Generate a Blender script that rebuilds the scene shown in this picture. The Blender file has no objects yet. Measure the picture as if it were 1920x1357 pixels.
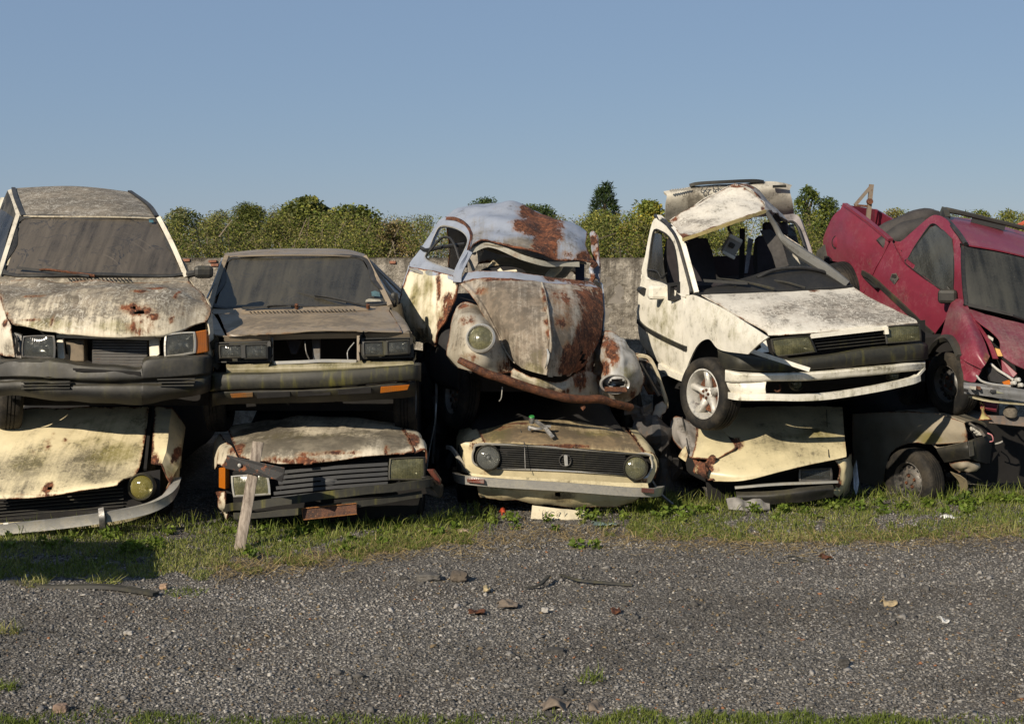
import bpy, bmesh, math, random
import numpy as np
from mathutils import Vector, Matrix, noise as mnoise
random.seed(7); RNG = np.random.default_rng(7)
S = bpy.context.scene
COL = S.collection

# ------------------------------------------------------------------ camera, sky, sun, exposure
FPX, HY, CAMZ = 2667.0, 480.0, 2.0           # 50 mm lens on a 1920 px wide frame, horizon row, eye height
cd = bpy.data.cameras.new('camera'); cam = bpy.data.objects.new('camera', cd); COL.objects.link(cam)
cd.lens = 50.0; cd.sensor_width = 36.0; cd.clip_end = 900.0; cd.clip_start = 0.1
cd.shift_y = (HY - 1357/2.0) / 1920.0
cam.location = (0, 0, CAMZ); cam.rotation_euler = (math.radians(90), 0, 0)
S.camera = cam
SUN_TO = Vector((-0.519, -0.714, 0.469)).normalized()
W = bpy.data.worlds.new('World'); S.world = W; W.use_nodes = True
wn = W.node_tree.nodes; wl = W.node_tree.links
sky = wn.new('ShaderNodeTexSky'); sky.sky_type = 'NISHITA'; sky.sun_disc = False
sky.sun_elevation = math.asin(SUN_TO.z); sky.sun_rotation = math.atan2(SUN_TO.x, SUN_TO.y)
sky.altitude = 0; sky.air_density = 1.0; sky.dust_density = 0.05; sky.ozone_density = 2.0
bg = wn['Background']; bg.inputs['Strength'].default_value = 0.044
grade = wn.new('ShaderNodeMix'); grade.data_type = 'RGBA'; grade.blend_type = 'MULTIPLY'; grade.inputs[0].default_value = 1.0
grade.blend_type = 'MIX'; grade.inputs[0].default_value = 0.6            # even haze over the whole dome
grade.inputs[7].default_value = (4.7, 6.75, 10.3, 1.0)
wl.new(sky.outputs[0], grade.inputs[6]); wl.new(grade.outputs[2], bg.inputs['Color'])
sd = bpy.data.lights.new('sun', 'SUN'); sd.energy = 5.0; sd.angle = math.radians(0.5); sd.color = (1.0, 0.885, 0.72)
sun = bpy.data.objects.new('sun', sd); COL.objects.link(sun); sun.location = SUN_TO*40
sun.rotation_euler = (-SUN_TO).to_track_quat('-Z', 'Y').to_euler()
S.view_settings.view_transform = 'Standard'; S.view_settings.look = 'None'
S.view_settings.exposure = 0.35; S.view_settings.gamma = 1.0; S.view_settings.use_curve_mapping = False
S.render.engine = 'CYCLES'; S.cycles.max_bounces = 6; S.cycles.transparent_max_bounces = 8

# ------------------------------------------------------------------ material helpers
class NT:
    def __init__(s, name):
        s.m = bpy.data.materials.new(name); s.m.use_nodes = True
        s.t = s.m.node_tree; s.b = s.t.nodes['Principled BSDF']; s.o = s.t.nodes['Material Output']
        tc = s.t.nodes.new('ShaderNodeTexCoord'); s.obj = tc.outputs['Object']
    def lk(s, v, inp):
        if isinstance(v, bpy.types.NodeSocket): s.t.links.new(v, inp)
        elif isinstance(v, (tuple, list)):
            inp.default_value = (*v, 1.0) if len(v) == 3 and len(inp.default_value) == 4 else v
        else: inp.default_value = v
    def noise(s, sc, det=4, ro=.6, dist=0, vec=None):
        n = s.t.nodes.new('ShaderNodeTexNoise'); s.lk(vec or s.obj, n.inputs['Vector'])
        n.inputs['Scale'].default_value = sc; n.inputs['Detail'].default_value = det
        n.inputs['Roughness'].default_value = ro; n.inputs['Distortion'].default_value = dist
        return n.outputs[0]
    def vor(s, sc, feat='F1', out=0, vec=None):
        n = s.t.nodes.new('ShaderNodeTexVoronoi'); n.feature = feat; s.lk(vec or s.obj, n.inputs['Vector'])
        n.inputs['Scale'].default_value = sc; return n.outputs[out]
    def map(s, sc, vec=None, rot=(0, 0, 0)):
        n = s.t.nodes.new('ShaderNodeMapping'); s.lk(vec or s.obj, n.inputs['Vector'])
        n.inputs['Scale'].default_value = sc; n.inputs['Rotation'].default_value = rot; return n.outputs[0]
    def ma(s, op, a, b=0.0, c=0.0):
        n = s.t.nodes.new('ShaderNodeMath'); n.operation = op
        for v, i in zip((a, b, c), n.inputs): s.lk(v, i)
        return n.outputs[0]
    def ss(s, v, lo, hi, o0=0.0, o1=1.0):
        n = s.t.nodes.new('ShaderNodeMapRange'); n.interpolation_type = 'SMOOTHSTEP'
        for k, x in enumerate((v, lo, hi, o0, o1)): s.lk(x, n.inputs[k])
        return n.outputs[0]
    def mix(s, f, a, b):
        n = s.t.nodes.new('ShaderNodeMix'); n.data_type = 'RGBA'
        s.lk(f, n.inputs[0]); s.lk(a, n.inputs[6]); s.lk(b, n.inputs[7]); return n.outputs[2]
    def attr(s, name):
        n = s.t.nodes.new('ShaderNodeAttribute'); n.attribute_name = name; return n
    def sep(s, v):
        n = s.t.nodes.new('ShaderNodeSeparateXYZ'); s.lk(v, n.inputs[0]); return n.outputs
    def nz(s):
        g = s.t.nodes.new('ShaderNodeNewGeometry'); return s.sep(g.outputs['Normal'])[2]
    def bump(s, h, st=.3, d=.01):
        n = s.t.nodes.new('ShaderNodeBump'); s.lk(h, n.inputs['Height']); n.inputs['Strength'].default_value = st
        n.inputs['Distance'].default_value = d; s.t.links.new(n.outputs[0], s.b.inputs['Normal'])
    def fin(s, col, rough=.5, metal=0.0, spec=None):
        s.lk(col, s.b.inputs['Base Color']); s.lk(rough, s.b.inputs['Roughness']); s.lk(metal, s.b.inputs['Metallic'])
        if spec is not None: s.b.inputs['Specular IOR Level'].default_value = spec
        return s.m

def rustcol(t, sc=11):
    a = t.noise(sc, 8, .75); b = t.noise(sc*4, 4, .7)
    c = t.mix(t.ss(a, .38, .70), (.032, .014, .009), (.19, .064, .027))
    return t.mix(t.ss(b, .5, .75), c, (.30, .125, .058))

def paint(name, col, grime=.3, gcol=(.10, .085, .066), streak=.6, top=.2, moss=.0, lichen=0., lcol=(.60, .57, .49),
          rough=.5, col2=None, rust=0.0, mcol=(.15, .13, .028), rot=(0, 0, 0), nscale=1.0, spec=.35, rsharp=.10, mold=.55):
    t = NT(name)
    nb = t.noise(2.9*nscale, 8, .66); nb2 = t.noise(4.1*nscale, 6, .65, vec=t.map((1, 1, 1.3)))
    ns = t.noise(1.0, 8, .68, vec=t.map((27, 2.1, 2.1), rot=rot)); nf = t.noise(48, 5, .7); nr = t.noise(13, 9, .72)
    w = t.attr('wear'); r, g, b = [t.t.nodes.new('ShaderNodeSeparateColor') for _ in (0,)][0].outputs[:3]
    t.t.links.new(w.outputs['Color'], r.node.inputs[0])
    z = t.ma('MAXIMUM', t.nz(), 0.0)
    base = t.mix(t.ss(nb2, .3, .75), col, tuple(c*.78 for c in col))
    if col2: base = t.mix(t.ss(t.ma('MULTIPLY_ADD', t.ma('SUBTRACT', nr, .5), .25, w.outputs['Alpha']), .46, .54), base, col2)
    v = t.ma('MULTIPLY_ADD', z, top, t.ma('ADD', g, grime))
    v = t.ma('MULTIPLY_ADD', t.ma('SUBTRACT', nb, .5), 1.1, v)
    v = t.ma('MULTIPLY_ADD', t.ma('SUBTRACT', ns, .5), streak*1.3, v)
    v = t.ma('MULTIPLY_ADD', t.ma('SUBTRACT', nf, .5), .55, v)
    gm = t.ss(v, .18, .95, 0., .9)
    g2 = t.mix(t.ss(nf, .4, .65), gcol, tuple(c*1.5 for c in gcol))
    c = t.mix(gm, base, g2)
    mv = t.ma('MULTIPLY_ADD', t.ma('SUBTRACT', nb2, .5), 1.2, t.ma('ADD', b, moss))
    mv = t.ma('MULTIPLY_ADD', t.ma('SUBTRACT', ns, .5), .7, mv)
    c = t.mix(t.ss(mv, .25, .95, 0., .85), c, mcol)
    nm = t.noise(24, 9, .78); mm = t.ma('MULTIPLY_ADD', gm, .22, t.ma('MULTIPLY_ADD', t.ma('SUBTRACT', nb2, .5), .9, nm))
    c = t.mix(t.ss(mm, .60, .76, 0., mold), c, (.050, .043, .033))
    if lichen:
        nl = t.noise(6.5*nscale, 4, .55, 1.1); ln = t.ma('ABSOLUTE', t.ma('SUBTRACT', nl, .5))
        nl2 = t.noise(12*nscale, 3, .5, 1.6); l2 = t.ma('ABSOLUTE', t.ma('SUBTRACT', nl2, .52))
        lm = t.ma('MAXIMUM', t.ss(ln, .0, .022, 1., 0.), t.ss(l2, .0, .02, 1., 0.))
        c = t.mix(t.ma('MULTIPLY', t.ma('MULTIPLY', lm, lichen), t.ss(t.ma('ADD', nb, t.ma('MULTIPLY', g, .4)), .42, .6)), c, lcol)
    nq = t.noise(1., 7, .75, 1.4, vec=t.map((15, 6, 6), rot=rot))
    rr_ = t.ma('MULTIPLY', r, t.ss(nq, .25, .75, .45, 1.45))
    rv = t.ma('MULTIPLY_ADD', t.ma('SUBTRACT', nr, .5), 1.15, t.ma('ADD', rr_, rust))
    rv = t.ma('MULTIPLY_ADD', t.ma('SUBTRACT', t.noise(5.5, 6, .7, .8), .5), .75, rv)
    rv = t.ma('MULTIPLY_ADD', t.ma('SUBTRACT', ns, .5), .35, rv)
    rm = t.ss(rv, .5-rsharp, .5+rsharp*.6)
    stain = t.ss(rv, .12, .5, 0., .6)
    c = t.mix(stain, c, (.20, .105, .045))
    c = t.mix(rm, c, rustcol(t))
    t.bump(t.ma('MULTIPLY_ADD', rm, t.noise(70, 5, .8), t.ma('MULTIPLY', nf, .15)), .35, .006)
    ro = t.ma('MULTIPLY_ADD', gm, .3, rough); ro = t.ma('MAXIMUM', ro, t.ma('MULTIPLY', rm, .92))
    return t.fin(c, ro, 0.0, spec)

def plastic(name, col, rough=.55, dust=(.16, .14, .11), amt=.35, moss=0.0, spec=.4):
    t = NT(name); nb = t.noise(3.2, 7, .65); nf = t.noise(38, 5, .7); ns = t.noise(1., 5, .6, vec=t.map((14, 2, 2)))
    z = t.ma('MAXIMUM', t.nz(), 0.0)
    v = t.ma('MULTIPLY_ADD', z, .35, amt); v = t.ma('MULTIPLY_ADD', t.ma('SUBTRACT', nb, .5), 1.2, v)
    v = t.ma('MULTIPLY_ADD', t.ma('SUBTRACT', nf, .5), .6, v)
    c = t.mix(t.ss(v, .2, 1.0, 0., .85), col, dust)
    if moss: c = t.mix(t.ss(t.ma('ADD', ns, t.ma('MULTIPLY', nb, .6)), .82, 1.1, 0., moss), c, (.13, .12, .015))
    t.bump(nf, .18, .003)
    return t.fin(c, t.ma('MULTIPLY_ADD', nf, .3, rough-.1), 0.0, spec)

def dusty_glass(name, dust, dark=(.006, .007, .008), cover=.75, lines=0., streak=.8, lcol=(.02, .022, .026), arc=None):
    t = NT(name); nb = t.noise(1.7, 6, .6); ns = t.noise(1., 6, .65, vec=t.map((13, 1.2, 1.2), rot=(0, .25, 0))); nf = t.noise(55, 4, .7)
    v = t.ma('MULTIPLY_ADD', t.ma('SUBTRACT', nb, .5), 1.0, cover)
    v = t.ma('MULTIPLY_ADD', t.ma('SUBTRACT', ns, .5), streak, v); v = t.ma('MULTIPLY_ADD', t.ma('SUBTRACT', nf, .5), .3, v)
    f = t.ss(v, .15, .95)
    c = t.mix(f, dark, t.mix(t.ss(ns, .35, .7), dust, tuple(x*1.28 for x in dust)))
    if lines:
        nl = t.noise(4.2, 5, .62, .9); ln = t.ma('ABSOLUTE', t.ma('SUBTRACT', nl, .5))
        c = t.mix(t.ma('MULTIPLY', t.ss(ln, 0., .026, lines, 0.), t.ss(nb, .43, .55)), c, lcol)
    if arc:
        v1 = t.t.nodes.new('ShaderNodeVectorMath'); v1.operation = 'DISTANCE'; t.lk(t.obj, v1.inputs[0]); v1.inputs[1].default_value = arc
        n1 = t.t.nodes.new('ShaderNodeTexNoise'); n1.noise_dimensions = '1D'; t.lk(v1.outputs['Value'], n1.inputs['W']); n1.inputs['Scale'].default_value = 42; n1.inputs['Detail'].default_value = 5
        am = t.ma('MULTIPLY', t.ss(n1.outputs[0], .62, .70), t.ss(t.noise(2.3, 4, .6), .52, .66))
        c = t.mix(t.ma('MULTIPLY', am, .4), c, tuple(x*2.4 for x in dust))
    sp = t.ss(t.vor(26), .0, .09, 1., 0.); c = t.mix(t.ma('MULTIPLY', sp, .5), c, (.22, .2, .16))
    t.fin(c, t.ss(f, 0., 1., .10, .36), 0.0, .5)
    tr = t.t.nodes.new('ShaderNodeBsdfTransparent'); mx = t.t.nodes.new('ShaderNodeMixShader')
    t.lk(t.ss(f, 0., .8, .62, .96), mx.inputs[0]); t.t.links.new(tr.outputs[0], mx.inputs[1]); t.t.links.new(t.b.outputs[0], mx.inputs[2])
    t.t.links.new(mx.outputs[0], t.o.inputs[0]); return t.m

def lens(name, col, tr_amt=.45, ribs=60, dirty=.5, dcol=(.16, .15, .09)):
    t = NT(name); nb = t.noise(9, 6, .6); nf = t.noise(50, 4, .7)
    f = t.ss(t.ma('MULTIPLY_ADD', t.ma('SUBTRACT', nf, .5), .5, t.ma('ADD', nb, dirty-.5)), .3, .8)
    c = t.mix(f, col, dcol); t.fin(c, t.ss(f, 0., 1., .08, .4), 0.0, .6)
    wv = t.t.nodes.new('ShaderNodeTexWave'); t.lk(t.obj, wv.inputs['Vector']); wv.inputs['Scale'].default_value = ribs/3.14
    t.bump(wv.outputs[1], .15, .003)
    tr = t.t.nodes.new('ShaderNodeBsdfTransparent'); mx = t.t.nodes.new('ShaderNodeMixShader')
    tr.inputs[0].default_value = (*[min(1, .55+x) for x in col], 1)
    t.lk(t.ss(f, 0., 1., 1-tr_amt, 1.), mx.inputs[0]); t.t.links.new(tr.outputs[0], mx.inputs[1]); t.t.links.new(t.b.outputs[0], mx.inputs[2])
    t.t.links.new(mx.outputs[0], t.o.inputs[0]); return t.m

def metal(name, col, rough=.3, dirt=.35, dcol=(.09, .07, .05), rust=.0, mx=.95):
    t = NT(name); nb = t.noise(5, 7, .65); nf = t.noise(40, 5, .75); nr = t.noise(17, 8, .75)
    f = t.ss(t.ma('MULTIPLY_ADD', t.ma('SUBTRACT', nf, .5), .6, t.ma('ADD', nb, dirt-.5)), .3, .8)
    c = t.mix(f, col, dcol); rm = t.ss(t.ma('ADD', nr, rust), .62, .72); c = t.mix(rm, c, rustcol(t))
    t.bump(nf, .15, .003)
    bad = t.ma('MAXIMUM', f, rm)
    return t.fin(c, t.ss(bad, 0., 1., rough, .75), t.ss(bad, 0., 1., mx, .1))

def simple(name, col, rough=.8, var=.4, sc=20, bump=.2, metal_=0.0):
    t = NT(name); n1 = t.noise(sc, 6, .7); n2 = t.noise(sc*.15, 5, .6)
    c = t.mix(t.ss(t.ma('ADD', n1, n2), .7, 1.3), tuple(x*(1-var) for x in col), tuple(min(1, x*(1+var)) for x in col))
    if bump: t.bump(n1, bump, .006)
    return t.fin(c, rough, metal_)

def tyre_mat(name):
    t = NT(name); nb = t.noise(6, 6, .6); nf = t.noise(50, 4, .7)
    c = t.mix(t.ss(t.ma('MULTIPLY_ADD', nf, .4, nb), .55, 1.05), (.008, .008, .008), (.055, .046, .034))
    t.bump(nf, .2, .003); return t.fin(c, .8, 0., .25)

# ------------------------------------------------------------------ geometry helpers
YOFF = 0.0
def P(x, y, Y): Y = Y+YOFF; return Vector(((x-960.0)*Y/FPX, Y, CAMZ-(y-HY)*Y/FPX))
def W3(p): return Vector(p) if isinstance(p, Vector) else P(*p)
BASE = {}
WEARK = 1.0
def put(o, label=None, cat=None, group=None, kind=None):
    if label: o['label'] = label
    if cat: o['category'] = cat
    if group: o['group'] = group
    if kind: o['kind'] = kind
    return o
def thing(name, label, cat, base, group=None):
    o = bpy.data.objects.new(name, None); COL.objects.link(o); o.empty_display_size = .2
    o.location = base; BASE[o] = Vector(base); return put(o, label, cat, group)
def mk(par, name, V, F, mat, smooth=True, label=None):
    b = BASE.get(par, Vector((0, 0, 0)))
    V = np.asarray(V, dtype=float).reshape(-1, 3) - np.array(b)
    me = bpy.data.meshes.new(name); me.from_pydata(V.tolist(), [], [tuple(int(i) for i in f) for f in F]); me.update()
    if smooth: me.polygons.foreach_set('use_smooth', [True]*len(me.polygons))
    if mat: me.materials.append(mat)
    o = bpy.data.objects.new(name, me); COL.objects.link(o)
    if par is not None: o.parent = par
    BASE[o] = b
    if label: o['label'] = label
    return o
def cr(Pn, n, closed=False):
    """Catmull-Rom through points (k,3) -> (m,3)"""
    Pn = np.asarray(Pn, float); k = len(Pn)
    if n <= 1: return Pn
    if closed: Q = np.concatenate([Pn[-1:], Pn, Pn[:1], Pn[1:2]]); segs = k
    else: Q = np.concatenate([(2*Pn[0]-Pn[1])[None], Pn, (2*Pn[-1]-Pn[-2])[None]]); segs = k-1
    t = np.arange(n)/n; out = []
    for i in range(segs):
        a, b, c, d = Q[i:i+4]
        tt = t.reshape((-1,)+(1,)*(Pn.ndim-1))
        out.append(.5*(2*b+(c-a)*tt+(2*a-5*b+4*c-d)*tt**2+(3*b-a-3*c+d)*tt**3))
    r = np.concatenate(out)
    return r if closed else np.concatenate([r, Pn[-1:]])
def lin(Pn, n):
    Pn = np.asarray(Pn, float); out = []
    for i in range(len(Pn)-1):
        for k in range(n): out.append(Pn[i]+(Pn[i+1]-Pn[i])*k/n)
    out.append(Pn[-1]); return np.array(out)
def nz3(V, sc, off=0.0):
    return np.array([mnoise.noise(Vector((v[0]*sc+off, v[1]*sc, v[2]*sc))) for v in V])
def solid(o, th, split=38):
    m = o.modifiers.new('thickness', 'SOLIDIFY'); m.thickness = th; m.offset = -1
    e = o.modifiers.new('edges', 'EDGE_SPLIT'); e.split_angle = math.radians(split)
def setwear(o, Vw, wear, edge=None):
    Vw = np.asarray(Vw); N = len(Vw); A = np.zeros((N, 4)); pr = None
    for key, ch in (('r', 0), ('g', 1), ('m', 2), ('t', 3)):
        for sp in wear.get(key, []):
            if isinstance(sp, (int, float)): A[:, ch] = np.maximum(A[:, ch], sp); continue
            if pr is None: pr = np.stack([960+FPX*Vw[:, 0]/Vw[:, 1], HY+FPX*(CAMZ-Vw[:, 2])/Vw[:, 1]], 1)
            x, y, rx, st = sp[:4]; ry = sp[4] if len(sp) > 4 else rx
            if ch == 0: rx, ry = rx*WEARK, ry*WEARK
            c = Vw[np.argmin((pr[:, 0]-x)**2+(pr[:, 1]-y)**2)]; k = c[1]/FPX
            d = (Vw-c); q = (d[:, 0]/(rx*k))**2+(d[:, 1]**2*.07+d[:, 2]**2)/(ry*k)**2
            A[:, ch] = np.maximum(A[:, ch], st*np.clip(1.5-np.sqrt(q), 0, 1))
    if edge is not None: A[:, 0] = np.maximum(A[:, 0], edge)
    at = o.data.attributes.new('wear', 'FLOAT_COLOR', 'POINT'); at.data.foreach_set('color', A.ravel())
def panel(par, name, rows, mat, n=7, th=.008, dent=0., ds=3., wear=None, er=None, cut=None, linear=False, label=None, rag=0., seed=0., flip=None, nc=None, flat=False):
    G = np.array([[W3(p) for p in r] for r in rows], float); nc = nc or n
    f = lin if linear else cr
    G = f(G, n); G = np.swapaxes(f(np.swapaxes(G, 0, 1), nc), 0, 1)
    R, C = G.shape[:2]; V = G.reshape(-1, 3)
    du = np.gradient(G, axis=1); dv = np.gradient(G, axis=0); Nn = np.cross(du, dv).reshape(-1, 3)
    Nn /= np.linalg.norm(Nn, axis=1, keepdims=True)+1e-9
    tocam = np.array([0, 0, CAMZ])-V
    fl = (Nn*tocam).sum() < 0 if flip is None else flip
    if fl: Nn = -Nn
    if dent:
        V = V+Nn*(dent*(nz3(V, ds, seed)+.5*nz3(V, ds*2.7, seed+9)+2.2*(np.abs(nz3(V, ds*.9, seed+31))-.2)))[:, None]
    idx = np.arange(R*C).reshape(R, C)
    Q = np.stack([idx[:-1, :-1], idx[:-1, 1:], idx[1:, 1:], idx[1:, :-1]], -1).reshape(-1, 4)
    keep = np.ones(len(Q), bool); cen = V[Q].mean(1)
    if cut:
        pr = np.stack([960+FPX*cen[:, 0]/cen[:, 1], HY+FPX*(CAMZ-cen[:, 2])/cen[:, 1]], 1)
        for sp in cut:
            x, y, rx = sp[:3]; ry = sp[3] if len(sp) > 3 else rx
            c = cen[np.argmin((pr[:, 0]-x)**2+(pr[:, 1]-y)**2)]; k = c[1]/FPX; d = cen-c
            q = np.sqrt((d[:, 0]/(rx*k))**2+(d[:, 1]**2*.4+d[:, 2]**2)/(ry*k)**2)
            keep &= q > 1+.7*nz3(cen, 14, seed+3)
    if rag:
        ii, jj = np.divmod(np.arange(len(Q)), C-1); bd = np.minimum.reduce([R-2-ii])
        keep &= ~((bd < rag*(1.2+2.2*nz3(cen, 9, seed+5))))
    Q = Q[keep]
    if fl: Q = Q[:, ::-1]
    if not fl: pass
    o = mk(par, name, V, Q, mat, label=label, smooth=not flat)
    edge = None
    if er:
        ii, jj = np.divmod(np.arange(R*C), C)
        def arc(M, ax):
            s = np.linalg.norm(np.diff(M, axis=ax), axis=2); s = np.cumsum(s, axis=ax)
            z = np.zeros_like(np.take(s, [0], axis=ax)); return np.concatenate([z, s], axis=ax)
        a = arc(G, 1); b = arc(G, 0)
        d = np.minimum(np.minimum(a, a[:, -1:]-a), np.minimum(b, b[-1:, :]-b)).ravel()
        edge = er[1]*np.clip(1-d/er[0], 0, 1)
    if wear or er: setwear(o, V, wear or {}, edge)
    if th: solid(o, th)
    return o
def ring(par, name, outer, inner, mat, k=3, n=4, th=.01, linear=False, wear=None, label=None, dent=0., bulge=0., closed=True):
    A = np.array([W3(p) for p in outer]); B = np.array([W3(p) for p in inner])
    if not linear:
        if closed: A, B = cr(A, n, True), cr(B, n, True)
        else: A, B = cr(A, n), cr(B, n)
    m = len(A); V = []
    for i in range(k+1):
        s = i/k; V.append(A*(1-s)+B*s)
    V = np.concatenate(V)
    if bulge:
        c = (A.mean(0)+B.mean(0))/2; nn = np.cross(A[m//4]-A[0], A[m//2]-A[0]); nn /= np.linalg.norm(nn)+1e-9
        if np.dot(nn, np.array([0, 0, CAMZ])-c) < 0: nn = -nn
        for i in range(k+1): V[i*m:(i+1)*m] += nn*bulge*math.sin(math.pi*i/k)
    if dent: V = V+np.stack([nz3(V, 3.), nz3(V, 3., 7), nz3(V, 3., 13)], 1)*dent
    F = []
    for i in range(k):
        for j in range(m if closed else m-1):
            a, b = i*m+j, i*m+(j+1) % m; F.append((a, b, b+m, a+m))
    V = np.asarray(V); f0 = [np.cross(V[f[1]]-V[f[0]], V[f[2]]-V[f[0]]) for f in F]; cc = V.mean(0)
    if np.dot(sum(f0), np.array([0, 0, CAMZ])-cc) < 0: F = [f[::-1] for f in F]
    o = mk(par, name, V, F, mat, label=label)
    if wear: setwear(o, V, wear)
    if th: solid(o, th)
    return o
def poly(par, name, pts, mat, th=.01, wear=None, label=None, n=1, bev=0., back=None):
    A = np.array([W3(p) for p in pts])
    if n > 1: A = cr(A, n, True)
    m = len(A); nn = np.zeros(3)
    for i in range(m): nn += np.cross(A[i]-A[0], A[(i+1) % m]-A[0])
    nn /= np.linalg.norm(nn)+1e-9
    if np.dot(nn, np.array([0, 0, CAMZ])-A.mean(0)) < 0: A = A[::-1]; nn = -nn
    bk = np.array(back) if back is not None else -nn*th
    V = np.vstack([A, A+bk]); F = [tuple(range(m)), tuple(range(2*m-1, m-1, -1))]
    F += [(i, i+m, (i+1) % m+m, (i+1) % m) for i in range(m)]
    o = mk(par, name, V, F, mat, smooth=False, label=label)
    if wear: setwear(o, V, wear)
    if bev: bevel(o, bev)
    return o
def bevel(o, w=.004, seg=2):
    m = o.modifiers.new('bevel', 'BEVEL'); m.width = w; m.segments = seg; m.limit_method = 'ANGLE'; m.angle_limit = .5
    return o
def frames(Pn, up):
    T = np.gradient(Pn, axis=0); T /= np.linalg.norm(T, axis=1, keepdims=True)+1e-9
    u = np.array(up, float); Sd = np.cross(T, u); Sd /= np.linalg.norm(Sd, axis=1, keepdims=True)+1e-9
    U = np.cross(Sd, T); return T, Sd, U
def sweep(par, name, pts, prof, mat, n=5, up=(0, 0, 1), wear=None, label=None, scale=None, dent=0., smooth=True, linear=False):
    A = np.array([W3(p) for p in pts]); A = lin(A, n) if linear else cr(A, n); T, Sd, U = frames(A, up); k = len(prof); m = len(A); V = []
    for i in range(m):
        s = 1.0 if scale is None else np.interp(i/(m-1), np.linspace(0, 1, len(scale)), scale)
        for (a, b) in prof: V.append(A[i]+Sd[i]*a*s+U[i]*b*s)
    V = np.array(V)
    if dent: V = V+np.stack([nz3(V, 5.), nz3(V, 5., 7), nz3(V, 5., 13)], 1)*dent
    F = [(i*k+j, i*k+(j+1) % k, (i+1)*k+(j+1) % k, (i+1)*k+j) for i in range(m-1) for j in range(k)]
    F += [tuple(range(k-1, -1, -1)), tuple((m-1)*k+j for j in range(k))]
    o = mk(par, name, V, F, mat, smooth=smooth, label=label)
    bm = bmesh.new(); bm.from_mesh(o.data); bmesh.ops.recalc_face_normals(bm, faces=bm.faces); bm.to_mesh(o.data); bm.free()
    if wear: setwear(o, V, wear)
    e = o.modifiers.new('edges', 'EDGE_SPLIT'); e.split_angle = math.radians(42)
    return o
def tube(par, name, pts, r, mat, seg=8, n=4, wear=None, label=None, dent=0., up=(.13, .21, 1), linear=False):
    prof = [(math.cos(2*math.pi*i/seg), math.sin(2*math.pi*i/seg)) for i in range(seg)]
    sc = list(r) if isinstance(r, (list, tuple)) else [r, r]
    return sweep(par, name, pts, prof, mat, n, up, wear, label, sc, dent, linear=linear)
def hexa(par, name, front, mat, back, bev=.006, label=None, wear=None):
    """four corner points and a depth vector -> bevelled block"""
    return poly(par, name, front, mat, 0, wear, label, 1, bev, back)
def boxc(par, name, c, s, mat, rot=(0, 0, 0), bev=.006, label=None):
    from mathutils import Euler
    R = Euler(rot).to_matrix(); c = W3(c); V = []
    for x in (-1, 1):
        for y in (-1, 1):
            for z in (-1, 1): V.append(c+R @ Vector((x*s[0]/2, y*s[1]/2, z*s[2]/2)))
    F = [(0, 1, 3, 2), (4, 6, 7, 5), (0, 4, 5, 1), (2, 3, 7, 6), (0, 2, 6, 4), (1, 5, 7, 3)]
    o = mk(par, name, V, F, mat, smooth=False, label=label)
    if bev: bevel(o, bev)
    return o
def axframe(ax):
    a = Vector(ax).normalized(); u = a.orthogonal() if abs(a.z) > .9 else Vector((0, 0, 1)).cross(a).normalized(); v = a.cross(u); return a, u, v
def lathe(par, name, prof, c, ax, mat, seg=36, label=None, smooth=True, sq=1.0, closed=False):
    c = W3(c); a, u, v = axframe(ax); V = []; k = len(prof)
    for i in range(seg):
        th = 2*math.pi*i/seg
        for r, h in prof: V.append(c+a*h+(u*math.cos(th)+v*math.sin(th)*sq)*r)
    F = []
    for i in range(seg):
        j = (i+1) % seg
        for q in range(k if closed else k-1): F.append((i*k+q, j*k+q, j*k+(q+1) % k, i*k+(q+1) % k))
    o = mk(par, name, V, F, mat, smooth, label)
    bm = bmesh.new(); bm.from_mesh(o.data); bmesh.ops.remove_doubles(bm, verts=bm.verts, dist=1e-5); bmesh.ops.recalc_face_normals(bm, faces=bm.faces)
    bm.to_mesh(o.data); bm.free()
    e = o.modifiers.new('edges', 'EDGE_SPLIT'); e.split_angle = math.radians(45)
    return o
def ellipse(c, u, v, a, b, n=16):
    return [c+u*(a*math.cos(2*math.pi*i/n))+v*(b*math.sin(2*math.pi*i/n)) for i in range(n)]
def bez(a, b, t): return a+(b-a)*t
def quadpt(q, u, v):
    a, b, c, d = q; return (a*(1-u)+b*u)*(1-v)+(d*(1-u)+c*u)*v
# ------------------------------------------------------------------ shared materials
RUB = plastic('black_rubber', (.012, .012, .012), .5, (.07, .065, .055), .25)
BLK = plastic('black_plastic', (.014, .014, .013), .5, (.055, .049, .034), .40, .2)
BLKM = plastic('mossy_plastic', (.013, .013, .011), .55, (.05, .046, .027), .45, .65)
DARK = simple('dirt_and_gap_shade', (.007, .006, .0055), .95, .5, 9)  # underbody dirt taken near-black to carry the shade of gaps, slots and hulls
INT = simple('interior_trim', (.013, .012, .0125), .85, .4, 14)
CHR = metal('dull_chrome', (.50, .49, .46), .30, .50, (.25, .23, .18), mx=.55)
ALU = metal('alloy', (.66, .65, .62), .38, .62, (.40, .385, .34))
STEEL = metal('grey_steel', (.17, .17, .165), .5, .5, rust=.02)
REF = metal('lamp_reflector', (.75, .75, .72), .26, .3)
TYRE = tyre_mat('tyre_rubber')
def rust_mat(name, a=(.05, .02, .012), b=(.21, .075, .03), sc=16):
    t = NT(name); n1 = t.noise(sc, 8, .75); n2 = t.noise(sc*4, 5, .8)
    c = t.mix(t.ss(n1, .35, .65), a, b); c = t.mix(t.ss(n2, .56, .72), c, (.36, .2, .1)); t.bump(n2, .8, .01)
    return t.fin(c, t.ss(n2, .4, .7, .55, .9), 0., .35)
RUST = rust_mat('heavy_rust', (.035, .014, .008), (.14, .05, .02))
AMB = lens('amber_lens', (.45, .13, .01), .15, 70, .35, (.22, .1, .03))
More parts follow.
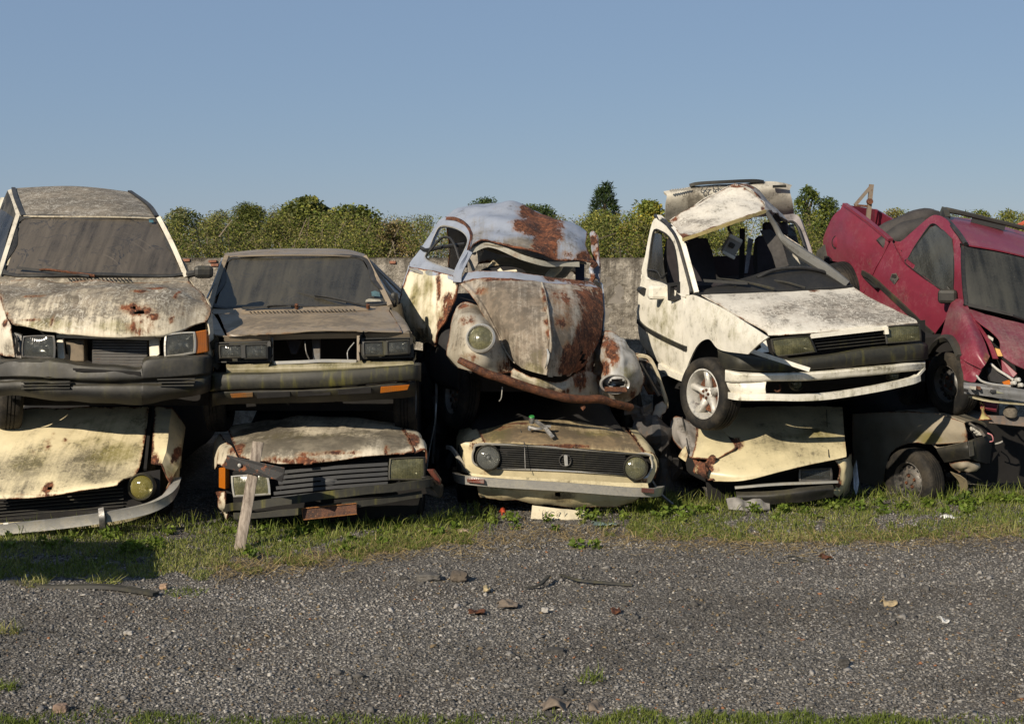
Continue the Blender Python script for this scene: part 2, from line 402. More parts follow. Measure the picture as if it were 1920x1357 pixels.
AMBD = lens('dirty_amber_lens', (.25, .085, .015), .05, 70, .6, (.12, .07, .03))
LENS = lens('clear_lens', (.10, .105, .10), .75, 55, .36, (.13, .125, .095))
LENSY = lens('yellow_lens', (.20, .17, .03), .5, 55, .45, (.12, .10, .03))
LENSG = lens('mossy_lens', (.12, .12, .07), .6, 55, .48, (.13, .12, .055))
REDL = lens('red_lens', (.18, .03, .02), .1, 60, .6, (.08, .04, .025))
BULB = simple('bulb_glass', (.5, .5, .48), .15, .2, 30, 0)

def rectlamp(par, name, q, mat, depth=.07, bulge=.012, rnd=.22, bez=None, bw=.012, bulb=True, refl=True, label=None, wavy=0):
    q = [np.array(W3(p)) for p in q]; n = 10; cen = sum(q)/4
    nn = np.cross(q[1]-q[0], q[3]-q[0]); nn /= np.linalg.norm(nn)
    if np.dot(nn, np.array([0, 0, CAMZ])-cen) < 0: nn = -nn
    def grid(h, s=1.0):
        V = []
        for i in range(n+1):
            for j in range(n+1):
                u, v = -1+2*j/n, -1+2*i/n
                uu = u*math.sqrt(1-rnd*v*v/2); vv = v*math.sqrt(1-rnd*u*u/2)
                V.append(quadpt(q, .5+.5*uu*s, .5+.5*vv*s)+nn*h(u, v))
        F = [(i*(n+1)+j, i*(n+1)+j+1, (i+1)*(n+1)+j+1, (i+1)*(n+1)+j) for i in range(n) for j in range(n)]
        V = np.array(V)
        if np.dot(np.cross(V[F[0][1]]-V[F[0][0]], V[F[0][3]]-V[F[0][0]]), nn) < 0: F = [f[::-1] for f in F]
        return V, F
    V, F = grid(lambda u, v: bulge*(1-u*u)*(1-v*v))
    o = mk(par, name, V, F, mat, label=label); solid(o, .004)
    if refl:
        V, F = grid(lambda u, v: -.004-depth*(1-u**4)*(1-v**4), .97); r = mk(o, 'reflector', V, F, REF)
    V0, _ = grid(lambda u, v: .004, 1.0); V1, _ = grid(lambda u, v: .0, 1.0+bw*2/np.linalg.norm(q[1]-q[0]))
    bd = [j for j in range(n+1)]+[i*(n+1)+n for i in range(1, n+1)]+[n*(n+1)+j for j in range(n-1, -1, -1)]+[i*(n+1) for i in range(n-1, 0, -1)]
    A = [Vector(cen+(V0[i]-cen)*(1+bw*2/np.linalg.norm(q[1]-q[0]))) for i in bd]; B = [Vector(V0[i]+nn*.006) for i in bd]
    ring(o, 'bezel', A, B, bez or BLK, 2, 1, .03, True)
    if bulb: lathe(o, 'bulb', [(0, .035), (.012, .03), (.016, .01), (.016, -.03)], Vector(cen-nn*depth*.75), nn, BULB, 12)
    return o
def roundlamp(par, name, c, nn, r, mat, rim=CHR, rw=.018, dome=.03, label=None, bulb=True, depth=.08):
    c = W3(c); nn = Vector(nn).normalized()
    o = lathe(par, name, [(1e-4, dome), (r*.35, dome*.9), (r*.7, dome*.55), (r*.92, dome*.15), (r, -.006)], c, nn, mat, 32, label)
    lathe(o, 'reflector', [(1e-4, -depth), (r*.4, -depth*.92), (r*.75, -depth*.5), (r*.98, -.008)], c, nn, REF, 28)
    lathe(o, 'rim_ring', [(r*.985, .004), (r+rw*.4, .016), (r+rw, .004), (r+rw, -.03), (r*.985, -.03)], c, nn, rim, 36, closed=True)
    if bulb: lathe(o, 'bulb', [(1e-4, .02), (.012, .012), (.014, -.03)], c-nn*depth*.45, nn, BULB, 10)
    return o
def wheel(par, c, ax, R, w, style='steel', label=None, rr=.6, matr=None):
    c = W3(c); a, u, v = axframe(ax); h = w/2; rim = R*rr; m = matr or STEEL
    if style == 'alloy':
        o = lathe(par, 'wheel', [(rim*.99, h*.86), (rim*.93, h*.90), (rim*.86, h*.5), (rim*.84, -h*.5), (rim*.5, -h*.75), (1e-4, -h*.75)], c, a, m, 40, label)
        lathe(o, 'hub', [(1e-4, h*.52), (rim*.2, h*.50), (rim*.29, h*.36), (rim*.31, -h*.2)], c, a, m, 24)
        for k in range(5):
            th = 2*math.pi*k/5+.35; d = u*math.cos(th)+v*math.sin(th); s = a.cross(d)
            V = []
            for rad, wd, hh in ((rim*.22, .036, h*.42), (rim*.55, .023, h*.48), (rim*.9, .030, h*.66)):
                p = c+d*rad
                V += [p+s*wd+a*(hh-.018), p+s*wd*.55+a*hh, p-s*wd*.55+a*hh, p-s*wd+a*(hh-.018), p-s*wd+a*(hh-.06), p+s*wd+a*(hh-.06)]
            F = [(i*6+j, i*6+(j+1) % 6, (i+1)*6+(j+1) % 6, (i+1)*6+j) for i in range(2) for j in range(6)]+[(5, 4, 3, 2, 1, 0), (12, 13, 14, 15, 16, 17)]
            sp = mk(o, 'spoke', V, F, m)
        for k in range(5):
            th = 2*math.pi*k/5; d = u*math.cos(th)+v*math.sin(th)
            lathe(o, 'hub_nut', [(1e-4, .012), (.011, .012), (.012, 0)], c+d*rim*.16+a*h*.5, a, RUST, 8, smooth=False)
        lathe(o, 'brake_drum', [(rim*.7, -h*.3), (rim*.7, -h*.05), (1e-4, -h*.05)], c, a, RUST, 24)
    else:
        o = lathe(par, 'wheel', [(rim*.99, h*.84), (rim*.94, h*.88), (rim*.90, h*.45), (rim*.86, h*.20), (rim*.66, h*.34), (rim*.60, h*.42), (rim*.56, h*.50), (rim*.40, h*.56), (rim*.37, h*.42), (rim*.2, h*.42), (rim*.18, h*.58), (1e-4, h*.60)], c, a, m, 44, label)
        for k in range(14):
            th = 2*math.pi*k/14; d = u*math.cos(th)+v*math.sin(th); s = a.cross(d); p = c+d*rim*.76+a*(h*.30)
            V = [p+s*x*.016+d*y*.024+a*zz for zz in (.006, -.01) for x, y in ((-.7, -1), (.7, -1), (1, 1), (-1, 1))]
            mk(o, 'vent_hole', V, [(0, 1, 2, 3), (7, 6, 5, 4), (0, 4, 5, 1), (1, 5, 6, 2), (2, 6, 7, 3), (3, 7, 4, 0)], DARK, False)
        for k in range(4):
            th = 2*math.pi*k/4+.4; d = u*math.cos(th)+v*math.sin(th)
            lathe(o, 'hub_nut', [(1e-4, .016), (.012, .016), (.014, 0)], c+d*rim*.29+a*h*.42, a, RUST, 8, smooth=False)
    tp = [(rim*.97, h*.80), (rim*1.02, h*.98), (R*.80, h*1.08), (R*.92, h*1.02), (R*.975, h*.86)]
    tr = [(R*.99, h*.72), (R, h*.45), (R, h*.38), (R*.968, h*.37), (R*.968, h*.27), (R, h*.26), (R, h*.06), (R*.968, h*.05)]
    tp = tp+tr; tp = tp+[(r, -z) for r, z in tp[::-1]]
    lathe(o, 'tyre', tp, c, a, TYRE, 48)
    return o
def lip(par, name, pts, w, h, mat, n=4, up=(0, 0, 1), wear=None, label=None):
    return sweep(par, name, pts, [(-w/2, -h/2), (w/2, -h/2), (w/2, h/2), (-w/2, h/2)], mat, n, up, wear, label)
def bar(par, name, a, b, w, h, mat, up=(0, 0, 1), bev=.003, label=None):
    a, b = W3(a), W3(b); o = sweep(par, name, [a, b], [(-w/2, -h/2), (w/2, -h/2), (w/2, h/2), (-w/2, h/2)], mat, 1, up, label=label, smooth=False)
    if bev: bevel(o, bev)
    return o
def loft(par, name, secs, mat, n=3, label=None, k=4, rnd=.35, wear=None):
    """secs: (Y, xl, xr, zb, zt) rounded box sections -> closed hull"""
    S_ = cr(np.array(secs, float), n); V = []; pr = []
    for i in range(4):
        for j in range(k):
            th = math.pi/2*(i+j/(k-1)); pr.append((math.cos(th), math.sin(th), (1, -1, -1, 1)[i], (1, 1, -1, -1)[i]))
    for Y, xl, xr, zb, zt in S_:
        r = rnd*min(xr-xl, zt-zb)/2; cx, cz = (xl+xr)/2, (zb+zt)/2; a, b = (xr-xl)/2-r, (zt-zb)/2-r
        for ct, st, sx, sz in pr: V.append((cx+sx*a+r*ct, Y, cz+sz*b+r*st))
    m = len(pr); q = len(S_)
    F = [(i*m+j, i*m+(j+1) % m, (i+1)*m+(j+1) % m, (i+1)*m+j) for i in range(q-1) for j in range(m)]+[tuple(range(m)), tuple((q-1)*m+j for j in range(m-1, -1, -1))]
    o = mk(par, name, V, F, mat, label=label)
    bm = bmesh.new(); bm.from_mesh(o.data); bmesh.ops.recalc_face_normals(bm, faces=bm.faces); bm.to_mesh(o.data); bm.free()
    if wear: setwear(o, V, wear)
    e = o.modifiers.new('edges', 'EDGE_SPLIT'); e.split_angle = math.radians(50); return o

# ------------------------------------------------------------------ ground
def gz(x, y):
    v = Vector((x*.8, y*.8, 0)); w = .018*mnoise.noise(v)+.010*mnoise.noise(v*3.1)
    return w*max(0., 1-max(0, abs(x)-9)/6)
def ax(lo, hi, st, far, k=14):
    a = np.arange(lo, hi+1e-6, st); o1 = hi+(far-hi)*(np.linspace(0, 1, k)[1:]**3); o0 = lo-(far+lo)*(np.linspace(0, 1, k)[1:]**3)
    return np.concatenate([o0[::-1], a, o1])
gx = ax(-7, 7, .1, 420); gy = ax(5, 13, .1, 420)
V = [(x, y, gz(x, y)) for y in gy for x in gx]; nx = len(gx)
F = [(j*nx+i, j*nx+i+1, (j+1)*nx+i+1, (j+1)*nx+i) for j in range(len(gy)-1) for i in range(nx-1)]
t = NT('gravel_asphalt')
n1 = t.noise(110, 5, .75); n2 = t.noise(1.1, 6, .6); n3 = t.vor(70); n4 = t.noise(330, 3, .7); n5 = t.vor(70, 'F1', 1)
c = t.mix(t.ss(n1, .36, .64), (.046, .043, .038), (.185, .17, .15))
c = t.mix(t.ss(t.sep(n5)[0], .80, .9), c, (.30, .28, .25))
c = t.mix(t.ss(n2, .42, .66, 0., .55), c, (.075, .062, .048))
t.bump(t.ma('ADD', t.ma('MULTIPLY', n3, -1.), t.ma('MULTIPLY', n4, .4)), 1.0, .014)
GROUNDM = t.fin(c, .92, 0., .2)
ground = put(mk(None, 'ground', V, F, GROUNDM), kind='structure')

def scatter_mesh(name, tv, tf, pos, ang, scl, tilt, cols, mat, kind='stuff', label=None, cat=None, par=None):
    """many small pieces joined into one mesh; tv list of template vertex arrays"""
    N = len(pos); pick = RNG.integers(0, len(tv), N); Vs = []; Fs = []; Cs = []; off = 0
    for q in range(len(tv)):
        I = np.where(pick == q)[0]
        if not len(I): continue
        T = np.asarray(tv[q], float); k = len(T); p = T[None]*scl[I][:, None, :]
        ca, sa = np.cos(tilt[I, 0])[:, None], np.sin(tilt[I, 0])[:, None]
        y, z = p[..., 1]*ca-p[..., 2]*sa, p[..., 1]*sa+p[..., 2]*ca; x = p[..., 0]
        cb, sb = np.cos(tilt[I, 1])[:, None], np.sin(tilt[I, 1])[:, None]; x, z = x*cb+z*sb, -x*sb+z*cb
        cg, sg = np.cos(ang[I])[:, None], np.sin(ang[I])[:, None]; x, y = x*cg-y*sg, x*sg+y*cg
        Vs.append((np.stack([x, y, z], -1)+pos[I][:, None, :]).reshape(-1, 3))
        f = np.asarray(tf[q]); Fs.append((f[None]+(off+np.arange(len(I))*k)[:, None, None]).reshape(-1, f.shape[1])); off += len(I)*k
        Cs.append(np.repeat(cols[I], k, 0))
    V = np.concatenate(Vs); F = np.concatenate(Fs); C = np.concatenate(Cs)
    b = BASE.get(par, Vector((0, 0, 0))); V = V-np.array(b)
    me = bpy.data.meshes.new(name); nf, fs = F.shape
    me.vertices.add(len(V)); me.vertices.foreach_set('co', V.ravel()); me.loops.add(nf*fs); me.loops.foreach_set('vertex_index', F.ravel().astype(np.int32))
    me.polygons.add(nf); me.polygons.foreach_set('loop_start', (np.arange(nf)*fs).astype(np.int32)); me.update(calc_edges=True); me.validate()
    at = me.attributes.new('lc', 'FLOAT_COLOR', 'POINT'); at.data.foreach_set('color', np.concatenate([C, np.ones((len(C), 1))], 1).ravel())
    me.materials.append(mat); o = bpy.data.objects.new(name, me); COL.objects.link(o)
    if par is not None: o.parent = par
    return put(o, label, cat, None, kind)
def attr_mat(name, rough=.9, trans=0., var=.0, bump=0.):
    t = NT(name); a = t.attr('lc').outputs['Color']
    if var: a = t.mix(t.ss(t.noise(60, 4, .7), .3, .7, 0., var), a, (.02, .018, .015))
    t.fin(a, rough, 0., .25)
    if trans:
        tl = t.t.nodes.new('ShaderNodeBsdfTranslucent'); t.lk(a, tl.inputs[0]); mx = t.t.nodes.new('ShaderNodeMixShader'); mx.inputs[0].default_value = trans
        t.t.links.new(t.b.outputs[0], mx.inputs[1]); t.t.links.new(tl.outputs[0], mx.inputs[2]); t.t.links.new(mx.outputs[0], t.o.inputs[0])
    return t.m
STONE = attr_mat('stone', .9, 0, .35)
# gravel stones: octahedron-like chips, 8 triangles
tv, tf = [], []
for q in range(10):
    a = np.array([(1, 0, 0), (0, 1, 0), (-1, 0, 0), (0, -1, 0), (0, 0, .7), (0, 0, -.7)], float)
    a[:4] += RNG.normal(0, .28, (4, 3)); a[4:] += RNG.normal(0, .3, (2, 3)); tv.append(a)
    tf.append([(0, 1, 4), (1, 2, 4), (2, 3, 4), (3, 0, 4), (1, 0, 5), (2, 1, 5), (3, 2, 5), (0, 3, 5)])
def stones(name, N, smin, smax, pw, ylo, yhi, xk, label=None):
    y = ylo+(yhi-ylo)*RNG.random(N)**1.25; x = (RNG.random(N)*2-1)*(y*xk+.3)
    s = smin+(smax-smin)*RNG.random(N)**pw
    z = np.array([gz(a, b) for a, b in zip(x, y)])+s*.15
    g = .066+.19*RNG.random(N)**1.5; hot = RNG.random(N); g *= 1+.55*np.array([mnoise.noise(Vector((a*.55, b*.8, 6)))+.6*mnoise.noise(Vector((a*2.1, b*2.6, 2))) for a, b in zip(x, y)])
    C = np.stack([g*1.06, g, g*.92], 1); C[hot > .955] = (np.array([.33, .31, .275])*(.6+.8*RNG.random(((hot > .955).sum(), 1)))); C[hot > .992] = (.46, .43, .38); C[hot < .006] = (.26, .12, .06); C[(hot > .006) & (hot < .05)] = (.19, .14, .08)
    return scatter_mesh(name, tv, tf, np.stack([x, y, z], 1), RNG.random(N)*6.28, np.stack([s*(.8+.6*RNG.random(N)), s*(.7+.5*RNG.random(N)), s*(.45+.4*RNG.random(N))], 1), RNG.normal(0, .25, (N, 2)), C, STONE, 'stuff', label, 'gravel')
stones('gravel', 150000, .004, .0135, 2.0, 5.6, 12.2, .40, 'loose dark grey gravel chips strewn over the yard')
stones('coarse_gravel', 1700, .010, .030, 3.0, 5.6, 10.6, .40, 'larger dark and pale stones lying among the gravel')

# ------------------------------------------------------------------ wall
wall = thing('yard_wall', 'long grey roughcast wall with worn plaster behind the stacked cars', 'wall', (0, 16.0, 0))
xs = np.arange(-13, 13.01, .05); zs = np.arange(0, 2.021, .045)
V = []
for z in zs:
    for x in xs:
        p = Vector((x*7, z*7, 3)); d = .026*mnoise.noise(p)+.020*mnoise.noise(p*2.1)+.03*mnoise.noise(Vector((x*.6, z*.8, 9)))
        zz = z+(.018*mnoise.noise(Vector((x*3, 5, 5))) if z > 1.98 else 0); V.append((x, 15.96-d, zz))
nx = len(xs); F = [(j*nx+i, j*nx+i+1, (j+1)*nx+i+1, (j+1)*nx+i) for j in range(len(zs)-1) for i in range(nx-1)]
t = NT('roughcast_plaster'); n1 = t.noise(17, 8, .78); n2 = t.noise(2.2, 7, .65); n3 = t.noise(1., 5, .6, vec=t.map((9, 9, 1.1))); z = t.sep(t.obj)[2]
c = t.mix(t.ss(n1, .3, .7), (.17, .15, .118), (.56, .51, .43)); c = t.mix(t.ss(n2, .5, .72, 0., .75), c, (.19, .165, .135))
c = t.mix(t.ss(t.ma('ADD', n3, t.ma('MULTIPLY', z, .12)), .62, .9, 0., .8), c, (.06, .052, .042))
c = t.mix(t.ss(t.ma('MULTIPLY_ADD', n2, .22, z), 2.03, 2.12, 0., .9), c, (.045, .04, .032))
bk = t.t.nodes.new('ShaderNodeTexBrick'); t.lk(t.map((1, 1, 1), rot=(math.radians(90), 0, 0)), bk.inputs[0]); bk.inputs['Scale'].default_value = 2.4; bk.inputs['Mortar Size'].default_value = .012
t.bump(t.ma('ADD', n1, t.ma('MULTIPLY', bk.outputs['Fac'], -.15)), 1., .05)
PLAST = t.fin(c, .95, 0., .1)
mk(wall, 'render_face', V, F, PLAST)
boxc(wall, 'block_core', Vector((0, 16.08, .985)), (26, .2, 1.97), simple('cement', (.16, .145, .125), .95, .4, 12), bev=0)
BRK = simple('clay_brick', (.23, .10, .06), .9, .5, 16)
for (x, y) in ((349, 488), (398, 490), (402, 497), (354, 545), (736, 492)):
    p = P(x, y, 15.94); boxc(wall, 'brick', Vector((p.x, 15.957, p.z)), (.07+.03*random.random(), .03, .03), BRK, (0, random.uniform(-.05, .05), 0), .005)
for k in range(7):   # pockmarked cement lumps along the crest
    pass

# ------------------------------------------------------------------ land and plants beyond the wall
V = []; hx = np.linspace(-60, 60, 41); hy = np.concatenate([np.linspace(19, 60, 18), np.linspace(70, 160, 6)])
for y in hy:
    for x in hx: V.append((x, y, .3+min(1., (y-19)/26)*1.35+.35*mnoise.noise(Vector((x*.12, y*.12, 1)))-(max(0, y-80)/80)*2.2))
nx = len(hx); F = [(j*nx+i, j*nx+i+1, (j+1)*nx+i+1, (j+1)*nx+i) for j in range(len(hy)-1) for i in range(nx-1)]
put(mk(None, 'scrub_hill', V, F, simple('scrub_soil', (.045, .05, .018), .95, .5, 3)), kind='structure')
LEAF = attr_mat('leaf', .55, .25)
BARK = simple('bark', (.11, .085, .06), .9, .4, 12)
LT = [np.array([(0, 0, 0), (.5, .18, .12), (0, 1, 0), (-.5, .18, .12)]), np.array([(0, 0, 0), (.42, .5, .1), (0, 1, -.12), (-.42, .5, .1)])]
LF = [[(0, 1, 2), (0, 2, 3)]]*2
def leafcloud(name, clumps, per, size, pal, par=None, kind=None, label=None, cat=None, mat=None, asp=.55, up=.0):
    """clumps: (x,y,z,r) balls, leaves spread near their shells"""
    C = np.array(clumps, float); N = len(C)*per; I = np.repeat(np.arange(len(C)), per)
    d = RNG.normal(0, 1, (N, 3)); d /= np.linalg.norm(d, axis=1, keepdims=True)
    rr = C[I, 3]*(.35+.75*RNG.random(N)**.6); pos = C[I, :3]+d*rr[:, None]*np.array([1, 1, .85])
    s = size*(.6+.8*RNG.random(N)); pal = np.array(pal); tone = RNG.random(len(C)); k = np.clip((tone[I]*.6+RNG.random(N)*.5)*len(pal), 0, len(pal)-1).astype(int)
    col = pal[k]*(.7+.6*RNG.random((N, 1)))
    tilt = RNG.normal(0, .9, (N, 2)); tilt[:, 0] += up
    return scatter_mesh(name, LT, LF, pos, RNG.random(N)*6.28, np.stack([s*asp, s, s], 1), tilt, col, mat or LEAF, kind, label, cat, par)
OLIVE = [(0.060, 0.073, 0.017), (0.097, 0.121, 0.026), (0.157, 0.172, 0.037), (0.244, 0.231, 0.052)]
BRIGHT = [(0.039, 0.058, 0.014), (0.088, 0.119, 0.018), (0.168, 0.186, 0.031), (0.303, 0.252, 0.034)]
DRY = [(0.089, 0.087, 0.030), (0.179, 0.148, 0.062), (0.298, 0.216, 0.099), (0.150, 0.137, 0.037)]
DEEP = [(0.027, 0.047, 0.015), (0.043, 0.073, 0.023), (0.073, 0.111, 0.032)]
GREY = [(0.091, 0.106, 0.050), (0.155, 0.169, 0.072), (0.244, 0.235, 0.097)]
def shrub(name, label, cat, x, top, Y, hw, pal, nclump, per, size, cr_=.22, low=None, sparse=False, asp=.55):
    k = Y/FPX; zt = CAMZ-(top-HY)*k; xc = (x-960)*k; rx = hw*k; zl = low if low is not None else 1.2
    th = thing(name, label, cat, (xc, Y, .5))
    cl = []; hz = (zt-zl)/2; zc = (zt+zl)/2
    for i in range(nclump):
        while True:
            d = RNG.uniform(-1, 1, 3)
            if np.dot(d, d) < 1: break
        if sparse or RNG.random() < .6: d /= max(np.linalg.norm(d), .3); d *= .9
        r = cr_*(.6+.8*RNG.random()); cl.append((xc+d[0]*(rx-r*.5), Y+d[1]*rx*.7, min(zc+d[2]*(hz-r*.3), zt-r*.8), r))
    cl.append((xc+RNG.uniform(-.2, .2)*rx, Y, zt-cr_*.7, cr_*.7))
    leafcloud('crown', cl, int(per*1.7), size*.72, pal, th, asp=asp)
    tr = [Vector((xc, Y, .4)), Vector((xc+.06, Y, zl)), Vector((xc-.03, Y, zc)), Vector((xc, Y, zt-.2))]
    tube(th, 'trunk', tr, [.07, .05, .035, .012], BARK, 7, 3)
    for i in range(7 if sparse else 4):
        c = cl[(i*3) % len(cl)]; a = zl+(zc-zl)*RNG.random()*.9
        tube(th, 'limb', [Vector((xc, Y, a)), Vector(((xc+c[0])/2, (Y+c[1])/2, (a+c[2])/2+.08)), Vector(c[:3])], [.03, .02, .008], BARK, 5, 3)
    return th
# dense thicket that reads as one mass
cl = []
for i in range(560):
    Y = RNG.uniform(17.6, 30); x = RNG.uniform(-.40, .43)*Y; px = 960+FPX*x/Y
    top = np.interp(px, [0, 300, 430, 520, 640, 720, 860, 1000, 1180, 1290, 1500, 1620, 1750, 1920], [415, 410, 399, 386, 388, 402, 405, 408, 396, 392, 394, 408, 404, 402])-10+RNG.uniform(0, 70)
    r = RNG.uniform(.13, .36); z = CAMZ-(top-HY)*Y/FPX-r; cl.append((x, Y, max(z, .9), r))
mixp = OLIVE+DRY[:2]+BRIGHT[1:3]
leafcloud('scrub_thicket', cl, 540, .031, mixp, None, 'stuff', 'dense olive green scrub thicket massed beyond the wall', 'scrub')
tw = RNG.random((380, 3)); N = 380; Y = 17.6+9*tw[:, 0]; x = (tw[:, 1]*.82-.40)*Y; z = CAMZ+(tw[:, 2]*60-5)*Y/FPX
TWT = [np.array([(-.008, 0, -.5), (.008, 0, -.5), (.004, 0, .5), (-.004, 0, .5)])]
scatter_mesh('dry_twigs', TWT, [[(0, 1, 2), (0, 2, 3)]], np.stack([x, Y, z], 1), RNG.normal(0, .5, N), np.stack([np.ones(N), np.ones(N), .15+.3*RNG.random(N)], 1), RNG.normal(0, .55, (N, 2)), np.array([.17, .135, .095])*(.6+.7*RNG.random((N, 1))), LEAF, 'stuff', 'pale bare twigs sticking out of the thicket', 'twigs')
shrub('slender_tree', 'loose open-crowned tree just right of the leftmost car roof', 'tree', 337, 388, 23, 46, GREY+OLIVE[:2], 26, 110, .06, .17, 1.9, True)
shrub('slender_tree', 'thin grey sparse-leaved tree left of the feathery pair of tops', 'tree', 408, 394, 24, 36, GREY, 18, 80, .055, .16, 1.9, True)
shrub('feathery_tree', 'feathery green tree with twin tops above the brown sedan', 'tree', 463, 380, 22, 38, BRIGHT[:2]+OLIVE, 22, 210, .07, .2, 1.9, asp=.22)
shrub('round_leaved_tree', 'tall round-leaved tree topping the skyline behind the brown sedan', 'tree', 575, 370, 24, 74, BRIGHT[:3]+OLIVE, 50, 170, .075, .19, 1.9, asp=.8)
shrub('round_leaved_shrub', 'round-leaved shrub stepping down right of the tallest tree', 'shrub', 660, 386, 23.5, 58, BRIGHT[:3]+OLIVE, 34, 160, .072, .19, 1.9, asp=.8)
shrub('dry_shrub', 'brownish half-dry shrub beside the blue-grey beetle roof', 'shrub', 742, 414, 21, 58, DRY, 26, 200, .05, .2, 1.7, True)
shrub('dark_tree', 'dark tree top peeping over the crushed beetle roof', 'tree', 912, 371, 30, 32, DEEP+OLIVE[:1], 18, 180, .07, .2, 2.6)
shrub('dark_shrub', 'dark rounded shrub behind the rusty side of the beetle roof', 'shrub', 992, 384, 30, 52, DEEP+OLIVE[:2], 26, 180, .07, .22, 2.4)
shrub('leafy_shrub', 'yellow-green leafy shrub left of the upturned white lid', 'shrub', 1212, 374, 21, 54, BRIGHT, 46, 190, .066, .17, 1.6, asp=.7)
shrub('leafy_shrub', 'mid-green low shrub in front of the little pine', 'shrub', 1128, 398, 22, 56, OLIVE+BRIGHT[1:2], 30, 200, .06, .2, 1.7)
shrub('slender_tree', 'thin-stemmed tree with a small tuft right of the upturned lid', 'tree', 1512, 347, 24, 26, BRIGHT[:3], 11, 90, .06, .11, 2.5, True)
shrub('leafy_shrub', 'bright green shrub behind the raised red truck bed', 'shrub', 1549, 368, 24, 32, BRIGHT[:3], 18, 170, .06, .18, 1.8)
shrub('round_shrub', 'olive rounded shrub right of the rusty triangular bracket', 'shrub', 1688, 388, 25, 44, OLIVE+DRY[1:2], 26, 220, .055, .2, 1.8)
shrub('dry_shrub', 'tan and olive shrub left of the roof rack post', 'shrub', 1738, 394, 24, 34, DRY+OLIVE, 18, 200, .055, .2, 1.8)
shrub('leafy_shrub', 'green shrub seen above the middle of the roof rack', 'shrub', 1835, 394, 25, 44, OLIVE+BRIGHT[1:2], 24, 200, .055, .2, 1.8)
shrub('slender_tree', 'open-branched small tree at the right edge of the photo', 'tree', 1896, 394, 24, 34, OLIVE, 16, 110, .055, .15, 1.8, True)
# little pine: whorls of needle brushes on a straight stem
pine = thing('pine_tree', 'small dark pine standing alone above the scrub', 'tree', ((1133-960)*28/FPX, 28, 1.5))
px0 = (1133-960)*28/FPX; zt = CAMZ+132*28/FPX
tube(pine, 'trunk', [Vector((px0, 28, 1.2)), Vector((px0+.02, 28, 2.4)), Vector((px0, 28, zt-.1))], [.06, .045, .012], BARK, 7, 3)
cl = []
for lv in range(7):
    z = zt-.06-lv*.115; rad = .05+.045*lv if lv < 5 else .24
    for k in range(5 if lv else 1):
        a = k*1.257+lv*.7; cl.append((px0+math.cos(a)*rad, 28+math.sin(a)*rad, z+.06, .072)); 
        if lv: tube(pine, 'branch', [Vector((px0, 28, z-.06)), Vector((px0+math.cos(a)*rad, 28+math.sin(a)*rad, z+.05))], [.012, .006], BARK, 4, 1)
leafcloud('crown', cl, 75, .10, DEEP, pine, asp=.09, up=1.2)
# ------------------------------------------------------------------ helpers for whole cars
def rquad(q, s=1.0, k=.07):
    q = [Vector(W3(p)) for p in q]; c = sum(q, Vector())/4; q = [c+(p-c)*s for p in q]; out = []
    for i in range(4):
        a, b, d = q[i], q[(i+1) % 4], q[i-1]
        out += [a+(d-a)*k, a+(b-a)*k]
    return out
def gasket(par, q, mat=None, so=1.03, si=.968, th=.02, name='windscreen_seal'):
    return ring(par, name, rquad(q, so), rquad(q, si), mat or RUB, 2, 5, th)
def rest(par, L0, R0, FL, FR, BL, BR, b, paintm, glass, cab=2.0, tail=2.9, drop=.55, skip=None):
    """flanks, rear screen, tail and floor of a car whose front is built panel by panel"""
    L0, R0, FL, FR, BL, BR = [Vector(W3(p)) for p in (L0, R0, FL, FR, BL, BR)]; b = Vector(b).normalized()
    side = (R0-L0).normalized(); up = side.cross(b).normalized(); D = -up*drop
    if D.z > 0: D = -D; up = -up
    for p, s, pf, pb in ((L0, -1, FL, BL), (R0, 1, FR, BR)):
        o = side*s*.05
        if skip == s: continue
        panel(par, 'side_panel', [[p, p+b*cab*.5+o*.5, p+b*cab, p+b*tail-up*.03], [p+o+D*.4, p+b*cab*.5+o*1.5+D*.4, p+b*cab+o+D*.4, p+b*tail+D*.4+o*.5], [p+D, p+b*cab*.5+D+o, p+b*cab+D, p+b*tail+D*.9]], paintm, 3, flip=None)
        panel(par, 'side_window', [[pf, (pf+pb)/2, pb], [p+b*.05, p+b*cab*.5, p+b*cab]], glass, 2, .005)
        bar(par, 'pillar', bez((pf+pb)/2, p+b*cab*.5, .12), p+b*cab*.5, .05, .03, paintm, up=tuple(side))
        bar(par, 'pillar', bez(pb, p+b*cab, .12), p+b*cab, .07, .04, paintm, up=tuple(side))
    panel(par, 'rear_window', [[BL, BR], [L0+b*cab, R0+b*cab]], glass, 3, .005)
    panel(par, 'tail_deck', [[L0+b*cab, R0+b*cab], [L0+b*tail, R0+b*tail]], paintm, 3, flip=False)
    panel(par, 'tail_panel', [[L0+b*tail, R0+b*tail], [L0+b*tail+D, R0+b*tail+D]], paintm, 3)
    panel(par, 'floor_pan', [[L0+D-b*.7, R0+D-b*.7], [L0+b*tail+D, R0+b*tail+D]], DARK, 2)
    m = (L0+R0)/2
    panel(par, 'dashboard', [[L0+b*.05, m+b*.02, R0+b*.05], [L0+b*.35+up*.02, m+b*.4+up*.04, R0+b*.35+up*.02], [L0+b*.4-up*.3, m+b*.45-up*.3, R0+b*.4-up*.3]], INT, 3)
    for s in (.28, .72):
        c = L0*(1-s)+R0*s+b*1.0; seat(par, c-up*.35, side, b, up)
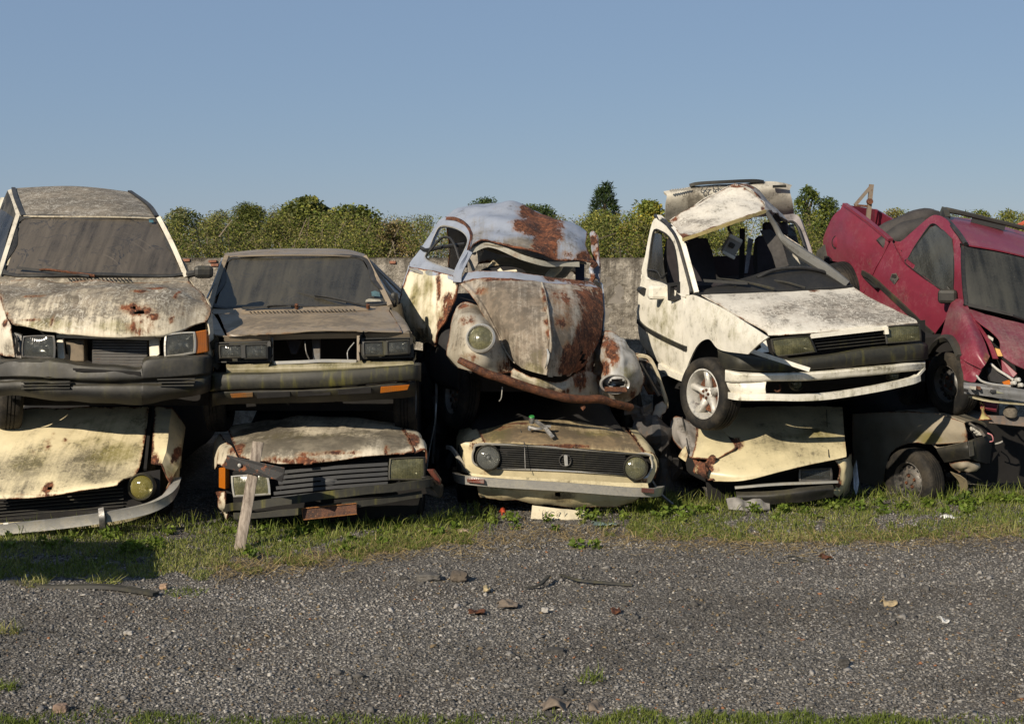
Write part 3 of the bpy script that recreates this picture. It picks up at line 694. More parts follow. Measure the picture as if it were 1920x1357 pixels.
def seat(par, c, side, b, up, m=None):
    m = m or INT
    o = panel(par, 'seat', [[c-side*.22-b*.45+up*.10, c+side*.22-b*.45+up*.12], [c-side*.23-b*.2+up*.14, c+side*.23-b*.2+up*.14], [c-side*.23+b*.02+up*.08, c+side*.23+b*.02+up*.08], [c-side*.22+b*.1+up*.35, c+side*.22+b*.1+up*.35], [c-side*.18+b*.16+up*.52, c+side*.18+b*.16+up*.52]], m, 4, .1)
    boxc(o, 'headrest', c+b*.2+up*.58, (.24, .09, .13), m, (0, 0, math.atan2(side.y, side.x)), .03)
    return o
def glass_seal(par, rows, w=.042, name='windscreen_seal', mat=None):
    R = [[W3(p) for p in r] for r in rows]; loop = R[0]+[r[-1] for r in R[1:]]+R[-1][::-1][1:]+[r[0] for r in R[1:-1]][::-1]
    c = sum(loop, Vector())/len(loop); k = len(loop); nrm = Vector((0, -1, .45)).normalized()
    loop = [p+nrm*.008 for p in loop]
    return ring(par, name, [c+(p-c)*(1+w*.5/(p-c).length) for p in loop], [c+(p-c)*(1-w*.6/(p-c).length) for p in loop], mat or RUB, 2, 5, .02, bulge=.006)
def wiper(par, piv, tip, mid, mat=None, blade=True, cl=.24, cr_=.24):
    piv, tip = W3(piv), W3(tip)
    o = tube(par, 'wiper', [piv, bez(piv, tip, .5)+Vector((0, -.025, .01)), bez(piv, tip, mid)+Vector((0, -.03, 0))], [.012, .009, .006], mat or RUB, 6, 4)
    d = (tip-piv).normalized()
    if blade:
        c = bez(piv, tip, mid)+Vector((0, -.012, -.004)); bar(o, 'wiper_blade', c-d*cl, c+d*cr_, .012, .02, RUB)
    return o
def mirror(par, c, s, mat, arm=None, rz=0., label=None):
    c = W3(c); o = boxc(par, 'door_mirror', c, s, mat, (0, 0, rz), .03, label)
    if arm: tube(o, 'mirror_arm', [c, W3(arm)], [.022, .03], RUB, 8, 1)
    return o

WS_A = dusty_glass('brown_dusty_windscreen', (.072, .060, .045), cover=.82, lines=.9, streak=1.0, arc=(.1, -.2, .85))
WS_B = dusty_glass('grey_dusty_windscreen', (.052, .046, .032), cover=.76, lines=.55, streak=.6, arc=(.35, -.1, .72))
WS_D = dusty_glass('side_glass', (.05, .048, .042), cover=.62, streak=.9)
# ------------------------------------------------------------------ car A: white hatchback, upper tier, far left
PA = paint('weathered_white_paint', (.62, .555, .42), .36, (.12, .098, .072), .9, .55, .10, .5, rough=.5)
PAs = paint('white_side_paint', (.62, .57, .46), .22, (.13, .11, .08), .7, .2, .08)
A = thing('scrap_car', 'grimy white car on the upper row at far left, buckled bonnet with a rusty tear', 'car', (-3.5, 11.4, .95), 'cars stacked two high along the wall')
panel(A, 'roof', [[(43, 404, 11.9), (105, 405, 11.83), (165, 405, 11.8), (230, 406, 11.83), (292, 408, 11.9)],
                  [(36, 378, 12.45), (100, 374, 12.45), (160, 373, 12.45), (215, 374, 12.45), (276, 386, 12.45)],
                  [(28, 354, 13.1), (85, 351, 13.1), (135, 350, 13.1), (185, 353, 13.1), (240, 360, 13.1)],
                  [(26, 357, 13.4), (85, 353, 13.45), (135, 352, 13.45), (185, 356, 13.45), (232, 364, 13.4)]], PA, 8, .012, wear={'g': [(130, 372, 130, .55, 40), (200, 365, 60, .5)]})
q = [(42, 409, 11.9), (293, 412, 11.9), (342, 514, 11.33), (10, 513, 11.33)]
o = panel(A, 'windscreen', [[(42, 409, 11.9), (165, 408, 11.82), (293, 412, 11.9)], [(27, 460, 11.61), (175, 460, 11.5), (318, 462, 11.61)], [(10, 513, 11.33), (175, 514, 11.22), (342, 514, 11.33)]], WS_A, 8, .006)
glass_seal(A, [[(42, 409, 11.9), (165, 408, 11.82), (293, 412, 11.9)], [(27, 460, 11.61), (318, 462, 11.61)], [(10, 513, 11.33), (175, 514, 11.22), (342, 514, 11.33)]])
hexa(o, 'sticker', [(279, 412, 11.84), (287, 412, 11.84), (288, 417, 11.82), (280, 417, 11.82)], simple('blue_sticker', (.04, .12, .15), .5), (0, .004, 0), 0)
lip(A, 'roof_gutter', [(25, 353, 13.1), (31, 375, 12.5), (44, 405, 11.9)], .035, .02, RUB)
lip(A, 'roof_gutter', [(243, 359, 13.1), (278, 384, 12.45), (294, 406, 11.9)], .035, .02, RUB)
for pts in ([(34, 405, 11.92), (16, 462, 11.6), (-2, 519, 11.3)], [(298, 409, 11.9), (324, 460, 11.6), (350, 520, 11.3)]):
    sweep(A, 'windscreen_pillar', pts, [(-.016, -.03), (.016, -.03), (.018, .015), (-.018, .015)], PAs, 5, (0, -1, .3))
panel(A, 'roof_rail', [[(14, 357, 13.2), (22, 377, 12.5), (31, 407, 11.95)], [(25, 353, 13.12), (32, 375, 12.5), (42, 405, 11.92)]], PAs, 5, .02)
panel(A, 'door', [[(-100, 500, 12.6), (-45, 508, 11.95), (0, 520, 11.32)], [(-110, 560, 12.6), (-55, 570, 11.95), (-6, 585, 11.3)], [(-105, 640, 12.6), (-50, 650, 11.95), (-5, 668, 11.3)]], PAs, 6, .02)
o = panel(A, 'door_window', [[(-34, 388, 12.85), (0, 392, 12.35), (25, 408, 11.98)], [(-70, 440, 12.7), (-30, 445, 12.1), (12, 448, 11.72)], [(-98, 498, 12.6), (-50, 503, 12.0), (0, 512, 11.36)]], WS_D, 5, .005)
bar(o, 'window_post', (6, 374, 12.5), (-36, 492, 11.95), .05, .03, PAs, (1, 0, 0))
panel(A, 'cowl', [[(-2, 516, 11.34), (90, 517, 11.26), (180, 518, 11.24), (270, 518, 11.26), (351, 518, 11.34)], [(-8, 528, 11.24), (90, 529, 11.2), (180, 529, 11.18), (270, 528, 11.2), (353, 527, 11.24)]], PA, 5, .01)
for i in range(17):
    x = 130+i*7; bar(A, 'vent_slot', (x-1.5, 522, 11.2), (x+1.5, 526, 11.17), .008, .006, DARK, bev=0)
hood = panel(A, 'bonnet', [[(-8, 527, 11.22), (90, 528, 11.18), (180, 528, 11.16), (270, 527, 11.18), (353, 525, 11.22)],
   [(-6, 546, 10.98), (85, 543, 10.95), (185, 538, 10.95), (280, 536, 10.95), (373, 547, 10.98)],
   [(1, 560, 10.80), (83, 550, 10.74), (190, 544, 10.72), (292, 540, 10.72), (387, 563, 10.80)],
   [(9, 585, 10.66), (90, 584, 10.56), (195, 583, 10.52), (295, 582, 10.5), (395, 582, 10.70)],
   [(22, 608, 10.58), (105, 622, 10.45), (205, 629, 10.42), (302, 625, 10.44), (387, 602, 10.62)],
   [(30, 611, 10.62), (106, 626, 10.50), (205, 634, 10.47), (302, 630, 10.49), (382, 606, 10.66)]], PA, 20, .006, .022, 3.2,
   {'r': [(262, 584, 26, .78, 11), (242, 575, 16, .8, 7), (288, 594, 12, .95, 7), (258, 612, 18, .52, 20), (280, 612, 8, .55, 20), (290, 540, 24, .8, 3), (262, 546, 20, .7, 3), (96, 606, 6, .55, 14), (330, 552, 4, .7, 12), (60, 556, 30, .6, 3), (60, 600, 40, .55, 3), (323, 600, 5, .6, 9)],
    'g': [(180, 535, 260, .5, 10), (60, 545, 90, .4, 14), (330, 545, 70, .35, 14)], 'm': [(90, 610, 70, .55, 14), (220, 612, 60, .5, 14), (150, 616, 120, .35, 10)]}, (.05, .5),
   [(264, 584, 13, 5), (250, 577, 7, 4)])
panel(A, 'wing', [[(-60, 528, 11.5), (-10, 530, 11.2), (2, 564, 10.82), (10, 588, 10.68), (22, 610, 10.6)], [(-70, 590, 11.5), (-22, 595, 11.2), (-6, 605, 10.8), (8, 622, 10.62), (23, 632, 10.56)], [(-65, 650, 11.5), (-20, 660, 11.15), (-2, 664, 10.75), (12, 668, 10.58), (26, 669, 10.52)]], PAs, 6, .01, .008, wear={'r': [(10, 606, 8, .7)], 'g': [(15, 655, 18, .4)]}, er=(.03, .5))
panel(A, 'wing', [[(355, 524, 11.3), (374, 547, 11.0), (390, 563, 10.8), (396, 583, 10.72), (388, 604, 10.64)], [(360, 560, 11.3), (380, 590, 11.0), (393, 610, 10.8), (397, 622, 10.72), (391, 624, 10.64)], [(360, 680, 11.3), (380, 685, 11.0), (392, 688, 10.8), (396, 690, 10.72), (391, 690, 10.64)]], PA, 5, .01, .008)
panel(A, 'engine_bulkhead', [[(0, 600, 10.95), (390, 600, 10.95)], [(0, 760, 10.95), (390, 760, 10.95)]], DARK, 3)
o = hexa(A, 'radiator', [(172, 636, 10.66), (277, 637, 10.66), (277, 690, 10.6), (172, 690, 10.6)], simple('radiator_core', (.022, .02, .018), .7, .8, 6, .4), (0, .07, 0), .008)
for i in range(9): bar(o, 'fin', (174, 640+i*5.4, 10.645-.006*i/1.0*.8), (275, 640.6+i*5.4, 10.645-.006*i*.8), .006, .005, STEEL, bev=0)
bar(A, 'cross_member', (108, 629, 10.62), (300, 634, 10.6), .05, .03, PAs)
hexa(A, 'air_duct', [(121, 638, 10.6), (157, 636, 10.6), (158, 678, 10.56), (130, 678, 10.56)], simple('brown_plastic', (.10, .075, .045), .7), (0, .1, 0), .01)
hexa(A, 'lamp_bracket', [(279, 636, 10.58), (297, 628, 10.58), (299, 664, 10.5), (286, 672, 10.5), (280, 668, 10.52)], PAs, (0, .03, 0), .006)
hexa(A, 'lamp_bracket', [(106, 638, 10.58), (118, 634, 10.58), (121, 672, 10.52), (108, 674, 10.52)], PAs, (0, .03, 0), .006)
hexa(A, 'bonnet_latch', [(283, 622, 10.5), (292, 617, 10.48), (296, 626, 10.47), (287, 630, 10.48)], PAs, (0, .01, 0), .003)
rectlamp(A, 'headlight', [(45, 631, 10.52), (101, 630, 10.48), (102, 672, 10.46), (43, 669, 10.5)], LENS, .09, bez=STEEL, label='broken headlight left of the radiator')
rectlamp(A, 'headlight', [(311, 628, 10.46), (364, 623, 10.5), (365, 661, 10.48), (310, 669, 10.44)], LENS, .09, bez=CHR)
hexa(A, 'turn_signal', [(365, 622, 10.5), (387, 618, 10.56), (390, 660, 10.54), (367, 664, 10.48)], AMB, (.0, .06, 0), .008)
o = hexa(A, 'lamp_housing', [(24, 622, 10.6), (40, 628, 10.56), (40, 672, 10.52), (26, 670, 10.54)], STEEL, (0, .05, 0), .004)
for i in range(4): tube(o, 'wire', [(26+i*3, 626+4*i, 10.55), (34-i*2, 645+i*3, 10.5), (28+i*4, 664, 10.52)], .006, DARK, 5, 4)
bx_ = [-45, 0, 47, 105, 158, 215, 262, 270, 300, 345, 388, 398]
byt = [682, 678, 674, 675, 685, 689, 692, 678, 673, 671, 669, 672]; byb = [747, 742, 741, 752, 756, 757, 757, 756, 754, 747, 735, 724]
bY = [10.42, 10.36, 10.32, 10.30, 10.29, 10.28, 10.28, 10.28, 10.29, 10.32, 10.40, 10.75]
rows = []
for f, dy in ((-.08, .22), (0., .03), (.06, 0), (.36, -.015), (.44, -.012), (.48, .02), (.54, .03), (.60, .0), (.82, .0), (1.0, .08)):
    rows.append([(x, a+(b_-a)*f, y+dy) if f < .1 else (x, (680-.02*x)+(b_-(680-.02*x))*f, y+dy) for x, a, b_, y in zip(bx_, byt, byb, bY)])
bmp = panel(A, 'front_bumper', rows, BLK, 4, .008, .012, 3.)
for (x0, x1, y0) in ((41, 132, 716), (41, 132, 722), (41, 132, 728), (296, 366, 711), (298, 366, 717), (300, 364, 723)):
    bar(bmp, 'louvre', (x0, y0, 10.30), (x1, y0-1, 10.29), .03, .008, BLK)
hexa(bmp, 'intake_slot', [(136, 690, 10.262), (262, 697, 10.262), (264, 706, 10.262), (250, 702, 10.262), (234, 703, 10.262), (196, 698, 10.262), (155, 697, 10.262), (137, 694, 10.262)], DARK, (0, .012, 0), 0)  # near-black slab set on the face for the shade of a recess
wheel(A, (20, 739, 10.95), (.93, .36, -.05), .27, .165)
wiper(A, (178, 517, 11.2), (14, 499, 11.33), .62, RUST, True, .42, .2)
mirror(A, (382, 510, 11.28), (.15, .09, .10), BLK, (352, 515, 11.32), .2)
rest(A, (-2, 520, 11.34), (351, 520, 11.34), (33, 407, 11.95), (297, 410, 11.92), (14, 357, 13.2), (243, 360, 13.15), (-.40, .9, .17), PA, WS_D, 1.75, 2.6, .6, skip=-1)

# ------------------------------------------------------------------ car F: cream saloon under A
PF = paint('cream_paint', (.66, .57, .36), .10, (.12, .105, .07), .5, .16, .12, .3, (.6, .52, .35), rough=.45, nscale=1.2)
Fc = thing('scrap_car', 'cream saloon at far left on the lower row, yellow round headlight and chrome bumper', 'car', (-3.3, 11.5, .05), 'cars stacked two high along the wall')
panel(Fc, 'bonnet', [[(-30, 774, 11.15), (80, 766, 11.15), (180, 762, 11.15), (279, 760, 11.15)], [(-30, 830, 10.76), (80, 828, 10.74), (180, 826, 10.74), (271, 826, 10.76)],
   [(-30, 890, 10.44), (80, 889, 10.40), (170, 887, 10.40), (258, 885, 10.46)], [(-30, 922, 10.28), (80, 918, 10.24), (158, 909, 10.24), (230, 899, 10.28)], [(-30, 936, 10.25), (80, 931, 10.2), (150, 921, 10.2), (219, 910, 10.24)]],
   PF, 10, .008, .014, 2.2, {'g': [(40, 880, 70, .6, 26), (170, 870, 90, .5, 30), (30, 905, 60, .4)], 'm': [(210, 855, 50, .7, 20), (60, 870, 60, .4, 30), (200, 820, 60, .35)], 'r': [(90, 914, 9, 1.2), (95, 832, 6, .42, 18), (118, 830, 5, .42, 16), (100, 928, 120, .5, 3)]}, (.012, .6), [(90, 914, 4)])
panel(Fc, 'wing', [[(290, 760, 11.2), (287, 805, 10.82), (284, 848, 10.55), (283, 868, 10.47)], [(322, 764, 11.22), (316, 806, 10.82), (312, 845, 10.56), (303, 871, 10.46)],
   [(344, 800, 11.3), (338, 832, 10.88), (334, 876, 10.58), (319, 905, 10.42)], [(338, 900, 11.35), (334, 905, 10.95), (323, 915, 10.62), (297, 937, 10.42)]], PF, 8, linear=True, th=.008, dent=.012, wear={'r': [(284, 872, 14, 1.0), (333, 850, 6, .8, 20), (300, 905, 12, .6)], 'm': [(330, 880, 25, .5)]}, er=(.03, .75), rag=.7)
lip(Fc, 'bonnet_gutter', [(283, 764, 11.2), (278, 820, 10.82), (272, 880, 10.5)], .022, .02, DARK)
g = panel(Fc, 'grille', [[(-40, 915, 10.50), (130, 905, 10.46), (300, 880, 10.46)], [(-40, 985, 10.42), (130, 968, 10.38), (300, 945, 10.4)]], DARK, 4)
for i in range(7): bar(g, 'grille_slat', (-35, 938+i*6.4, 10.42), (232, 915+i*6.6, 10.38), .012, .007, BLK, bev=0)
roundlamp(Fc, 'headlight', (265, 913, 10.34), (-.05, -1, .1), .086, LENSY, BLK, .016)
bp = sweep(Fc, 'chrome_bumper', [(-60, 1000, 10.22), (32, 988, 10.14), (110, 980, 10.12), (192, 969, 10.12), (268, 954, 10.15), (304, 938, 10.22), (321, 921, 10.34), (329, 903, 10.6)],
   [(.03, -.04), (-.015, -.034), (-.03, -.012), (-.035, .0), (-.028, .02), (.0, .036), (.045, .034), (.03, .0)], CHR, 6)
sweep(bp, 'overrider', [(192, 955, 10.1), (193, 970, 10.07), (194, 986, 10.1)], [(-.02, -.03), (.02, -.03), (.02, .03), (-.02, .03)], STEEL, 3, (0, 1, 0))
panel(Fc, 'valance', [[(-40, 985, 10.3), (100, 974, 10.28), (220, 962, 10.28), (290, 945, 10.3)], [(-40, 1002, 10.34), (100, 995, 10.32), (220, 982, 10.32), (285, 962, 10.36)]], PF, 5, .01, wear={'m': [.3]})
hexa(bp, 'bumper_sticker', [(6, 980, 10.125), (15, 979, 10.125), (16, 988, 10.125), (7, 989, 10.125)], simple('white_sticker', (.5, .5, .46), .6), (0, .004, 0), 0)
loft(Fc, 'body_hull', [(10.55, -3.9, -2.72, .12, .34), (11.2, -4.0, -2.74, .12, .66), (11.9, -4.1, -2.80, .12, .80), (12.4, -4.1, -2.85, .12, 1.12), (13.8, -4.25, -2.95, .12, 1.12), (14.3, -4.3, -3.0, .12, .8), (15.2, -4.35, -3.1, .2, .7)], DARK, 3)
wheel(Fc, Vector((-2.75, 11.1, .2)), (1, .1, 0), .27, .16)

# ------------------------------------------------------------------ car B: brown-grey saloon, upper tier
PB = paint('brown_grey_paint', (.21, .172, .125), .22, (.22, .165, .10), .5, .34, .0, 0., rough=.42, spec=.5)
B = thing('scrap_car', 'brown-grey saloon on the upper row with twin square headlights and missing grille', 'car', (-1.4, 11.7, .9), 'cars stacked two high along the wall')
panel(B, 'roof', [[(424, 480, 12.45), (480, 478, 12.36), (553, 477, 12.33), (625, 478, 12.36), (683, 481, 12.45)], [(422, 476, 12.8), (485, 471, 12.8), (555, 469, 12.8), (640, 471, 12.8), (684, 478, 12.8)],
   [(420, 475, 13.3), (486, 468, 13.3), (557, 466, 13.3), (644, 467, 13.3), (682, 476, 13.3)], [(424, 480, 13.6), (486, 474, 13.65), (557, 472, 13.7), (644, 473, 13.65), (676, 480, 13.6)]], PB, 7, .012)
q = [(431, 485, 12.42), (677, 483, 12.42), (725, 569, 11.78), (404, 575, 11.78)]
o = panel(B, 'windscreen', [[(431, 485, 12.42), (555, 483, 12.33), (677, 483, 12.42)], [(418, 530, 12.1), (558, 528, 11.98), (701, 526, 12.1)], [(404, 575, 11.78), (562, 573, 11.66), (725, 569, 11.78)]], WS_B, 8, .006)
glass_seal(B, [[(431, 485, 12.42), (555, 483, 12.33), (677, 483, 12.42)], [(418, 530, 12.1), (701, 526, 12.1)], [(404, 575, 11.78), (562, 573, 11.66), (725, 569, 11.78)]])
hexa(o, 'sticker', [(696, 547, 11.87), (703, 545, 11.885), (711, 548, 11.87), (713, 556, 11.82), (697, 555, 11.82)], simple('teal_sticker', (.06, .11, .12), .6), (0, .004, 0), 0)
hexa(o, 'sticker', [(686, 562, 11.76), (692, 560, 11.77), (712, 561, 11.77), (715, 565, 11.74), (685, 566, 11.74)], simple('pale_sticker', (.24, .22, .17), .6), (0, .004, 0), 0)
for pts in ([(425, 481, 12.45), (408, 528, 12.12), (394, 580, 11.74)], [(684, 482, 12.45), (708, 526, 12.12), (732, 574, 11.74)]):
    sweep(B, 'windscreen_pillar', pts, [(-.018, -.03), (.018, -.03), (.02, .015), (-.02, .015)], PB, 5, (0, -1, .3))
lip(B, 'gutter_trim', [(417, 484, 12.5), (402, 528, 12.2), (383, 570, 11.9)], .012, .014, CHR)
panel(B, 'cowl', [[(394, 578, 11.78), (480, 577, 11.66), (562, 576, 11.63), (645, 574, 11.66), (731, 572, 11.78)], [(400, 588, 11.66), (480, 588, 11.56), (562, 586, 11.54), (645, 583, 11.56), (730, 581, 11.66)]], PB, 5, .01)
for i in range(28):
    x = 470+i*7.2; bar(B, 'vent_slot', (x-1.4, 584.5-i*.16, 11.54), (x+1.6, 587-i*.16, 11.52), .008, .006, DARK, bev=0)
panel(B, 'bonnet', [[(409, 589, 11.63), (480, 588, 11.55), (570, 586, 11.53), (650, 584, 11.55), (727, 580, 11.63)], [(415, 600, 11.3), (490, 596, 11.25), (575, 594, 11.24), (655, 593, 11.25), (738, 595, 11.3)],
   [(421, 615, 10.95), (500, 610, 10.88), (582, 608, 10.86), (665, 607, 10.88), (748, 610, 10.95)], [(426, 627, 10.72), (510, 624, 10.64), (595, 619, 10.62), (675, 619, 10.64), (753, 621, 10.72)], [(428, 631, 10.72), (510, 628, 10.65), (598, 622, 10.63), (675, 623, 10.65), (753, 624, 10.72)]],
   PB, 8, .008, .008, 2.2, {'g': [(560, 600, 160, .35, 20)], 'r': [(550, 626, 120, .33, 3)]}, (.012, .35))
for pts in ([[(382, 584, 11.7), (392, 604, 11.2), (400, 626, 10.78)], [(400, 588, 11.68), (410, 604, 11.25), (423, 630, 10.74)]], [[(731, 580, 11.68), (741, 597, 11.25), (755, 624, 10.74)], [(748, 588, 11.7), (759, 602, 11.25), (769, 620, 10.78)], [(758, 612, 11.72), (768, 624, 11.25), (775, 640, 10.8)], [(760, 690, 11.75), (772, 695, 11.25), (778, 690, 10.85)]]):
    panel(B, 'wing', pts, PB, 6, .01, .004)
panel(B, 'wing_side', [[(382, 584, 11.7), (392, 604, 11.2), (400, 626, 10.78)], [(376, 690, 11.75), (388, 695, 11.25), (398, 695, 10.85)]], PB, 5, .01)
panel(B, 'front_panel', [[(420, 631, 10.72), (600, 626, 10.66), (772, 624, 10.72)], [(420, 641, 10.74), (600, 635, 10.7), (774, 634, 10.74)]], PB, 5, .012)
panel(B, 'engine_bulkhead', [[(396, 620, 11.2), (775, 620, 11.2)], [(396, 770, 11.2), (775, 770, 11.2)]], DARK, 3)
for q4, l1, l2 in (([(402, 642, 10.66), (507, 639, 10.62), (508, 678, 10.6), (404, 680, 10.66)], [(413, 648, 10.6), (452, 647, 10.59), (453, 670, 10.58), (414, 671, 10.59)], [(460, 647, 10.58), (499, 646, 10.58), (500, 671, 10.57), (461, 672, 10.57)]),
                   ([(677, 634, 10.62), (774, 632, 10.66), (776, 670, 10.66), (678, 673, 10.6)], [(682, 642, 10.57), (718, 641, 10.58), (719, 666, 10.57), (683, 667, 10.56)], [(727, 640, 10.58), (765, 638, 10.6), (766, 662, 10.59), (728, 665, 10.57)])):
    h = ring(B, 'headlight_surround', rquad(q4, 1.0, .04), rquad(q4, .88, .05), BLK, 2, 3, .06)
    bar(h, 'divider', tuple(np.array(l1[1])*.5+np.array(l2[0])*.5), tuple(np.array(l1[2])*.5+np.array(l2[3])*.5), .03, .03, BLK, (0, 1, 0))
    panel(h, 'lamp_backing', [[(q4[0][0], q4[0][1], 10.75), (q4[1][0], q4[1][1], 10.75)], [(q4[3][0], q4[3][1], 10.75), (q4[2][0], q4[2][1], 10.75)]], BLK, 2)
    rectlamp(B, 'headlight', l1, LENS, .06, .008, .12, bulb=True); rectlamp(B, 'headlight', l2, LENS, .06, .008, .12, bulb=True)
for (x0, x1, y0, y1) in ((507, 512, 632, 682), (669, 675, 629, 678)): hexa(B, 'grille_post', [(x0, y0, 10.66), (x1, y0, 10.66), (x1, y1, 10.62), (x0, y1, 10.62)], PB, (0, .03, 0), .004)
hexa(B, 'centre_strut', [(584, 634, 10.85), (600, 634, 10.85), (601, 676, 10.75), (587, 676, 10.75)], STEEL, (0, .04, 0), .006)
hexa(B, 'air_box', [(536, 638, 11.0), (566, 636, 11.0), (556, 664, 10.95), (545, 664, 10.95)], simple('grey_box', (.05, .045, .05), .7), (0, .06, 0), .01)
tube(B, 'loose_cable', [(572, 640, 10.75), (574, 660, 10.7), (580, 674, 10.68)], .005, STEEL, 5, 4); tube(B, 'loose_cable', [(664, 642, 10.7), (652, 658, 10.68), (652, 674, 10.66)], .004, CHR, 5, 4)
YST = paint('mossy_sill_paint', (.34, .30, .20), .25, (.06, .055, .03), .6, .2, .45, rough=.5)
panel(B, 'valance', [[(424, 682, 10.68), (600, 676, 10.62), (776, 676, 10.68)], [(424, 690, 10.6), (600, 684, 10.56), (776, 681, 10.6)], [(424, 692, 10.58), (600, 690, 10.54), (776, 686, 10.58)], [(424, 702, 10.6), (600, 700, 10.56), (776, 692, 10.6)]], YST, 6, .008, .006, 9)
lip(B, 'grille_sill', [(514, 680, 10.6), (570, 678, 10.58), (605, 676, 10.58), (668, 677, 10.6)], .02, .022, CHR, 3)
rows = []
for f, dy, xo in ((-.15, .16, 0), (0., .02, 0), (.08, 0, 0), (.5, -.012, 0), (.92, 0, 0), (1.0, .03, 0)):
    rows.append([(x, a+(b_-a)*f, y+dy) for x, a, b_, y in zip((390, 397, 430, 600, 740, 783, 789), (704, 703, 702, 697, 688, 684, 686), (734, 733, 731, 727, 716, 713, 716), (10.75, 10.55, 10.5, 10.45, 10.48, 10.54, 10.78))])
panel(B, 'front_bumper', rows, BLKM, 5, .01, .004, linear=False)
rows = []
for f, dy in ((0., .02), (.15, .0), (.55, .03), (1.0, .12)):
    rows.append([(x, a+(b_-a)*f, y+dy) for x, a, b_, y in zip((398, 430, 600, 740, 778), (734, 732, 728, 717, 714), (762, 758, 754, 748, 742), (10.58, 10.52, 10.47, 10.5, 10.58))])
sp_ = panel(B, 'front_spoiler', rows, BLK, 5, .008, .006, 4)
hexa(sp_, 'turn_signal', [(431, 738, 10.50), (474, 735, 10.49), (474, 744, 10.5), (434, 746, 10.51)], AMBD, (0, .02, 0), .003)
hexa(sp_, 'turn_signal', [(714, 725, 10.475), (768, 721, 10.52), (764, 731, 10.53), (713, 737, 10.49)], AMB, (0, .02, 0), .003)
for i in range(3): hexa(sp_, 'intake_slot', [(482+i*76, 737-i*3.5, 10.475-.005*i), (544+i*76, 734-i*3.5, 10.47), (544+i*76, 744-i*3.5, 10.475), (482+i*76, 747-i*3.5, 10.48)], DARK, (0, .02, 0), .003)
wiper(B, (690, 574, 11.62), (552, 546, 11.86), .72, RUB, True, .3, .16); wiper(B, (556, 573, 11.6), (464, 576, 11.62), .6, RUB, True, .2, .2)
for p in ((690, 574, 11.6), (556, 574, 11.58)): lathe(B, 'wiper_pivot', [(1e-4, .02), (.014, .018), (.016, -.02)], p, (0, -.6, .8), RUST, 10)
mirror(B, (739, 562, 11.9), (.065, .08, .13), BLK, (733, 568, 11.8))
for s, x in ((-1, 412), (1, 762)): wheel(B, (x, 745, 11.25), (s, 0, 0), .27, .16)
rest(B, (391, 580, 11.78), (733, 575, 11.78), (420, 482, 12.5), (687, 484, 12.5), (422, 480, 13.5), (680, 481, 13.5), (0, 1, -.0), PB, WS_D, 1.9, 2.7, .62)

# ------------------------------------------------------------------ car G: white saloon with slatted grille, lower tier
PG = paint('flaking_white_paint', (.62, .55, .42), .22, (.10, .085, .06), .5, .3, .08, 0., rough=.5)
Gc = thing('scrap_car', 'flaking white saloon on the lower row with slatted grille behind the leaning post', 'car', (-1.35, 11.6, .05), 'cars stacked two high along the wall')
panel(Gc, 'bonnet', [[(425, 800, 11.3), (500, 787, 11.3), (580, 781, 11.3), (670, 782, 11.3), (752, 795, 11.3)], [(432, 818, 10.95), (510, 805, 10.92), (590, 800, 10.92), (680, 802, 10.92), (758, 808, 10.95)],
   [(438, 832, 10.62), (515, 825, 10.56), (590, 822, 10.55), (685, 820, 10.56), (768, 824, 10.62)], [(444, 846, 10.44), (515, 845, 10.38), (590, 843, 10.36), (690, 838, 10.38), (775, 837, 10.44)], [(448, 858, 10.42), (515, 870, 10.31), (585, 870, 10.28), (685, 858, 10.31), (777, 849, 10.42)]],
   PG, 10, .008, .010, 4, {'g': [(590, 832, 110, .75, 14), (480, 840, 60, .4), (560, 855, 90, .4, 14), (740, 828, 30, .5)], 'r': [(560, 866, 60, .72, 8), (580, 852, 30, .5, 5), (640, 848, 40, .55, 4), (728, 845, 5, .9, 9), (447, 840, 8, .8, 12), (516, 862, 20, .6, 8)], 'm': [(560, 818, 150, .3, 10)]}, (.025, .75), rag=.35)
panel(Gc, 'wing', [[(412, 812, 11.3), (424, 828, 10.9), (436, 838, 10.55), (446, 858, 10.4)], [(402, 830, 11.3), (410, 840, 10.9), (420, 845, 10.58), (424, 860, 10.42)], [(398, 880, 11.3), (403, 878, 10.9), (409, 870, 10.6), (421, 877, 10.45)]], PG, 7, .01, .008, wear={'r': [(424, 876, 10, .8), (408, 860, 4, .5, 16), (440, 838, 10, .7)]}, er=(.02, .6))
hexa(Gc, 'turn_signal', [(410, 877, 10.55), (422, 876, 10.45), (422, 917, 10.45), (410, 914, 10.55)], AMB, (.02, .06, 0), .005)
panel(Gc, 'corner_valance', [[(405, 922, 10.55), (421, 920, 10.45)], [(408, 945, 10.55), (422, 940, 10.45)], [(416, 958, 10.6), (423, 958, 10.5)], [(425, 974, 10.6), (429, 974, 10.55)]], PG, 6, .01, .012, 9, {'r': [(410, 926, 10, .9, 6), (414, 940, 10, .45)]}, (.015, .9))
panel(Gc, 'wing', [[(753, 797, 11.3), (760, 808, 10.9), (772, 830, 10.5), (778, 848, 10.42)], [(780, 808, 11.3), (788, 816, 10.9), (796, 832, 10.55), (800, 842, 10.46)], [(790, 850, 11.3), (796, 855, 10.9), (800, 862, 10.6), (802, 872, 10.5)]], PG, 7, .01, .012, 6, {'r': [(775, 825, 12, .9, 14), (792, 838, 12, .8), (770, 815, 8, .8)]}, (.025, .8), rag=.5)
g = panel(Gc, 'grille', [[(424, 868, 10.52), (600, 872, 10.42), (800, 846, 10.5)], [(424, 960, 10.52), (600, 955, 10.42), (800, 925, 10.5)]], DARK, 4)
SLT = plastic('grille_plastic', (.045, .046, .048), .45, (.085, .08, .068), .3)
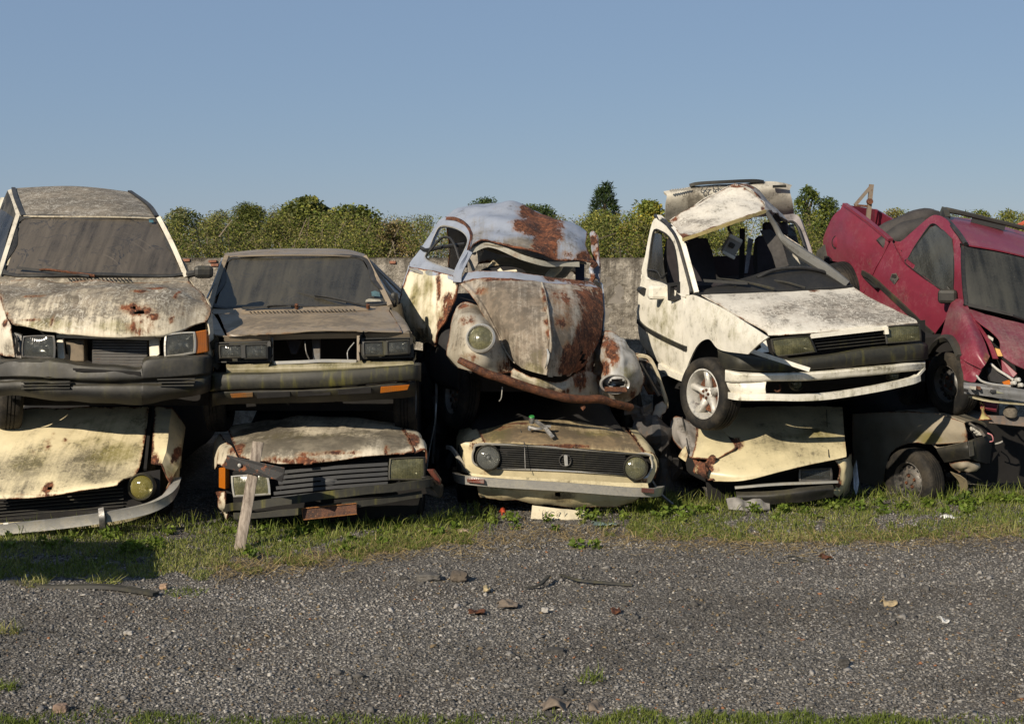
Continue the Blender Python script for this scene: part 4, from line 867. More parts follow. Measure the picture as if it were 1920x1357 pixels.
for i in range(6):
    f = i/5; a, b = (532-22*f, 884+50*f), (727, 869+45*f)
    sweep(g, 'grille_slat', [(a[0], a[1], 10.40), ((a[0]+b[0])/2, (a[1]+b[1])/2-1.5, 10.37), (b[0], b[1], 10.40)], [(.02, -.012), (-.02, -.009), (-.02, .007), (.02, .012)], SLT, 4)
lathe(g, 'badge', [(1e-4, .012), (.045, .010), (.052, .004), (.06, .004), (.06, -.01)], (617, 902, 10.36), (0, -1, .05), SLT, 28, sq=.48)
rectlamp(Gc, 'headlight', [(436, 893, 10.42), (500, 889, 10.38), (505, 926, 10.36), (440, 930, 10.4)], LENSG, .07, .012, .12, CHR, .014)
rectlamp(Gc, 'headlight', [(732, 860, 10.38), (795, 857, 10.42), (795, 899, 10.42), (730, 899, 10.36)], LENSG, .07, .012, .12, BLK, .010)
bp = sweep(Gc, 'front_bumper', [(425, 952, 10.55), (446, 948, 10.32), (477, 946, 10.26), (570, 933, 10.2), (670, 920, 10.2), (790, 906, 10.26), (806, 903, 10.45)], [(.03, -.028), (-.01, -.026), (-.03, -.008), (-.03, .012), (-.012, .026), (.03, .028)], BLKM, 6, dent=.006)
sweep(bp, 'bumper_blade', [(440, 966, 10.36), (477, 965, 10.30), (570, 956, 10.25), (670, 944, 10.25), (790, 925, 10.3)], [(.02, -.024), (-.016, -.02), (-.016, .02), (.02, .024)], BLKM, 5, dent=.006)
o = hexa(Gc, 'number_plate', [(566, 953, 10.2), (668, 943, 10.2), (669, 963, 10.18), (568, 974, 10.18)], rust_mat('dark_rust', (.03, .014, .009), (.10, .04, .02)), (0, .012, 0), .003, label='rusted blank number plate')
lip(o, 'plate_border', [(566, 953, 10.19), (668, 943, 10.19), (669, 963, 10.17), (568, 974, 10.17), (566, 953, 10.19)], .006, .006, rust_mat('orange_rust', (.12, .05, .02), (.30, .12, .03)), 1)
panel(Gc, 'front_apron', [[(430, 960, 10.5), (600, 958, 10.42), (790, 925, 10.5)], [(450, 985, 10.55), (600, 982, 10.48), (780, 962, 10.55)]], DARK, 4, .01, .01, 5)
hexa(Gc, 'bumper_corner', [(788, 892, 10.4), (800, 896, 10.36), (826, 912, 10.5), (824, 935, 10.5), (800, 926, 10.38)], BLK, (.02, .1, 0), .01)
hexa(Gc, 'broken_lamp', [(800, 880, 10.42), (812, 880, 10.42), (825, 900, 10.45), (824, 910, 10.45), (814, 900, 10.42)], REDL, (.01, .04, 0), .004)
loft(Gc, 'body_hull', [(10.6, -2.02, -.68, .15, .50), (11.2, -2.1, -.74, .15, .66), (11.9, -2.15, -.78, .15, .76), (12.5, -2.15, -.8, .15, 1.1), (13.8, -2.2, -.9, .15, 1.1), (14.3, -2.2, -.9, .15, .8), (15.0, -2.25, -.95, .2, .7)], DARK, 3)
for s, x in ((-1, -2.05), (1, -.78)): wheel(Gc, Vector((x, 11.2, .2)), (s, 0, 0), .27, .16)
def text(par, name, s, c, right, up, size, mat, ext=.002):
    cu = bpy.data.curves.new(name, 'FONT'); cu.body = s; cu.size = size; cu.extrude = ext; cu.align_x = 'CENTER'; cu.align_y = 'CENTER'; cu.resolution_u = 2
    ob = bpy.data.objects.new(name, cu); COL.objects.link(ob); dg = bpy.context.evaluated_depsgraph_get(); me = ob.evaluated_get(dg).to_mesh()
    r = Vector(right).normalized(); u = Vector(up); u = (u-r*u.dot(r)).normalized(); n = r.cross(u); c = W3(c)
    V = [c+r*v.co.x+u*v.co.y+n*v.co.z for v in me.vertices]; F = [tuple(p.vertices) for p in me.polygons]
    bpy.data.objects.remove(ob); bpy.data.curves.remove(cu)
    return mk(par, name, V, F, mat, smooth=False)
# ------------------------------------------------------------------ car C: crushed beetle, upper tier
BLUE = (.265, .292, .345)
PC = paint('faded_blue_paint', BLUE, .10, (.14, .12, .09), .75, .0, .0, 0., rough=.42, rsharp=.05)
PCh = paint('stained_grey_paint', (.41, .365, .295), .46, (.13, .10, .07), 1.1, .0, .0, 0., rough=.5, rsharp=.10, nscale=1.5)
PCd = paint('cream_door_paint', (.70, .635, .48), .10, (.16, .14, .07), 1.1, .0, .22, 0., rough=.45, col2=BLUE, mold=.7)
CREAM = simple('cream_vinyl', (.55, .50, .37), .6, .2, 15)
WEARK = 1.3
C = thing('scrap_car', 'crushed blue and cream beetle with rusted bonnet and roof, tilted on the upper row', 'car', (.2, 12.2, .85), 'cars stacked two high along the wall')
panel(C, 'roof', [[(877, 472, 12.15), (888, 456, 12.15), (912, 447, 12.15), (950, 457, 12.10), (985, 470, 12.08), (1014, 482, 12.10), (1037, 490, 12.2), (1080, 489, 12.3), (1117, 494, 12.4)],
   [(883, 442, 12.4), (903, 430, 12.4), (930, 424, 12.4), (965, 431, 12.36), (995, 441, 12.34), (1022, 452, 12.38), (1040, 453, 12.36), (1075, 455, 12.42), (1099, 464, 12.55)],
   [(873, 421, 12.72), (892, 407, 12.75), (925, 400, 12.75), (960, 402, 12.75), (990, 410, 12.74), (1013, 420, 12.78), (1042, 426, 12.7), (1078, 434, 12.75), (1101, 442, 12.85)],
   [(840, 409, 13.1), (862, 396, 13.2), (895, 386, 13.2), (950, 382, 13.15), (978, 385, 13.15), (1006, 395, 13.2), (1042, 409, 13.1), (1080, 424, 13.1), (1098, 436, 13.2)],
   [(838, 424, 13.7), (862, 412, 13.8), (895, 404, 13.85), (950, 402, 13.85), (978, 405, 13.85), (1006, 412, 13.85), (1042, 425, 13.8), (1080, 440, 13.75), (1094, 450, 13.7)],
   [(845, 520, 14.3), (870, 500, 14.6), (900, 495, 14.7), (950, 495, 14.7), (980, 495, 14.7), (1006, 500, 14.7), (1042, 505, 14.6), (1070, 510, 14.5), (1085, 520, 14.3)]],
   PC, 8, .006, .026, 2.6, {'r': [(968, 413, 20, .95, 10), (985, 422, 20, .95, 12), (994, 434, 14, .9, 10), (1008, 402, 26, 1.15, 16), (1020, 418, 26, 1.15, 22), (1030, 437, 18, 1.1, 20), (1022, 457, 16, 1.1, 26), (1028, 480, 13, 1., 18), (1064, 460, 7, .8, 26), (1100, 484, 16, .9, 10), (1060, 415, 24, .75, 8), (1010, 465, 10, .7, 14), (1062, 482, 12, .55, 10)],
    'g': [(930, 442, 80, .75, 16), (980, 458, 60, .75, 18), (900, 435, 30, .5), (1060, 470, 40, .4)]}, (.012, .9))
lip(C, 'roof_gutter', [(838, 410, 13.06), (856, 411, 12.86), (873, 422, 12.66), (883, 442, 12.38), (877, 470, 12.14)], .03, .02, RUST, 5, (-1, 0, .3))
panel(C, 'roof_lining', [[(890, 461, 12.2), (950, 464, 12.16), (1030, 494, 12.24), (1100, 494, 12.4)], [(905, 470, 12.6), (955, 478, 12.6), (1030, 490, 12.6), (1090, 490, 12.7)]], simple('lining', (.16, .14, .10), .9), 5, .01, .02, 4)
sweep(C, 'screen_header', [(884, 470, 12.2), (915, 458, 12.2), (950, 470, 12.17), (985, 484, 12.15), (1014, 493, 12.18), (1040, 496, 12.25), (1085, 495, 12.33)], [(-.015, -.022), (.015, -.022), (.015, .022), (-.015, .022)], paint('header_paint', (.36, .35, .30), .3, rust=.12), 4, dent=.01)
def yd(x, y): return 12.75-.0085*(x-769)+max(0, 500-y)*.010
out_ = [(826, 411), (850, 409), (873, 424), (884, 445), (877, 472), (862, 496), (857, 517), (812, 507), (768, 499), (786, 470), (806, 440)]
inn_ = [(826, 424), (848, 425), (868, 434), (878, 449), (871, 470), (861, 490), (855, 509), (828, 500), (796, 485), (806, 462), (815, 441)]
o = ring(C, 'window_surround', [(x, y, yd(x, y)) for x, y in out_], [(x, y, yd(x, y)-.01) for x, y in inn_], PC, 3, 4, .03)
ring(o, 'chrome_trim', [(x, y, yd(x, y)-.02) for x, y in inn_], [(x+(838-x)*.05, y+(466-y)*.05, yd(x, y)-.012) for x, y in inn_], CHR, 1, 4, .01)
tube(C, 'loose_window_seal', [(799, 481, 12.5), (806, 470, 12.45), (826, 448, 12.4), (842, 446, 12.3), (853, 462, 12.2), (861, 487, 12.1)], .011, RUB, 6, 5)
tube(C, 'strap', [(790, 465, 12.85), (800, 469, 12.75), (830, 463, 12.5), (872, 458, 12.25)], .018, RUB, 6, 4)
door = panel(C, 'door', [[(768, 500, 12.75), (812, 508, 12.36), (857, 518, 11.98)], [(759, 528, 12.72), (808, 535, 12.3), (855, 554, 11.95)], [(749, 571, 12.72), (798, 580, 12.28), (839, 592, 11.98)], [(760, 610, 12.7), (792, 616, 12.35), (823, 620, 12.05)], [(777, 641, 12.7), (797, 648, 12.42), (815, 653, 12.15)]],
   PCd, 10, .012, .014, 4, {'t': [(775, 501, 30, .9, 9), (812, 508, 40, .9, 10), (857, 517, 40, .9, 10)], 'm': [(800, 545, 12, .5, 60), (775, 560, 10, .45, 50), (830, 590, 14, .5, 40)], 'r': [(822, 540, 4, .6, 40), (842, 575, 10, .9, 20), (828, 612, 7, .8, 14), (810, 645, 14, .6, 8)], 'g': [(790, 625, 30, .5, 20)]}, (.02, .8), rag=.8)
sweep(C, 'door_handle', [(768, 503, 12.7), (776, 506, 12.62), (790, 511, 12.5), (797, 517, 12.46)], [(-.012, -.008), (.012, -.008), (.012, .008), (-.012, .008)], CHR, 4, scale=[.6, 1.3, 1.2, .3])
panel(C, 'quarter_panel', [[(768, 498, 12.76), (800, 497, 13.6), (845, 520, 14.3)], [(752, 565, 12.76), (790, 560, 13.7), (845, 560, 14.5)], [(778, 640, 12.72), (810, 640, 13.5), (850, 640, 14.4)]], PCd, 5, .01)
sweep(C, 'windscreen_pillar', [(878, 473, 12.14), (868, 492, 12.06), (859, 512, 11.98), (857, 530, 11.95)], [(-.035, -.02), (.035, -.02), (.035, .02), (-.035, .02)], PC, 5, (0, -1, .2))
hexa(C, 'visor_panel', [(876, 485, 12.35), (896, 464, 12.4), (907, 470, 12.4), (890, 508, 12.3), (878, 512, 12.25)], simple('grey_board', (.30, .27, .23), .8), (0, .02, 0), .004)
panel(C, 'cowl', [[(872, 511, 12.05), (905, 508, 12.0), (957, 509, 11.97), (1005, 516, 12.0), (1055, 523, 12.1), (1108, 527, 12.3)], [(859, 531, 11.97), (900, 522, 11.88), (957, 523, 11.83), (1015, 531, 11.84), (1074, 535, 11.98), (1128, 543, 12.18)]], PC, 6, .008, .004, 5, {'r': [(1075, 527, 34, .85, 7), (1030, 522, 10, .7, 6)]}, (.012, .6))
hc = [[(861, 532, 11.95), (900, 521, 11.85), (957, 522, 11.80), (1015, 530, 11.80), (1074, 533, 11.95), (1129, 542, 12.15)],
   [(880, 550, 11.70), (925, 546, 11.50), (970, 549, 11.42), (1021, 552, 11.40), (1078, 556, 11.62), (1131, 570, 11.95)], [(902, 581, 11.50), (940, 586, 11.25), (980, 589, 11.15), (1027, 591, 11.12), (1080, 596, 11.36), (1130, 605, 11.75)],
   [(925, 622, 11.36), (955, 626, 11.1), (990, 629, 10.99), (1031, 633, 10.96), (1074, 640, 11.18), (1122, 640, 11.6)], [(945, 658, 11.26), (968, 665, 11.04), (998, 669, 10.93), (1030, 672, 10.89), (1066, 678, 11.10), (1104, 672, 11.45)],
   [(965, 683, 11.20), (982, 695, 11.03), (1004, 704, 10.94), (1023, 709, 10.91), (1050, 711, 11.04), (1076, 703, 11.3)]]
def ins(r):
    a, b = r[0], r[1]; c, d = r[3], r[2]
    g1 = tuple(a[i]*.82+b[i]*.18 for i in range(3)); g2 = tuple(a[i]*.62+b[i]*.38 for i in range(3))
    return [a, (g1[0], g1[1], g1[2]-.02), (g2[0], g2[1], g2[2]+.03)]+r[1:3]+[tuple(c[i]*.93+d[i]*.07 for i in range(3)), (c[0], c[1], c[2]-.034), (c[0]+4, c[1], c[2]+.008)]+r[4:]
hood = panel(C, 'bonnet', [ins(r) for r in hc], PCh, 12, .006, .012, 3.4, {'r': [(1105, 560, 26, .85, 24), (1118, 590, 14, 1.0, 40), (1104, 620, 12, 1.05, 40), (1092, 650, 14, 1.1, 30), (1074, 672, 20, 1.2, 22), (1060, 690, 14, 1.1, 12), (1050, 560, 18, .5, 20), (1022, 560, 7, .75, 5), (1024, 580, 7, .7, 5), (1027, 603, 6, .75, 5), (1030, 625, 6, .6, 6), (960, 523, 60, .66, 3), (1060, 600, 20, .5, 14), (1020, 545, 4, .6, 10), (900, 545, 14, .55, 6)],
   'g': [(930, 560, 40, .6, 30), (960, 600, 60, .45, 40), (1000, 650, 40, .45, 40), (1050, 620, 30, .5, 40), (990, 560, 60, .3, 30)], 'm': [(1000, 690, 26, .6, 16), (1010, 670, 20, .4)]}, (.018, .75), [(1092, 668, 5, 12), (1072, 702, 12, 5)], rag=1.1, nc=7)
tube(C, 'bonnet_moulding', [(r[3][0]+1, r[3][1], r[3][2]-.034) for r in hc[:5]], .009, paint('moulding_paint', (.40, .36, .29), .3, rust=.18), 6, 5)
sweep(C, 'bonnet_handle', [(1026, 655, 10.87), (1028, 665, 10.83), (1026, 680, 10.82), (1022, 690, 10.86)], [(-.008, -.014), (.008, -.014), (.008, .014), (-.008, .014)], CHR, 4, (0, -1, 0), scale=[.5, 1.1, 1., .4])
PCw = paint('dull_grey_paint', (.44, .40, .32), .34, (.16, .13, .09), .7, .1, .05, 0., rough=.5)
panel(C, 'front_wing', [[(857, 574, 11.78), (868, 567, 11.72), (880, 567, 11.68), (897, 574, 11.66)], [(849, 592, 11.64), (866, 586, 11.46), (890, 585, 11.42), (913, 593, 11.52)], [(843, 620, 11.55), (864, 612, 11.2), (900, 609, 11.13), (931, 618, 11.38)],
   [(839, 645, 11.5), (866, 645, 11.08), (906, 645, 11.0), (944, 645, 11.28)], [(838, 664, 11.48), (866, 670, 11.08), (912, 676, 11.0), (954, 672, 11.22)], [(846, 681, 11.52), (872, 692, 11.16), (915, 702, 11.08), (957, 698, 11.2)]], PCw, 8, .008, .008, 4,
   {'r': [(878, 600, 14, .65, 8), (868, 575, 16, .6, 5), (880, 672, 14, .45, 8), (945, 690, 10, .6, 14)], 'g': [(885, 580, 30, .5, 10), (860, 630, 16, .3, 40)], 'm': [(870, 660, 20, .25)]}, (.02, .7))
roundlamp(C, 'headlight', (901, 634, 10.98), (-.12, -.92, .30), .094, LENSG, CHR, .022, .035)
PCr = paint('grey_blue_stained', (.37, .37, .36), .34, (.15, .12, .085), .9, .1, .08, 0., rough=.5)
panel(C, 'front_wing', [[(1123, 633, 11.9), (1138, 628, 11.75), (1155, 631, 11.75), (1169, 641, 11.9)], [(1116, 655, 11.8), (1140, 650, 11.5), (1170, 655, 11.5), (1191, 665, 11.8)], [(1110, 690, 11.75), (1138, 680, 11.4), (1175, 682, 11.38), (1203, 690, 11.75)],
   [(1108, 713, 11.7), (1140, 704, 11.40), (1178, 706, 11.36), (1204, 715, 11.7)], [(1112, 735, 11.7), (1145, 738, 11.45), (1175, 740, 11.45), (1200, 736, 11.75)], [(1125, 748, 11.75), (1150, 753, 11.6), (1172, 755, 11.6), (1188, 748, 11.8)]], PCr, 10, .008, .035, 5,
   {'r': [(1150, 662, 10, .85, 18), (1135, 690, 9, .7, 12), (1130, 640, 12, .6), (1120, 712, 10, .6), (1185, 735, 10, .5)], 'm': [(1178, 700, 18, .6), (1150, 690, 10, .5)], 'g': [(1165, 740, 30, .6, 12), (1118, 680, 14, .6, 30)]}, (.02, .7), [(1153, 722, 20, 9)], seed=4.)
o = lathe(C, 'headlight', [(.104, .012), (.116, .02), (.122, .0), (.120, -.03), (.104, -.03)], (1153, 720, 11.33), (.1, -.95, -.1), CHR, 32, sq=.66, closed=True, label='smashed empty headlight ring')
lathe(o, 'reflector', [(1e-4, -.10), (.05, -.09), (.09, -.04), (.108, -.01)], (1153, 720, 11.36), (.1, -.95, -.1), metal('dark_reflector', (.25, .24, .22), .35, .5), 28, sq=.62)
bar(o, 'rust_flake', (1134, 729, 11.30), (1175, 730, 11.32), .03, .035, RUST)
panel(C, 'apron', [[(955, 686, 11.22), (1000, 708, 11.1), (1050, 716, 11.15), (1092, 694, 11.45), (1118, 702, 11.62)], [(957, 700, 11.2), (1000, 718, 11.08), (1050, 728, 11.12), (1096, 720, 11.42), (1120, 722, 11.62)], [(957, 716, 11.22), (1000, 732, 11.14), (1050, 742, 11.17), (1100, 745, 11.45), (1122, 745, 11.62)]], PCw, 7, .008, .016, 7, {'r': [(1090, 715, 14, .7), (1050, 735, 30, .5, 6)], 'm': [(1000, 710, 30, .5)]}, (.02, .6))
panel(C, 'torn_flange', [[(1118, 600, 11.8), (1128, 600, 11.85)], [(1106, 650, 11.62), (1122, 645, 11.7)], [(1094, 690, 11.5), (1112, 690, 11.62)], [(1104, 730, 11.5), (1116, 735, 11.6)]], PCh, 8, .006, .03, 6, {'r': [.42]}, (.03, 1.))
tube(C, 'rusty_bumper', [(861, 675, 10.82), (885, 687, 10.78), (911, 699, 10.80), (957, 716, 10.85), (1022, 736, 10.95), (1070, 748, 11.03), (1119, 748, 11.15), (1150, 755, 11.24), (1183, 763, 11.38)],
   [.026, .034, .034, .034, .03], RUST, 12, 6, dent=.010)
tube(C, 'hanging_wire', [(942, 725, 10.95), (940, 745, 10.95), (936, 752, 10.97)], .004, CHR, 5, 3)
hexa(C, 'rust_flake', [(1087, 762, 11.1), (1095, 757, 11.1), (1098, 764, 11.1), (1093, 770, 11.08)], RUST, (0, .004, 0), 0)
# crumpled far side and interior
panel(C, 'far_side', [[(1129, 542, 12.2), (1124, 530, 12.6), (1112, 525, 13.6), (1092, 520, 14.4)], [(1131, 600, 12.1), (1128, 600, 12.7), (1115, 590, 13.7), (1095, 580, 14.6)], [(1125, 660, 12.0), (1128, 665, 12.7), (1115, 650, 13.7), (1095, 650, 14.5)]], PC, 5, .01, .03)
panel(C, 'far_door_frame', [[(1106, 437, 12.7), (1112, 433, 12.66), (1119, 442, 12.62)], [(1107, 460, 12.66), (1113, 462, 12.62), (1121, 468, 12.58)], [(1110, 490, 12.58), (1116, 492, 12.54), (1122, 496, 12.5)], [(1112, 520, 12.48), (1118, 522, 12.46), (1125, 530, 12.42)]], PC, 5, .02, .012, 6, {'r': [(1113, 450, 6, .9, 8), (1118, 475, 5, .6, 12)]}, (.01, .5))
tube(C, 'windscreen_pillar', [(1117, 493, 12.42), (1108, 505, 12.4), (1112, 520, 12.36), (1108, 530, 12.3)], [.03, .022, .02, .025], PC, 8, 4, {'r': [(1115, 493, 8, 1.), (1110, 524, 8, .8)]})
hexa(C, 'rear_bench', [(903, 514, 12.75), (924, 487, 12.9), (948, 482, 12.95), (1030, 497, 12.95), (1078, 500, 12.95), (1060, 522, 12.8), (960, 518, 12.75)], simple('tan_vinyl', (.30, .25, .16), .75, .3, 8), (0, .14, 0), .02)
hexa(C, 'seat', [(1018, 518, 12.5), (1042, 492, 12.6), (1056, 496, 12.6), (1050, 508, 12.55), (1036, 522, 12.5)], CREAM, (.02, .1, 0), .02)
hexa(C, 'seat', [(904, 514, 12.5), (922, 490, 12.6), (927, 493, 12.6), (912, 514, 12.5)], CREAM, (.02, .1, 0), .01)
o = lathe(C, 'steering_cowl', [(1e-4, .02), (.1, .016), (.15, 0), (.155, -.02)], (942, 513, 12.3), (0, -.35, .94), INT, 24)
hexa(C, 'torn_trim', [(932, 507, 12.25), (938, 502, 12.25), (943, 508, 12.22), (968, 505, 12.22), (970, 509, 12.2), (942, 512, 12.2)], CREAM, (0, .02, 0), .002)
hexa(C, 'belt_pillar', [(1079, 492, 12.8), (1096, 494, 12.8), (1096, 530, 12.7), (1079, 530, 12.7)], simple('navy_trim', (.01, .012, .03), .7), (0, .04, 0), .006)
hexa(C, 'head_lining_flap', [(993, 480, 12.3), (1005, 486, 12.3), (1008, 492, 12.3), (998, 489, 12.3)], PC, (0, .01, 0), .002)
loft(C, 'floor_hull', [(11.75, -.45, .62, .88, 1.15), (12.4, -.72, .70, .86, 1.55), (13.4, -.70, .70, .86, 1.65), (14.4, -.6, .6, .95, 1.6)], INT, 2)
wheel(C, (862, 738, 11.95), (-.92, -.38, .1), .30, .15); wheel(C, (1165, 775, 12.3), (.92, .3, -.1), .30, .15)
for Yw, xw in ((13.7, -.72), (13.9, .68)): wheel(C, Vector((xw, Yw, 1.12)), (-1 if xw < 0 else 1, -.3, 0), .31, .15)

# ------------------------------------------------------------------ car H: brown-cream saloon with round lamps, lower tier
WEARK = 1.0
PH = paint('ochre_cream_paint', (.56, .46, .27), .22, (.13, .09, .05), .7, .4, .12, 0., rough=.5, rust=.02)
PHl = paint('cream_front_paint', (.58, .50, .31), .14, (.11, .085, .045), .5, .1, .16, 0., rough=.45)
H = thing('scrap_car', 'brown-stained cream saloon on the lower row, round headlights in a wide black grille', 'car', (.35, 12.0, .05), 'cars stacked two high along the wall')
panel(H, 'bonnet', [[(900, 800, 11.95), (965, 788, 11.95), (1050, 782, 11.95), (1120, 788, 11.95), (1172, 802, 11.95)], [(898, 808, 11.45), (967, 796, 11.42), (1050, 798, 11.40), (1120, 804, 11.42), (1183, 815, 11.45)],
   [(902, 818, 11.18), (970, 812, 11.12), (1050, 817, 11.10), (1125, 824, 11.12), (1197, 832, 11.18)], [(907, 828, 11.04), (975, 829, 10.97), (1050, 835, 10.95), (1130, 842, 10.97), (1208, 848, 11.04)], [(907, 831, 11.05), (975, 832, 10.985), (1050, 838, 10.965), (1130, 845, 10.985), (1208, 851, 11.05)]],
   PH, 9, .008, .006, 4, {'g': [(960, 815, 60, .5, 14), (1060, 825, 90, .55, 14), (1150, 830, 60, .4, 14)], 'r': [(967, 793, 26, .7, 5), (1050, 836, 160, .58, 4), (940, 802, 30, .5, 6)], 'm': [(1130, 812, 50, .5, 8), (930, 806, 30, .5)]}, (.02, .7))
panel(H, 'wing', [[(885, 796, 11.95), (897, 807, 11.48), (906, 828, 11.06)], [(860, 808, 11.95), (870, 824, 11.45), (894, 831, 11.06)], [(855, 850, 11.95), (867, 850, 11.4), (880, 848, 11.08)], [(858, 890, 11.95), (868, 886, 11.4), (878, 887, 11.1)]], PHl, 8, .01, .006, wear={'g': [(868, 815, 16, .6, 14)], 'r': [(888, 828, 8, .6), (880, 875, 6, .7, 14)]}, er=(.02, .6))
panel(H, 'wing', [[(1176, 803, 11.95), (1186, 816, 11.48), (1209, 848, 11.06)], [(1196, 810, 11.95), (1210, 826, 11.48), (1222, 852, 11.08)], [(1205, 850, 11.95), (1224, 855, 11.48), (1232, 868, 11.12)], [(1205, 900, 11.95), (1222, 900, 11.48), (1226, 896, 11.14)]], PHl, 8, .01, .006, wear={'r': [(1212, 846, 8, .8)]}, er=(.02, .6))
go = [(898, 832), (975, 833), (1050, 839), (1130, 846), (1212, 851), (1221, 859), (1224, 872), (1219, 887), (1208, 897), (1170, 891), (1050, 883), (932, 878), (893, 872), (885, 858), (888, 842)]
bo = [(872, 829), (975, 830), (1050, 836), (1130, 843), (1214, 848), (1228, 858), (1232, 874), (1226, 893), (1213, 907), (1170, 905), (1050, 899), (932, 893), (879, 888), (872, 862), (869, 844)]
def yh(x): return 10.95+abs(x-1050)/180*.09
fp = ring(H, 'front_panel', [(x, y, yh(x)+.03) for x, y in bo], [(x, y, yh(x)+.01) for x, y in go], PHl, 2, 3, .02, wear={'r': [(1205, 900, 12, .7), (905, 880, 10, .5), (892, 836, 10, .6)]})
ring(fp, 'grille_trim', [(x, y, yh(x)-.008) for x, y in go], [(x+(1050-x)*.014, y+(864-y)*.09, yh(x)-.004) for x, y in go], CHR, 1, 3, .015)
g = panel(H, 'grille', [[(884, 830, 11.1), (1050, 836, 11.02), (1228, 850, 11.1)], [(884, 880, 11.1), (1050, 888, 11.02), (1226, 900, 11.1)]], DARK, 4)
for i in range(10):
    sweep(g, 'grille_slat', [(938, 837+i*4.1, 10.985), (1050, 842.5+i*4.2, 10.965), (1172, 851+i*4.0, 10.985)], [(.012, -.004), (-.008, -.003), (-.008, .003), (.012, .004)], BLK, 2)
o = lathe(g, 'badge', [(.040, .004), (.045, .01), (.05, .004), (.05, -.01), (.04, -.01)], (1060, 863, 10.945), (0, -1, .05), STEEL, 24, closed=True)
hexa(o, 'badge_bar', [(1057, 852, 10.94), (1064, 852, 10.94), (1065, 873, 10.94), (1059, 873, 10.94)], CHR, (0, .01, 0), .002)
roundlamp(H, 'headlight', (915, 858, 10.965), (0, -1, .08), .088, LENS, BLK, .012); roundlamp(H, 'headlight', (1192, 877, 10.98), (.05, -1, .08), .086, LENSG, BLK, .012, label='cloudy darker headlight')
panel(H, 'lower_panel', [[(879, 886, 11.0), (932, 892, 10.95), (1050, 898, 10.93), (1170, 904, 10.95), (1214, 906, 11.0)], [(878, 898, 10.98), (932, 904, 10.9), (1050, 910, 10.88), (1170, 917, 10.9), (1216, 916, 10.98)]], PHl, 5, .01, .006, 6, {'g': [.15]})
bp = sweep(H, 'chrome_bumper', [(858, 893, 11.25), (872, 898, 10.9), (935, 904, 10.82), (1050, 911, 10.79), (1170, 920, 10.82), (1224, 922, 10.9), (1236, 918, 11.2)], [(.03, -.034), (-.018, -.03), (-.03, -.01), (-.03, .012), (-.008, .03), (.045, .034)], CHR, 6)
for q in ([(875, 896, 10.80), (908, 899, 10.765), (908, 907, 10.76), (876, 904, 10.80)], [(1203, 915, 10.77), (1227, 917, 10.82), (1227, 925, 10.81), (1203, 923, 10.765)]):
    o = hexa(bp, 'bumper_lamp', q, REDL, (0, .03, 0), .004)
for x, y in ((921, 904), (1190, 920)): lathe(bp, 'bumper_bolt', [(1e-4, .008), (.008, .006), (.010, 0)], (x, y, 10.785+abs(x-1050)*.00013), (0, -1, 0), CHR, 10)
panel(H, 'apron', [[(892, 906, 10.96), (960, 912, 10.9), (1040, 916, 10.88), (1120, 924, 10.9), (1200, 926, 10.96)], [(895, 922, 10.97), (960, 928, 10.92), (1040, 933, 10.9), (1120, 940, 10.92), (1196, 936, 10.97)], [(899, 934, 11.02), (960, 938, 10.98), (1030, 947, 10.97), (1130, 951, 10.98), (1188, 942, 11.02)]], PHl, 8, .01, .012, 6, {'g': [(1050, 935, 30, .6, 10), (960, 915, 40, .4, 5)], 'm': [.15]}, (.02, .5), [(1041, 927, 5.5, 4)])
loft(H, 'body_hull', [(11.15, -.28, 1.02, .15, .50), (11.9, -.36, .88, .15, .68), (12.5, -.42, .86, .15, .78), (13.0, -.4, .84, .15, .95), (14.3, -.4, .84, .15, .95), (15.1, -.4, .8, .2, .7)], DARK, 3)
for s, x in ((-1, -.36), (1, .9)): wheel(H, Vector((x, 11.75, .2)), (s, 0, 0), .27, .16)
lip(H, 'arch_trim', [(838, 838, 11.6), (848, 842, 11.45), (862, 862, 11.35), (876, 884, 11.2)], .02, .03, CHR, 4)
tube(H, 'wing_stay', [(1222, 900, 11.2), (1238, 925, 11.15), (1262, 945, 11.1)], .012, STEEL, 6, 3)
BARE = metal('bare_metal', (.42, .41, .39), .45, .45, (.2, .19, .17))
wr = thing('window_winder', 'bare metal crank with a green knob lying on the brown-stained bonnet', 'car part', P(1015, 812, 11.1))
sweep(wr, 'crank_arm', [(1004, 789, 11.13), (1014, 796, 11.1), (1022, 802, 11.06), (1030, 812, 11.02), (1037, 820, 10.99)], [(-.014, -.008), (.014, -.008), (.014, .008), (-.014, .008)], BARE, 4, (0, -.6, .8))
lathe(wr, 'knob', [(1e-4, .03), (.018, .028), (.024, .01), (.022, -.02), (1e-4, -.02)], (997, 788, 11.14), (0, -.5, .86), BARE, 14)
lathe(wr, 'knob_cap', [(1e-4, .036), (.014, .034), (.017, .028)], (997, 787, 11.14), (0, -.4, .9), simple('green_plastic', (.03, .22, .05), .4), 12)
sweep(wr, 'base_bracket', [(991, 804, 11.12), (994, 800, 11.12), (1004, 803, 11.1), (1016, 803, 11.1), (1020, 799, 11.12), (1033, 799, 11.12)], [(-.02, -.008), (.02, -.008), (.02, .010), (-.02, .010)], BARE, 2)
hexa(wr, 'bracket_end', [(990, 798, 11.12), (997, 799, 11.12), (995, 808, 11.09), (990, 806, 11.09)], BARE, (0, .03, 0), .004)
tube(H, 'loose_wire', [(976, 806, 11.15), (980, 820, 11.05), (983, 832, 10.94), (984, 850, 10.92), (985, 880, 10.9)], .003, STEEL, 5, 4)
pl = thing('fallen_number_plate', 'bent cream number plate lying on the ground under the round-lamp saloon', 'number plate', P(1045, 972, 10.82))
